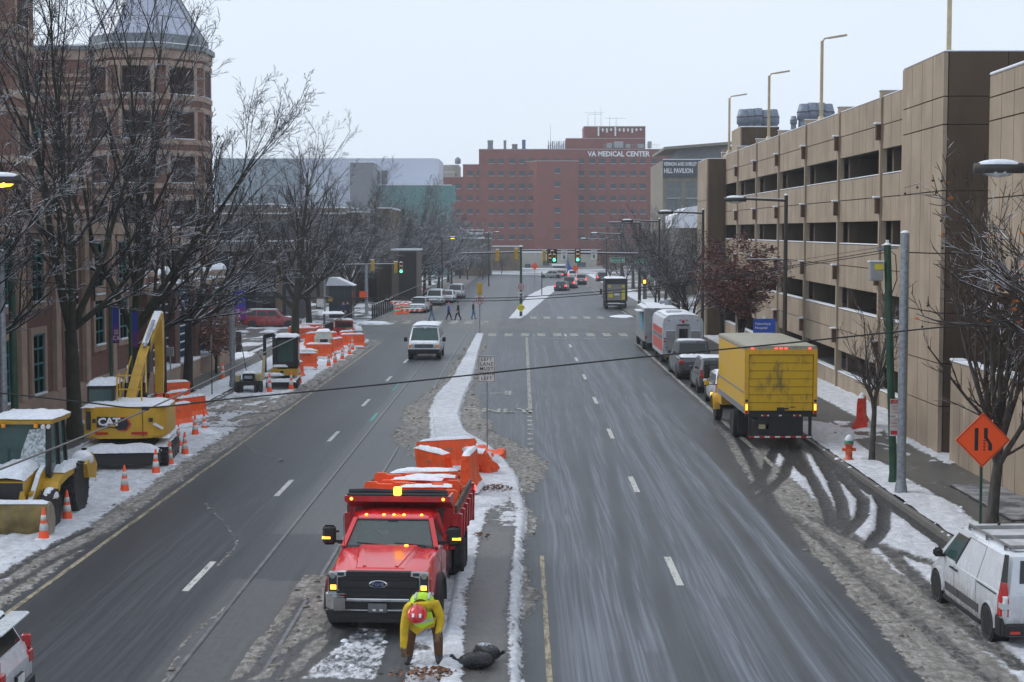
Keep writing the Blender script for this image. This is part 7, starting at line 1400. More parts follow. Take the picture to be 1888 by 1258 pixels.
# ---------- poles, lamps, signals, signs, wires ----------
POLE = mat('dark_bronze_pole', (.045, .04, .036), .55, .2, var=.2); GPOLE = mat('green_pole_paint', (.012, .06, .032), .45, var=.2, dirt=.3)
def street_lamp(loc, h, arm, side, lab, low=True, lit=False, group='cobra head street lamps', pr=.09, snow=True):
    o = thing('street_lamp', lab, 'street lamp', loc, 0, group); s = side
    M().cyl((0, 0, 0), (0, 0, h+.1), pr*1.2, POLE, pr*.85, 12).build('pole', o)
    m = M(); m.tube([(0, 0, h-.12), (s*arm*.5, 0, h-.08), (s*arm, 0, h-.05)], [.05, .045, .04], POLE, 8); m.build('arm', o)
    x = s*(arm+.35); m = M(); m.loft([[(x+dx*.45, dy*w_*.17, h-.06+dz) for dx, dy in ((-1, -.5), (0, -1), (1, -.6), (1, .6), (0, 1), (-1, .5))] for dz, w_ in ((-.10, .7), (-.03, 1.0), (.04, .9), (.09, .4))], POLE, True, True); m.build('lamp_head', o)
    m = M(); m.ball((x, 0, h-.14), (.3, .13, .10), mat('lamp_lit', (1, .6, .15), .3, emit=(1, .50, .02), es=3) if lit else CLEARL, n=10, k=4, z0=-1); m.build('lens', o)
    if low: m = M(); m.bar((0, 0, h-2.55), (s*1.6, 0, h-2.55), .05, .05, POLE); m.bar((0, 0, h-2.52), (s*1.6, 0, h-2.52), .05, .04, SNOW) if snow else None; m.build('banner_arm', o)
    if snow: m = M(); m.ball((x, 0, h+.0), (.40, .15, .10), SNOW, z0=0); m.bar((0, 0, h-.05), (s*arm, 0, h+.02), .06, .035, SNOW); m.ball((0, 0, h+.1), (.09, .09, .07), SNOW, z0=0); m.build('snow', o)
    return o
def sl(px, pyt, X, **k): Y = X*F/(px-962); p = at(px, pyt, Y); return street_lamp((X, Y, .1), p.z-.1, **k)
street_lamp((10.9, 29.2, .13), 8.62, 1.7, -1, 'snow capped street lamp head reaching in past the concrete annex', low=False)
sl(1447, 365, 10.9, arm=1.75, side=-1, lab='street lamp rising behind the yellow box truck', low=True)
sl(1295, 390, 10.9, arm=1.9, side=-1, lab='street lamp in front of the far stair tower', low=False)
sl(1215, 406, 10.9, arm=2.2, side=-1, lab='street lamp just beyond the food truck', low=False)
sl(1145, 430, 10.9, arm=2.6, side=-1, lab='distant street lamp past the traffic mast', low=False)
sl(1118, 440, 10.9, arm=2.6, side=-1, lab='most distant street lamp before the hospital', low=False)
street_lamp((-14.3, 34.6, .13), 8.62, 2.45, 1, 'lit orange street lamp at the left edge above the backhoe loader', low=False, lit=True)
for px, pyt, Y, l in ((830, 437, 200, 'dark lamp post with a lit lamp over the left trees'), (916, 428, 250, 'thin dark lamp post left of the yellow signals'), (905, 440, 290, 'second thin lamp post near the yellow signals')):
    p = at(px-15, pyt, Y); street_lamp((p.x, Y, 0), p.z, 1.0, 1, l, low=False, lit=('lit' in l))
# galvanised and green poles
def pole(name, lab, base, top, r, ma, cap=True):
    o = thing(name, lab, 'pole', base); d = Vector(top)-Vector(base); M().cyl((0, 0, -.1), d, r*1.05, ma, r*.95, 16).build('shaft', o); M().lathe([(r*1.5, 0), (r*1.5, .05), (r*1.1, .4)], ma, n=14).build('collar', o)
    if cap: M().ball(d, (r*1.05, r*1.05, r*.6), SNOW, z0=0).build('snow', o)
    return o
b = gp(1661, 910, .13); pole('galvanised_pole', 'thick bare galvanised pole on the right sidewalk next to the green pole', b, (b.x, b.y, at(1670, 430, b.y).z), .125, STEEL)
b = gp(429, 716, .1); pole('galvanised_pole', 'galvanised pole with nothing on it beside the small excavator', b, (b.x, b.y, at(424, 476, b.y).z), .13, STEEL)
p = at(3, 560, 50); pole('galvanised_pole', 'pale galvanised pole cut by the left edge', (p.x, 50, .1), (p.x, 50, 7.0), .12, STEEL)
b = gp(1647.5, 891, .13); top = at(1636, 452, b.y); o = pole('utility_pole', 'leaning green utility pole with a metal box and parking signs', b, top, .11, GPOLE)
m = M(); m.bb(-.52, -.14, -.16, .16, top.z-1.05, top.z-.5, mat('box_grey', (.30, .31, .31), .5, dirt=.2), ch=.02); m.bb(-.54, -.12, -.18, .18, top.z-.5, top.z-.46, SNOW); k = m.xf((top.x-b.x, 0, -.13)).build('junction_box', o)
m = M(); m.bb(-.40, -.16, -.175, -.165, top.z-.72, top.z-.56, YG); m.xf((top.x-b.x, 0, -.13)).build('warning_label', k)
m = M(); zt_ = top.z-.13; m.tube([(0, 0, zt_-.1), (.25, 0, zt_-.3), (.3, 0, zt_-1.0), (.1, 0, zt_-1.6)], .015, BLACK); m.bar((-.3, 0, zt_-.12), (.3, 0, zt_-.08), .06, .06, STEEL); m.cyl((0, 0, zt_), (0, 0, zt_+.15), .05, REFL); m.xf((top.x-b.x, 0, 0)).build('bracket', o)
q = b; 
def sheet_sign(par, x, y, z, w, h, ma, rz=0, edge=None, name='sign_panel'):
    m = M(); m.bb(-w/2, w/2, -.008, .008, 0, h, ma)
    if edge: m.bb(-w/2-.008, w/2+.008, -.006, .010, -.008, h+.008, edge)
    k = m.build(name, par); k.location = (x, y, z); k.rotation_euler = (0, 0, rz); return k
SW = mat('sign_white', (.58, .58, .56), .4, dirt=.12); SR = mat('sign_red', (.55, .03, .05), .4); SO = mat('sign_orange', (1.0, .10, .012), .4, var=.03); SY = mat('sign_yellow', (.75, .62, .02), .45); SG = mat('sign_green', (.01, .22, .14), .4); SB = mat('sign_back', (.2, .21, .22), .5, .5)
z0 = at(1645, 803, b.y).z-.13
k = sheet_sign(o, -.02, -.14, z0, .30, .58, SW, name='parking_sign'); m = M()
for i, t_ in enumerate(('2 HR', 'PARKING', '8AM-6PM')): m.text(t_, (0, -.010, .48-i*.10), (1, 0, 0), (0, 0, 1), .075, SR, .002, sx=.8)
m.bb(-.13, .13, -.012, -.009, .04, .16, SR); m.build('lettering', k)
k = sheet_sign(o, -.02, -.14, z0+.60, .30, .50, SW, name='parking_sign'); m = M(); m.bb(-.14, .14, -.012, -.009, .36, .48, SR); m.text('NO', (0, -.013, .44), (1, 0, 0), (0, 0, 1), .06, SW, .002); m.text('STOPPING', (0, -.013, .385), (1, 0, 0), (0, 0, 1), .045, SW, .002)
for i, t_ in enumerate(('EXCEPT', 'TRUCKS', 'LOADING')): m.text(t_, (0, -.010, .28-i*.09), (1, 0, 0), (0, 0, 1), .065, SR, .002, sx=.8)
m.build('lettering', k)
p = at(27, 700, 52); pole('utility_pole', 'green utility pole between the brick front and the backhoe loader', (p.x, 52, .1), (p.x-.05, 52, 7.4), .125, GPOLE)
p = at(304, 700, 66); pole('wooden_pole', 'dark slim pole rising behind the excavator boom', (p.x, 66, .1), (p.x-.02, 66, 7.0), .085, mat('dark_wood', (.03, .026, .022), .8), cap=False)
# ---------- wires ----------
WIRE = mat('wire_black', (.012, .012, .012), .6)
def wire(lab, pts, r, name='overhead_wire', ma=None, group=None):
    m = M(); P = [Vector(p) for p in pts]; out = []
    for i in range(len(P)-1):                     # Catmull-Rom through the sag points
        a = P[max(i-1, 0)]; b = P[i]; c = P[i+1]; d = P[min(i+2, len(P)-1)]
        for k in range(8): t = k/8; out.append(.5*((2*b)+(c-a)*t+(2*a-5*b+4*c-d)*t*t+(3*b-a-3*c+d)*t**3))
    out.append(P[-1]); m.tube(out, r, ma or WIRE, 5); return tag(m.build(name), lab, 'wire', group)
Y = 21.4
wire('black span wire sagging across the whole view in front of the dump truck', [at(-300, 700, Y), at(0, 725, Y), at(165, 743, Y), at(268, 752, Y), at(433, 735, Y), at(700, 709.5, Y), at(940, 684, Y), at(1200, 657, Y), at(1420, 636, Y), at(1700, 607, Y), at(1888, 588, Y), at(2200, 555, Y)], .011)
Xc = at(268, 754, Y).x; zc_ = at(268, 754, Y).z
wire('grey trolley wire running up the left carriageway', [(Xc-.02, 12, zc_+.1), (Xc, Y, zc_-.02), (Xc, 34, zc_+.08), (Xc, 47, zc_+.1), (Xc, 70, zc_+.05), (Xc, 95, zc_+.05), (Xc, 125, zc_), (Xc, 160, zc_)], .012, 'trolley_wire', mat('wire_grey', (.14, .13, .12), .5))
m = M(); m.bb(-.045, .045, -.03, .03, -.02, .03, BLACK); q_ = m.build('wire_clip'); q_.location = (Xc, Y, zc_+.0); tag(q_, 'small clip joining the span wire and the trolley wire', 'wire clip')
Y = b.y
tp = Vector((top.x-.1, Y, top.z-.15))
for k_, dz, l in ((0, 0, 'upper wire of the twin wires slung from the green utility pole'), (1, -5, 'lower wire of the twin wires slung from the green utility pole')):
    wire(l, [tp-Vector((0, 0, .08*k_)), at(1450, 492-dz*.6, Y), at(1320, 513-dz*.8, Y), at(1180, 531-dz, Y), at(960, 548-dz, Y), at(800, 550-dz, Y), at(620, 549-dz*.5, Y), at(430, 545-dz*.3, Y), at(250, 535, Y), at(20, 515, Y)], .012, group='twin wires slung from the green utility pole')
wire('thin service wire looping from the garage to the green utility pole', [at(1340, 505, 60), at(1450, 484, 55), at(1560, 466, 50), tp+Vector((0, 0, .1))], .008)
# ---------- traffic signals ----------
SIGB = mat('signal_black', (.012, .012, .012), .5); SIGY = mat('signal_yellow', (.55, .33, .02), .5, dirt=.3); OFFR = mat('signal_red_off', (.10, .012, .012), .3); OFFY = mat('signal_amber_off', (.13, .07, .01), .3); OFFG = mat('signal_green_off', (.01, .06, .04), .3)
def sig(lab, loc, lit=True, dog=False, back=False, rz=0):
    o = thing('traffic_signal', lab, 'traffic signal', loc, rz, 'traffic signals hung from the mast arms'); m = M()
    cells = [(0, .72, OFFR), (0, .36, OFFY), (0, 0, GREENLIT if lit else OFFG)] if not dog else [(0, .72, OFFR), (-.19, .36, OFFY), (.19, .36, OFFY), (-.19, 0, OFFG), (.19, 0, GREENLIT)]
    for x, z, _ in cells: m.bb(x-.17, x+.17, -.1, .1, z-.17, z+.17, SIGY, ch=.03)
    m.build('housing', o)
    if back:
        m = M()
        for x, z, _ in cells: m.bb(x-.10, x+.10, -.13, -.10, z-.10, z+.10, SIGY)
        m.build('hatch', o); m = M(); m.bb(-.16, .16, -.12, .12, .90, .98, SNOW); m.build('snow', o); return o
    m = M(); w_ = .26 if not dog else .46; m.bb(-w_, w_, .08, .11, -.28, 1.0, SIGB); m.build('backplate', o)
    for x, z, c in cells:
        m = M(); m.lathe([(.0, -.125), (.06, -.125), (.125, -.11), (.125, -.10)], c, (x, 0, z), 16, 'y'); k = m.build('lens', o)
        m = M(); rg = [[(x+.145*math.cos(a), -.1, z+.145*math.sin(a)), (x+.145*math.cos(a), -.32, z+.145*math.sin(a)-.0), (x+.135*math.cos(a), -.32, z+.135*math.sin(a)), (x+.135*math.cos(a), -.1, z+.135*math.sin(a))] for a in [R(-10)+R(200)*i/8 for i in range(9)]]; m.loft(rg, SIGB, True, True); m.build('visor', k)
        m = M(); m.ball((x, -.2, z+.14), (.14, .13, .07), SNOW, n=8, k=4, z0=0); m.build('snow', k)
    return o
def name_sign(o, x, z, w, t_, Y=0): m = M(); m.bb(x-w/2, x+w/2, Y-.03, Y, z, z+.42, SG); k = m.build('street_name_sign', o); m = M(); m.bb(x-w/2-.02, x+w/2+.02, Y-.026, Y-.004, z-.02, z+.44, SW); m.text(t_, (x, Y-.032, z+.2), (1, 0, 0), (0, 0, 1), .36, SW, .004, bold=.01); m.build('lettering', k); return k
# right mast
Ym = 10.95*F/(1179-962); tz_ = at(1179, 411, Ym).z; za = at(1179, 468.5, Ym).z
o = thing('signal_mast', 'dark signal mast with a long snowy arm and green street name signs', 'signal mast', (10.95, Ym, 0)); M().cyl((0, 0, 0), (0, 0, tz_), .17, POLE, .11, 14).build('pole', o)
xa = at(1004, 468, Ym).x-10.95; m = M(); m.tube([(0, 0, za), (xa*.5, 0, za+.06), (xa, 0, za+.1)], [.1, .08, .05], POLE, 8); m.build('mast_arm', o); m = M(); m.bar((0, 0, za+.10), (xa*.5, 0, za+.16), .13, .06, SNOW); m.bar((xa*.5, 0, za+.16), (xa, 0, za+.18), .10, .06, SNOW); m.build('snow', o)
m = M(); m.tube([(0, 0, tz_-.1), (-2.2, 0, tz_+.02)], .05, POLE); m.bb(-2.9, -2.1, -.12, .12, tz_-.05, tz_+.05, POLE, ch=.03); m.bb(-2.9, 0, -.06, .06, tz_+.07, tz_+.12, SNOW); m.build('lamp_arm', o)
p = at(1138, 484, Ym); name_sign(o, p.x-10.95, p.z, 1.35, 'Spruce St', -.05); p = at(1183, 487, Ym); name_sign(o, p.x-10.95, p.z, 1.2, 'S 34th St', -.25)
p = at(1188, 523, Ym); m = M(); m.bb(p.x-10.95-.2, p.x-10.95+.2, -.2, .0, p.z-.05, p.z+.4, SIGB, ch=.02); k = m.build('walk_signal', o); m = M(); m.bb(p.x-10.95-.12, p.x-10.95+.12, -.22, -.19, p.z+.02, p.z+.32, mat('hand_lit', (1, .4, .05), .3, emit=(1, .32, .03), es=4), ch=.04); m.build('hand_light', k)
for x0, x1, y0, y1, t_ in ((1034, 1046, 462, 480, 'LEFT'), (1089, 1101, 462, 479, 'ONLY')):
    a, b2 = at(x0, y1, Ym), at(x1, y0, Ym); m = M(); m.bb(a.x-10.95, b2.x-10.95, -.14, -.11, a.z, b2.z, SW); k = m.build('lane_sign', o); m = M(); m.text(t_, ((a.x+b2.x)/2-10.95, -.145, b2.z-.25), (1, 0, 0), (0, 0, 1), .2, BLACK, .004); m.bb((a.x+b2.x)/2-10.95-.06, (a.x+b2.x)/2-10.95+.06, -.15, -.142, a.z+.12, a.z+.45, BLACK); m.build('symbol', k)
p = at(1018, 479.5, Ym); sig('five light signal with a green lamp hung from the right mast arm', (p.x, Ym-.2, p.z), dog=True); p = at(1005, 479.5, Ym); sig('yellow signal turned away beside the five light signal', (p.x-.1, Ym, p.z), back=True, rz=R(60))
p = at(1065, 479, Ym); sig('three light signal showing green hung on the right mast arm', (p.x, Ym-.2, p.z))
# centre mast on the tip of the far median
b = gp(960.5, 585); o = thing('signal_mast', 'green centre mast on the tip of the far median with arms both ways', 'signal mast', (b.x, b.y, 0)); tz_ = at(960, 455, b.y).z; M().cyl((0, 0, 0), (0, 0, tz_), .14, GPOLE, .10, 14).build('pole', o)
M().ball((0, 0, tz_), (.2, .2, .12), SNOW, z0=0).build('pole_cap', o)
z1 = at(960, 462.5, b.y).z; m = M(); m.bar((0, 0, z1), (7.6, 0, z1+.02), .12, .12, POLE); m.build('mast_arm', o); m = M(); m.bar((0, 0, z1+.09), (7.6, 0, z1+.11), .13, .06, SNOW); m.build('snow', o); m = M(); m.bar((0, 0, z1-.15), (-5.7, 0, z1-.3), .12, .12, POLE); m.build('mast_arm', o); m = M(); m.bar((0, 0, z1-.06), (-5.7, 0, z1-.21), .13, .06, SNOW); m.build('snow', o)
for px, py, l in ((952, 479, 'yellow signal back hanging next to the centre mast'), (917, 481, 'yellow signal back at the middle of the left centre arm')): p = at(px, py-3, b.y); sig(l, (p.x, b.y-.1, p.z), back=True)
def ring_sign(o, z, r, arrow='u', y=-.12, x=0):
    m = M(); m.bb(x-r, x+r, y, y+.02, z-r, z+r, SW, ch=.0); k = m.build('turn_ban_sign', o); m = M(); n = 24
    rg = [[(x+q_*math.cos(a), y-.006, z+q_*math.sin(a)) for q_ in (r*.92, r*.74)]+[(x+q_*math.cos(a), y-.001, z+q_*math.sin(a)) for q_ in (r*.74, r*.92)] for a in [2*PI*i/n for i in range(n+1)]]; m.loft(rg, SR, True)
    m.bar((x-r*.55, y-.010, z+r*.55), (x+r*.55, y-.010, z-r*.55), .0+r*.16, .006, SR)
    m.tube([(x-r*.28, y-.008, z-r*.4), (x-r*.28, y-.008, z+r*.2), (x, y-.008, z+r*.42), (x+r*.28, y-.008, z+r*.2), (x+r*.28, y-.008, z-r*.2)], r*.08, BLACK, 5); m.build('symbol', k); return k
ring_sign(o, at(960, 529, b.y).z, .33); p = at(960, 544, b.y); m = M(); m.bb(-.3, .3, -.14, -.12, p.z-.25, p.z+.3, SW); k = m.build('keep_right_sign', o); m = M(); m.bb(-.05, .05, -.15, -.141, p.z-.2, p.z+.05, BLACK); m.prism([(-.2, p.z+.05), (.2, p.z+.2), (.05, p.z-.1)], 'y', -.15, -.141, BLACK); m.build('symbol', k)
p = at(960, 567.5, b.y); m = M(); m.prism([(0, p.z-.42), (.42, p.z), (0, p.z+.42), (-.42, p.z)], 'y', -.16, -.13, SY); k = m.build('hazard_sign', o); m = M(); m.bar((-.2, -.165, p.z-.12), (.2, -.165, p.z-.12), .05, .008, BLACK); m.bar((-.2, -.165, p.z+.1), (.2, -.165, p.z+.1), .05, .008, BLACK); m.prism([(.2, p.z+.02), (.3, p.z+.1), (.2, p.z+.2)], 'y', -.168, -.16, BLACK); m.prism([(-.2, p.z-.2), (-.3, p.z-.12), (-.2, p.z-.04)], 'y', -.168, -.16, BLACK); m.build('symbol', k)
# near centre pole with a no-U-turn sign
b = gp(884.5, 616, .1); o = thing('signal_post', 'slim post with a yellow signal back and no u-turn sign on the median nose', 'signal post', (b.x, b.y, .1)); M().cyl((0, 0, 0), (0, 0, at(884, 525, b.y).z), .05, STEEL, n=10).build('post', o); z = at(883, 557, b.y).z; ring_sign(o, z, .33)
m = M(); za, zb_ = at(883, 546, b.y).z, at(883, 524, b.y).z; m.bb(-.19, .19, -.12, .12, za, zb_, SIGY, ch=.03); k = m.build('signal_housing', o); m = M()
for i in range(3): m.bb(-.08, .08, -.15, -.12, za+.08+i*.31, za+.24+i*.31, SIGY)
m.build('hatch', k)
# left mast
b = gp(676, 588, .1); b = Vector((b.x, 150, 0)); b.x = at(676, 588, 150).x; o = thing('signal_mast', 'grey signal mast at the left corner of the crossing with an orange sign', 'signal mast', (b.x, 150, 0)); M().cyl((0, 0, 0), (0, 0, at(676, 486, 150).z), .17, STEEL, .12, 14).build('pole', o)
z = at(0, 488, 150).z; xa = at(728, 487, 150).x-b.x; xb = at(600, 487, 150).x-b.x; m = M(); m.bar((xb, 0, z-.05), (xa, 0, z+.02), .1, .1, POLE); m.build('mast_arm', o); m = M(); m.bar((xb, 0, z+.03), (xa, 0, z+.10), .11, .06, SNOW); m.build('snow', o)
m = M(); p = at(663, 550, 150); m.bb(p.x-b.x, p.x-b.x+.68, -.2, -.18, p.z, p.z+.68, SO); m.build('orange_sign', o)
p = at(740, 500.5, 150); sig('three light signal showing green on the left mast arm', (p.x, 149.8, p.z)); p = at(730, 500.5, 150); sig('yellow signal side-on at the tip of the left mast arm', (p.x, 150, p.z), back=True, rz=R(50)); p = at(687, 497, 150); sig('yellow signal back nearest the grey corner mast', (p.x, 150, p.z), back=True); p = at(576, 497, 128); sig('yellow signal back among the branches of the mossy tree', (p.x, 128, p.z), back=True)
b = at(599, 600, 130); o = thing('sign_post', 'steel post with a white notice board and round yellow flasher before the kiosk', 'sign', (b.x, 130, 0)); M().cyl((0, 0, 0), (0, 0, 6.5), .08, STEEL).build('post', o); sheet_sign(o, -.35, -.1, at(0, 566, 130).z, .6, .75, SW, name='notice_panel'); M().lathe([(0, 0), (.2, 0), (.2, .15), (0, .2)], SIGY, (.5, -.1, at(0, 552, 130).z), 14, 'y').build('flasher', o)
M().bar((0, 0, at(0, 545, 130).z), (.5, -.05, at(0, 548, 130).z), .05, .05, STEEL).build('bracket', o)
# ---------- signs near ----------
b = gp(898.5, 840, .12); o = thing('lane_sign_post', 'white LEFT LANE MUST TURN LEFT sign on a thin post on the median', 'sign', b); z1, z0 = at(897, 656, b.y).z-.12, at(897, 705, b.y).z-.12; M().cyl((0, 0, 0), (0, 0, z1-.05), .025, STEEL, n=8).build('post', o)
m = M(); m.bb(-.30, .26, -.05, -.035, z0, z1, SW); k = m.build('sign_panel', o); m = M(); h_ = z1-z0
for a, c, d, e in ((-.285, .245, z0+.015, z0+.03), (-.285, .245, z1-.03, z1-.015), (-.285, -.27, z0+.015, z1-.015), (.23, .245, z0+.015, z1-.015)): m.bb(a, c, -.054, -.0505, d, e, BLACK)
for i, t_ in enumerate(('LEFT', 'LANE', 'MUST', 'TURN', 'LEFT')): m.text(t_, (-.02, -.051, z1-h_*(.135+.18*i)), (1, 0, 0), (0, 0, 1), .165, BLACK, .003, bold=.008, sp=1.15)
m.build('lettering', k)
b = gp(1807, 980, .13); o = thing('works_sign', 'orange diamond lane closed sign on a green post behind the white cargo van', 'sign', b); z = at(1809, 811, b.y).z-.13; M().bar((0, 0, 0), (0, 0, z+.2), .06, .04, GPOLE).build('post', o); s_ = .68
m = M(); m.prism([(0, z-s_), (s_, z), (0, z+s_), (-s_, z)], 'y', -.07, -.05, SO); k = m.build('sign_panel', o); m = M()
for i, (a, c) in enumerate((((0, z-s_+.04), (s_-.04, z)), ((s_-.04, z), (0, z+s_-.04)), ((0, z+s_-.04), (-s_+.04, z)), ((-s_+.04, z), (0, z-s_+.04)))): m.bar((a[0], -.072, a[1]), (c[0], -.072, c[1]), .022, .008, BLACK)
m.bb(-.20, -.11, -.078, -.071, z-.26, z+.30, BLACK); m.bb(.03, .12, -.078, -.071, z+.04, z+.30, BLACK); m.prism([(.03, z+.06), (.12, z+.06), (.23, z-.10), (.23, z-.26), (.14, z-.26), (.14, z-.08)], 'y', -.078, -.071, BLACK)
for i in range(4): m.bb(.02, .06, -.078, -.071, z-.26+i*.075, z-.22+i*.075, BLACK)
m.build('symbol', k)
m = M(); p = at(1389, 613, 84); q_ = at(1430, 588, 84); o = thing('hospital_sign', 'blue sign with white lettering standing behind the yellow box truck', 'sign', ((p.x+q_.x)/2, 84, .13)); hw_ = (q_.x-p.x)/2; BS = mat('sign_bright_blue', (.015, .09, .50), .4); M().bb(-hw_, hw_, 0, .12, .6, q_.z-.13, BS).build('sign_panel', o)
m = M(); m.text('Veterinary', (-hw_+.08, -.006, q_.z-.40), (1, 0, 0), (0, 0, 1), .20, LET, .01, 'LEFT', bold=.01); m.text('Hospital', (-hw_+.08, -.006, q_.z-.62), (1, 0, 0), (0, 0, 1), .20, LET, .01, 'LEFT', bold=.01); m.build('lettering', o); M().ball((0, .06, q_.z-.13), (.14, .12, .14), SNOW, z0=0).build('snow', o); m = M(); m.bb(-hw_+.1, -hw_+.2, .02, .1, 0, .6, STEEL); m.bb(hw_-.2, hw_-.1, .02, .1, 0, .6, STEEL); m.build('post', o)
# small posts with tilted signs at the left works
b = gp(455, 688, .1); o = thing('sign_post', 'sign seen from behind on a leaning dark post beside the small excavator', 'sign', b); M().bar((0, 0, 0), (-.35, 0, 2.0), .04, .04, BLACK).build('post', o); m = M(); m.bb(-.58, -.28, -.02, .02, 1.15, 2.25, mat('sign_back_dark', (.07, .07, .065), .6)); m.build('sign_panel', o)
b = gp(391, 731, .1); o = thing('sign_post', 'thin green post standing in the snowy strip before the copper leaved tree', 'sign post', b); M().bar((0, 0, 0), (0, 0, 2.9), .05, .05, GPOLE).build('post', o); m = M(); m.bb(-.03, .03, -.06, -.03, 2.1, 2.9, SB); m.build('sign_panel', o)
p = at(314, 657, 70); o = thing('control_box', 'grey metal box mounted on a post in front of the blue grille', 'box', (p.x, 70, 0)); M().bb(-.15, .15, -.1, .1, p.z, p.z+.4, mat('control_grey', (.22, .23, .22), .6)).build('box_body', o); M().cyl((.0, 0, .1), (.0, 0, p.z), .03, STEEL).build('post', o)
p = at(553, 612, 124); o = thing('round_sign', 'round pale sign seen behind the mossy trunk', 'sign', (p.x, 124, .1)); M().cyl((0, 0, 0), (0, 0, p.z-.4), .04, BLACK).build('post', o); M().lathe([(0, 0), (.36, 0), (.36, .03), (0, .03)], mat('round_sign_grey', (.36, .38, .38), .5), (0, -.05, p.z-.1), 20, 'y').build('sign_panel', o)
# banners
BP = None
def banner_mat():
    q = N('blue_purple_banner'); x = q.n('TexCoord'); s = q.n('SeparateXYZ'); q.l(x.outputs['Generated'], s.inputs[0]); q.set(q.mix(q.ss(s.outputs[2], .30, .52), (.13, .012, .16), (.012, .025, .26)), .7); return q.m
BP = banner_mat()
for i, (x0, x1, y0, y1, Y, l) in enumerate([(207, 219, 563, 632, 58, 'blue and purple banner left of the second big trunk'), (244, 253, 575, 640, 60, 'narrow blue banner right of the second big trunk'), (416, 453, 534, 590, 99, 'wide blue and purple banner behind the galvanised pole')]):
    a, c = at(x0, y1, Y), at(x1, y0, Y); o = thing('street_banner', l, 'banner', (a.x, Y, .1), 0, 'university banners on poles'); m = M(); w_ = c.x-a.x; m.bb(.02, w_, -.01, .01, a.z-.1, c.z-.1, BP); k = m.build('banner_cloth', o); m = M(); m.bar((-.05, 0, c.z-.1), (w_, 0, c.z-.1), .03, .03, BLACK); m.bar((-.05, 0, a.z-.1), (w_, 0, a.z-.1), .03, .03, BLACK); m.cyl((-.05, 0, 0), (-.05, 0, c.z+.1), .06, GPOLE); m.build('pole', o)
    if i != 1:
        m = M(); hh_ = c.z-a.z
        for j, t_ in enumerate(('SE', 'CA')): m.text(t_, (w_*.6, -.012, a.z-.1+hh_*(.28-.16*j)), (1, 0, 0), (0, 0, 1), hh_*.17, SW, .004, sx=.8)
        m.build('lettering', k)
# hydrant
b = gp(1565, 849, .13); o = thing('fire_hydrant', 'orange fire hydrant with a green and white cap wearing snow', 'fire hydrant', b); HO = mat('hydrant_orange', (.62, .10, .03), .5, dirt=.3); HG = mat('hydrant_green', (.02, .22, .14), .5)
M().lathe([(.17, 0), (.17, .05), (.115, .07), (.115, .50), (.15, .52), (.15, .56)], HO, n=16).build('barrel', o); m = M(); m.cyl((-.22, 0, .36), (.22, 0, .36), .055, HO, n=10); m.cyl((0, -.2, .33), (0, 0, .33), .075, HO, n=12); m.build('outlet', o); M().lathe([(.15, .561), (.15, .64), (.12, .66)], HG, n=16).build('bonnet', o); m = M(); m.lathe([(.12, .66), (.08, .72), (.03, .76)], WHITEP, n=14); m.ball((0, 0, .66), (.14, .14, .19), SNOW, z0=0); m.build('snow', o)
# slatted grate in the sidewalk
o = thing('sidewalk_grate', 'dark slatted metal grate set in the right sidewalk dusted with snow', 'grate', (13.3, 42.6, .14)); m = M(); m.bb(-.75, .68, -2.9, 2.9, -.02, .05, mat('grate_pit', (.035, .032, .03), .8)); m.build('frame', o); m = M()
for i in range(30): y = -2.8+i*.193; m.bb(-.72, .65, y, y+.09, .051, .066, mat('grate_bar', (.34, .34, .35), .7, var=.6, scale=2))
m.build('bar', o)
# kiosk, fence of posts
b = gp(627, 588); o = thing('bus_shelter', 'dark glazed shelter with a snow covered roof at the left crossing corner', 'shelter', (at(627, 588, 146).x, 146, .1)); m = M(); m.bb(-1.0, 1.1, 0, 2.4, 0, 2.9, mat('shelter_dark_glass', (.03, .04, .05), .15)); m.build('glass_wall', o); m = M()
for x in (-1.02, -.3, .4, 1.08): m.bb(x, x+.06, -.06, 0, 0, 2.9, BLACK)
m.bb(-1.1, 1.2, -.1, 2.5, 2.9, 3.0, BLACK); m.build('frame', o); m = M(); m.prism([(-1.3, 3.0), (1.35, 3.0), (-.3, 3.75), (-1.0, 3.75)], 'y', -.2, 2.6, SNOW); m.build('roof_snow', o)
for i in range(10):
    t_ = i/9; p = gp(687+(723-687)*t_, 589+(573-589)*t_, .1); o = thing('bollard', 'black sidewalk post in the row before the stone annex', 'post', p, 0, 'row of black sidewalk posts before the stone annex'); M().cyl((0, 0, 0), (0, 0, 1.3), .09, BLACK, n=8).build('shaft', o); M().ball((0, 0, 1.3), (.09, .09, .08), SNOW, n=8, k=4, z0=0).build('snow', o)
for px, py, Y, l in ((1061, 495, 262, 'orange diamond sign in front of the curved blue sign'), (986, 491, 262, 'smaller orange sign left of the far traffic')):
    p = at(px, py, Y); o = thing('works_sign', l, 'sign', (p.x, Y, 0)); m = M(); s_ = .62; m.prism([(0, p.z-s_), (s_, p.z), (0, p.z+s_), (-s_, p.z)], 'y', -.05, -.02, SO); m.build('sign_panel', o); M().cyl((0, 0, 0), (0, 0, p.z-.3), .04, STEEL, n=6).build('post', o)
p = gp(999, 545); o = thing('sign_post', 'thin dark post with a snow cap on the far snowy median', 'post', p); M().cyl((0, 0, 0), (0, 0, 3.2), .06, BLACK).build('post', o); M().ball((0, 0, 3.2), (.2, .2, .1), SNOW, z0=0).build('snow', o)
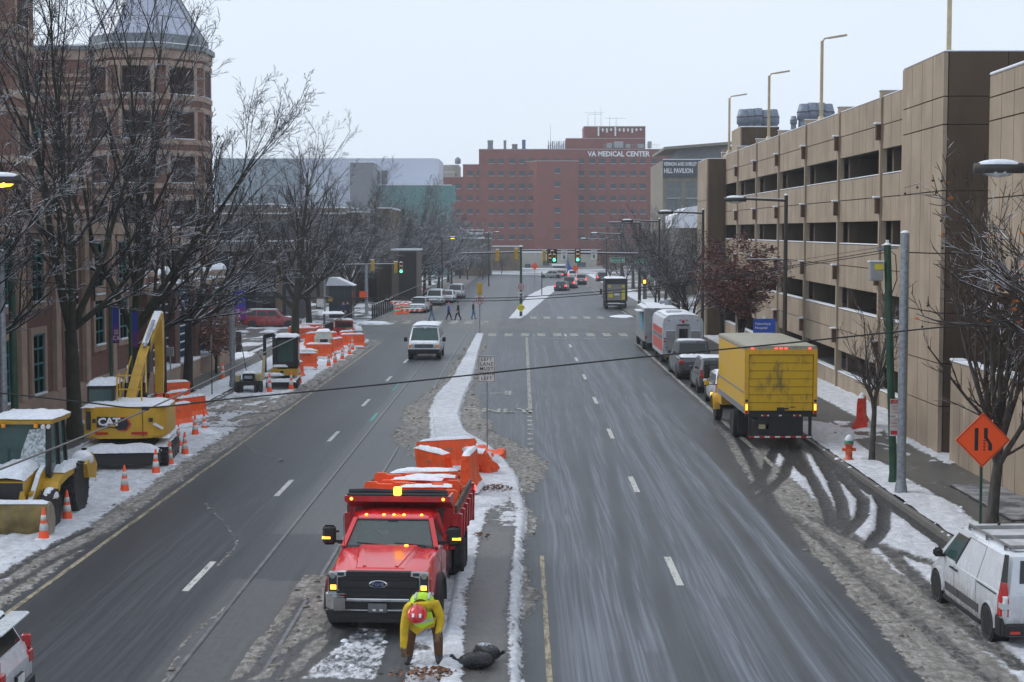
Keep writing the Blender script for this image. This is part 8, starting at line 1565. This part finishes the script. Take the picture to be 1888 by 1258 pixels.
# ---------- people: one continuous skinned body each ----------
SKIN = mat('skin', (.42, .24, .17), .6)
def cloth(name, c): return mat(name, c, .85, var=.18, scale=9, bump=.25)
def body(parent, J, E, regions, sub=2, name='body'):
    """J: joint -> (pos, radius); E: edges; regions: [(material, [edges])] colours faces by the nearest bone"""
    ks = list(J); me = bpy.data.meshes.new('body'); me.from_pydata([J[k][0] for k in ks], [(ks.index(a), ks.index(b)) for a, b in E], [])
    ob = bpy.data.objects.new('body', me); COL.objects.link(ob); sm = ob.modifiers.new('s', 'SKIN'); ob.modifiers.new('u', 'SUBSURF').levels = sub
    sv = me.skin_vertices[0].data if me.skin_vertices else None
    if sv is None:
        import bmesh
        b = bmesh.new(); b.from_mesh(me); b.verts.layers.skin.verify(); b.to_mesh(me); b.free(); sv = me.skin_vertices[0].data
    for i, k in enumerate(ks):
        r = J[k][1]; sv[i].radius = (r, r) if not hasattr(r, '__len__') else r; sv[i].use_root = (i == 0)
    bpy.context.view_layer.update(); dg = bpy.context.evaluated_depsgraph_get(); m2 = bpy.data.meshes.new_from_object(ob.evaluated_get(dg)); bpy.data.objects.remove(ob)
    mats = []; bones = []
    for mm, ee in regions:
        if mm not in mats: mats.append(mm)
        for a, b_ in ee: bones.append((Vector(J[a][0]), Vector(J[b_][0]), mats.index(mm)))
    m2.materials.clear()
    for mm in mats: m2.materials.append(mm)
    for p in m2.polygons:
        c = p.center; best = None
        for a, b_, k in bones:
            d = b_-a; t = max(0, min(1, (c-a).dot(d)/(d.length_squared+1e-9))); dd = (c-a-d*t).length
            if best is None or dd < best[0]: best = (dd, k)
        p.material_index = best[1]; p.use_smooth = True
    o = bpy.data.objects.new(name, m2); COL.objects.link(o); o.parent = parent; return o
def hand(J, E, w, d, side, palm_n, s=1.0, curl=.5, tag_='L'):
    """five fingers rooted in the palm at joint w, pointing along d"""
    d = Vector(d).normalized(); n = Vector(palm_n).normalized(); x = d.cross(n).normalized()*side; p0 = Vector(J[w][0]); pm = p0+d*.055*s
    J['palm'+tag_] = (pm, .026*s); E.append((w, 'palm'+tag_)); ee = [(w, 'palm'+tag_)]
    for i, (off, l) in enumerate(((-.03, .062), (-.01, .075), (.011, .070), (.030, .055))):
        a = pm+d*.035*s+x*off*s; b = a+(d+n*curl*.5).normalized()*l*.5*s; c = b+(d+n*curl*1.6).normalized()*l*.5*s
        for k, (q, r) in enumerate(((a, .0105), (b, .0095), (c, .008))): J['f%d%d%s' % (i, k, tag_)] = (q, r*s)
        for a_, b_ in (('palm'+tag_, 'f%d0%s' % (i, tag_)), ('f%d0%s' % (i, tag_), 'f%d1%s' % (i, tag_)), ('f%d1%s' % (i, tag_), 'f%d2%s' % (i, tag_))): E.append((a_, b_)); ee.append((a_, b_))
    a = p0+d*.03*s-x*.035*s; b = a+(d*.6-x*.6+n*.4).normalized()*.045*s
    J['t0'+tag_] = (a, .012*s); J['t1'+tag_] = (b, .009*s)
    for a_, b_ in ((w, 't0'+tag_), ('t0'+tag_, 't1'+tag_)): E.append((a_, b_)); ee.append((a_, b_))
    return ee
# the worker bending down in front of the truck
YJ = cloth('yellow_jacket', (.62, .42, .012)); VEST = mat('lime_vest', (.45, .72, .03), .6); VSIL = mat('silver_tape', (.48, .5, .5), .4); BRP = cloth('brown_work_trousers', (.10, .045, .018)); GLV = cloth('tan_glove', (.20, .13, .07)); BOOT = mat('dark_boot', (.02, .02, .025), .6); HAT = mat('red_hard_hat', (.60, .02, .025), .25, coat=.6)
o = thing('person', 'worker in yellow jacket and red hard hat bending over snow before the red truck', 'person', (-1.72, 26.55, .02)); V = Vector
J = {'hip': ((0.02, .34, .93), (.15, .13)), 'waist': ((.02, .22, 1.02), (.16, .13)), 'chest': ((.01, -.02, 1.10), (.19, .14)), 'neck': ((-.03, -.22, 1.06), .08), 'head0': ((-.05, -.32, 1.0), .085), 'head1': ((-.06, -.42, .95), .08),
     'shR': ((-.22, -.10, 1.08), .10), 'elR': ((-.29, -.18, .72), .08), 'wrR': ((-.30, -.20, .36), .062), 'shL': ((.24, -.10, 1.09), .10), 'elL': ((.34, -.05, .83), .08), 'wrL': ((.28, -.15, .60), .06),
     'hipR': ((-.12, .34, .86), .105), 'knR': ((-.20, .16, .48), .092), 'anR': ((-.24, .12, .10), .075), 'toR': ((-.26, -.10, .05), .045), 'hipL': ((.16, .34, .86), .105), 'knL': ((.27, .14, .50), .095), 'anL': ((.28, .16, .11), .078), 'toL': ((.30, -.06, .05), .046)}
E = [('hip', 'waist'), ('waist', 'chest'), ('chest', 'neck'), ('neck', 'head0'), ('head0', 'head1'), ('chest', 'shR'), ('shR', 'elR'), ('elR', 'wrR'), ('chest', 'shL'), ('shL', 'elL'), ('elL', 'wrL'), ('hip', 'hipR'), ('hipR', 'knR'), ('knR', 'anR'), ('anR', 'toR'), ('hip', 'hipL'), ('hipL', 'knL'), ('knL', 'anL'), ('anL', 'toL')]
h1 = hand(J, E, 'wrR', (0, -.1, -1), 1, (0, 1, 0), 1.15, .6, 'R'); h2 = hand(J, E, 'wrL', (-.1, -.25, -1), -1, (0, 1, 0), 1.15, .8, 'L')
body(o, J, E, [(YJ, [('hip', 'waist'), ('waist', 'chest'), ('chest', 'neck'), ('chest', 'shR'), ('shR', 'elR'), ('elR', 'wrR'), ('chest', 'shL'), ('shL', 'elL'), ('elL', 'wrL')]), (SKIN, [('neck', 'head0'), ('head0', 'head1')]), (GLV, h1+h2), (BRP, [('hip', 'hipR'), ('hipR', 'knR'), ('knR', 'anR'), ('hip', 'hipL'), ('hipL', 'knL'), ('knL', 'anL')]), (BOOT, [('anR', 'toR'), ('anL', 'toL')])])
# vest as a shell bridging the back and chest, hanging open below
m = M(); rg = []
for t_, (cx, cy, cz), rx_, rz_ in ((0, (.02, .26, 1.02), .185, .165), (.3, (.02, .12, 1.08), .20, .165), (.6, (.01, -.02, 1.12), .215, .165), (.85, (0, -.13, 1.11), .20, .15), (1, (-.01, -.19, 1.09), .14, .11)):
    rg.append([(cx+rx_*math.cos(a), cy+.02*math.sin(a), cz+rz_*math.sin(a)) for a in [2*PI*i/20 for i in range(20)]])
m.loft(rg, VEST, False, True); m.prism([(-.16, .98), (.18, .98), (.22, .80), (.02, .70), (-.10, .74)], 'y', -.20, -.17, VEST); k = m.build('vest', o); m = M()
for dx in (-.10, .13): m.tube([(dx, -.18, 1.20), (dx+.01, -.06, 1.27), (dx+.01, .08, 1.245), (dx+.01, .24, 1.18)], .022, VSIL, 6)
m.prism([(-.12, .80), (.21, .88), (.215, .84), (-.115, .76)], 'y', -.208, -.201, VSIL); m.build('silver_tape', k)
m = M(); m.prism([(-.22, .86), (.26, .86), (.22, .70), (.05, .66), (-.08, .56), (-.20, .66)], 'y', -.10, -.04, YJ); m.build('jacket_hem', o)
m = M(); m.ball((0, 0, 0), (.135, .15, .125), HAT, n=18, k=8, z0=-.1); m.lathe([(.14, -.012), (.17, -.02), (.17, -.012), (.13, 0)], HAT, n=20); m.bb(-.012, .012, -.14, .14, .10, .135, HAT, ch=.005)
for x, y in ((.06, -.08), (-.06, -.075)): m.bb(x-.02, x+.02, y-.035, y+.03, .085, .112, LET)
m.xf(rx=R(52)); m.xf((-.055, -.40, 1.0)).build('hard_hat', o)
# walkers
def walker(lab, loc, rz, top, legs, hat=None, h=1.72, stride=.32, group='people on the crossing', hair=(.03, .02, .015), coat=False):
    s = h/1.72; o = thing('person', lab, 'person', loc, rz, group); a = stride
    J = {'hip': ((0, 0, .93), (.17, .13)), 'waist': ((0, 0, 1.1), (.17, .13)), 'chest': ((0, .02, 1.32), (.20, .14)), 'neck': ((0, .03, 1.47), .05), 'head0': ((0, .04, 1.56), .085), 'head1': ((0, .045, 1.66), .085),
         'shL': ((-.20, .02, 1.38), .085), 'elL': ((-.26, -.08*a/.3, 1.12), .07), 'wrL': ((-.22, .06, .90), .036), 'shR': ((.20, .02, 1.38), .085), 'elR': ((.26, -.02, 1.12), .07), 'wrR': ((.22, .22*a/.3, .93), .036),
         'hipL': ((-.10, 0, .86), .11), 'knL': ((-.11, .55*a+.05, .50), .085), 'anL': ((-.10, a, .09), .062), 'toL': ((-.10, a+.17, .04), .036), 'hipR': ((.10, 0, .86), .11), 'knR': ((.11, -.25*a, .48), .085), 'anR': ((.10, -a, .12), .062), 'toR': ((.10, -a+.16, .04), .036)}
    E = [('hip', 'waist'), ('waist', 'chest'), ('chest', 'neck'), ('neck', 'head0'), ('head0', 'head1'), ('chest', 'shL'), ('shL', 'elL'), ('elL', 'wrL'), ('chest', 'shR'), ('shR', 'elR'), ('elR', 'wrR'), ('hip', 'hipL'), ('hipL', 'knL'), ('knL', 'anL'), ('anL', 'toL'), ('hip', 'hipR'), ('hipR', 'knR'), ('knR', 'anR'), ('anR', 'toR')]
    J = {k: (Vector(p)*s, tuple(x*s for x in r) if hasattr(r, '__len__') else r*s) for k, (p, r) in J.items()}
    hl = hand(J, E, 'wrL', (0, .1, -1), 1, (0, 1, 0), s, .5, 'L')+hand(J, E, 'wrR', (0, .3, -1), -1, (0, 1, 0), s, .5, 'R')
    T, L = cloth('cloth_'+top[0], top[1]), cloth('cloth_'+legs[0], legs[1])
    arms = [('chest', 'shL'), ('shL', 'elL'), ('elL', 'wrL'), ('chest', 'shR'), ('shR', 'elR'), ('elR', 'wrR')]
    body(o, J, E, [(T, [('hip', 'waist'), ('waist', 'chest')]+arms), (SKIN, [('neck', 'head0'), ('head0', 'head1')]+hl), (L, [('hip', 'hipL'), ('hipL', 'knL'), ('knL', 'anL'), ('hip', 'hipR'), ('hipR', 'knR'), ('knR', 'anR')]), (BOOT, [('anL', 'toL'), ('anR', 'toR')])], sub=1)
    if hat: m = M(); m.ball((0, .03*s, 1.66*s), (.11*s, .12*s, .12*s), mat('hat_'+hat[0], hat[1], .8), n=10, k=5, z0=-.2); m.build('hat', o)
    else: m = M(); m.ball((0, .02*s, 1.65*s), (.10*s, .11*s, .11*s), mat('dark_hair', hair, .7), n=10, k=5, z0=-.3); m.build('hair', o)
    return o
g_ = lambda x, y: gp(x, y)
DK = ('dark_jacket', (.025, .03, .04)); BL = ('royal_blue_jacket', (.03, .06, .40)); BRN = ('dark_brown_coat', (.03, .022, .02)); JN = ('blue_jeans', (.10, .20, .32)); BK = ('black_trousers', (.015, .015, .018))
walker('person in a dark jacket and blue jeans walking at the left end of the crossing', g_(795, 592), R(-90), DK, JN, stride=.24)
walker('person in a royal blue jacket and pink hat walking on the crossing', g_(827, 590.5), R(-90), BL, BK, ('pink', (.55, .12, .14)), h=1.6, stride=.26)
walker('person in all dark clothes striding on the crossing', g_(845, 591), R(90), BRN, BK, stride=.27)
walker('person in a dark coat and pale jeans nearest the no u-turn sign', g_(872.5, 589), R(-90), DK, JN, ('lilac', (.35, .28, .4)), stride=.16)
walker('person in dark clothes and a red hat standing behind the silver hatchback', g_(784, 562), R(10), DK, BK, ('red', (.45, .04, .03)), stride=.05, group='people around the far corner')
p = at(633, 592, 140); walker('person in dark blue clothing on the left corner by the shelter', (p.x, 140, .1), R(200), ('navy_coat', (.015, .035, .09)), BK, stride=.08, h=1.8, group='people around the far corner')
p = at(641, 592, 141); walker('second person in black beside the shelter', (p.x, 141, .1), R(20), BRN, BK, stride=.08, h=1.8, group='people around the far corner')
p = g_(1043, 517); walker('tiny person in blue walking between the far cars', p, R(-90), ('blue_coat', (.05, .07, .3)), BK, group='people around the far corner')
p = g_(1103, 520); walker('tiny dark person at the far right kerb', p, R(90), DK, BK, group='people around the far corner')
# driver seen dimly through the truck windscreen
Wr = RT.matrix_basis; o = thing('person', 'driver in a pale yellow jacket dimly seen behind the dump truck windscreen', 'person', Wr @ Vector((.42, .45, .0)), R(177.1))
J = {'hip': ((0, .05, 1.0), (.15, .12)), 'chest': ((0, 0, 1.38), (.18, .13)), 'neck': ((0, .02, 1.53), .055), 'head0': ((0, .04, 1.61), .085), 'head1': ((0, .05, 1.69), .08), 'shL': ((-.2, .02, 1.44), .075), 'elL': ((-.26, .22, 1.22), .055), 'wrL': ((-.12, .46, 1.38), .04), 'shR': ((.2, .02, 1.44), .075), 'elR': ((.26, .22, 1.22), .055), 'wrR': ((.14, .46, 1.38), .04), 'knL': ((-.12, .45, 1.02), .08), 'knR': ((.12, .45, 1.02), .08), 'ftL': ((-.12, .6, .98), .05), 'ftR': ((.12, .6, .98), .05)}
E = [('hip', 'chest'), ('chest', 'neck'), ('neck', 'head0'), ('head0', 'head1'), ('chest', 'shL'), ('shL', 'elL'), ('elL', 'wrL'), ('chest', 'shR'), ('shR', 'elR'), ('elR', 'wrR'), ('hip', 'knL'), ('knL', 'ftL'), ('hip', 'knR'), ('knR', 'ftR')]
hh1 = hand(J, E, 'wrL', (.5, .6, .3), 1, (0, 0, -1), 1, .9, 'L')+hand(J, E, 'wrR', (-.5, .6, .3), -1, (0, 0, -1), 1, .9, 'R')
PY2 = cloth('pale_yellow_jacket', (.55, .50, .22)); body(o, J, E, [(PY2, [e for e in E if e[0] not in ('neck', 'head0', 'hip', 'knL', 'knR', 'wrL', 'wrR')][:8]+[('hip', 'chest')]), (SKIN, [('neck', 'head0'), ('head0', 'head1')]+hh1), (BK and cloth('cloth_black_trousers', BK[1]), [('hip', 'knL'), ('knL', 'ftL'), ('hip', 'knR'), ('knR', 'ftR')])], sub=1)
m = M(); m.ball((0, .03, 1.68), (.10, .11, .10), MATS['dark_hair'], n=10, k=5, z0=-.1); m.build('hair', o)
# ---------- rubbish bags and leaves on the median ----------
q = N('bag_plastic'); a = q.noise(q.pos(), 14, 4, .6, .8); q.set((.010, .011, .014), q.ss(a, .3, .7, .22, .45)); q.bump(a, .9, .03); BAG = q.m
def bag(lab, loc, rz, s, seed, snowy=False):
    o = thing('rubbish_bag', lab, 'rubbish bag', loc, rz, 'black rubbish bags on the median walk'); m = M(); m.ball((0, 0, .13*s), (.30*s, .17*s, .15*s), BAG, n=18, k=12, z0=-1, wob=.10, seed=seed); m.build('bag_body', o)
    m = M(); m.tube([(-.26*s, 0, .13*s), (-.34*s, .02, .15*s), (-.40*s, .03, .19*s)], [.035*s, .018*s, .035*s], BAG, 6); m.ball((-.42*s, .03, .21*s), (.04*s, .03*s, .03*s), BAG, n=8, k=5, wob=.3, seed=seed); m.build('knot', o)
    if snowy: m = M(); m.ball((.02, .0, .22*s), (.18*s, .10*s, .07*s), mat('snow_dust', (.35, .38, .43), .6, var=.5, scale=20), n=12, k=4, z0=0, wob=.25, seed=2); m.build('snow', o)
    return o
bag('black rubbish bag lying nearer with its knot to the left', gp(879, 1232, .15), R(4), 1.0, 3); bag('snow dusted rubbish bag leaning behind the first one', gp(898, 1215, .16), R(140), .95, 8, True)
LEAFM = mat('brown_wet_leaves', (.17, .07, .03), .7, var=.6, scale=20)
def leaves(lab, px, py, sx, sy, n, seed, h=.10):
    p = gp(px, py, .12); rnd = random.Random(seed); m = M()
    for i in range(n):
        x, y = rnd.gauss(0, sx/2), rnd.gauss(0, sy/2); z = max(0, h*(1-(x/sx)**2-(y/sy)**2))*rnd.random()+.02; u = Vector((rnd.uniform(-1, 1), rnd.uniform(-1, 1), rnd.uniform(.3, 1.6))).normalized(); a, b = frame(u); s = rnd.uniform(.03, .06); c = Vector((x, y, z)); m.add([c-a*s, c+b*s*.6, c+a*s, c-b*s*.6], [(0, 1, 2, 3)], LEAFM)
    o = m.build('leaves'); o.location = p; o['kind'] = 'stuff'; tag(o, lab, 'leaves')
leaves('brown leaves in the snow at the feet of the worker', 795, 1245, .55, .35, 260, 1); leaves('brown leaves and twigs on the median behind the dump truck', 915, 903, .6, .8, 240, 2); leaves('few brown leaves on the median walk', 885, 990, .25, .5, 40, 3)
# ---------- clumps thrown up by ploughs and wheels ----------
def clumps():
    rnd = random.Random(3); xs, ysr = [], []
    while len(xs) < 9000:
        Y = 24*math.exp(rnd.random()*math.log(110/24)); xs.append(rnd.uniform(-17.2, 13.5)); ysr.append(Y)
    X, Y = np.array(xs), np.array(ysr); c = cover(X, Y); snow, slush, mark = c[0], c[1], c[2]; A, B_ = M(), M(); SLM = mat('slush_lump', (.20, .18, .155), .9, var=.5, scale=12)
    for i in range(len(xs)):
        w_ = max(snow[i], slush[i]*.9)
        if w_ < .38 or mark[i] > .3 or rnd.random() > .75: continue
        s = rnd.uniform(.018, .06)*(1.5 if rnd.random() < .08 else 1)*max(1, Y[i]/60); z = (.145 if (X[i] > KR or X[i] < KL) else .02)
        t_ = A if snow[i] > .45 else B_; t_.ball((X[i], Y[i], z), (s*rnd.uniform(.8, 1.7), s*rnd.uniform(.8, 1.7), s*.8), SNOW if t_ is A else SLM, n=6, k=3, z0=0, wob=.25, seed=i)
    for m, n_ in ((A, 'snow_clumps'), (B_, 'slush_clumps')): o = m.build(n_); o['kind'] = 'stuff'
clumps()
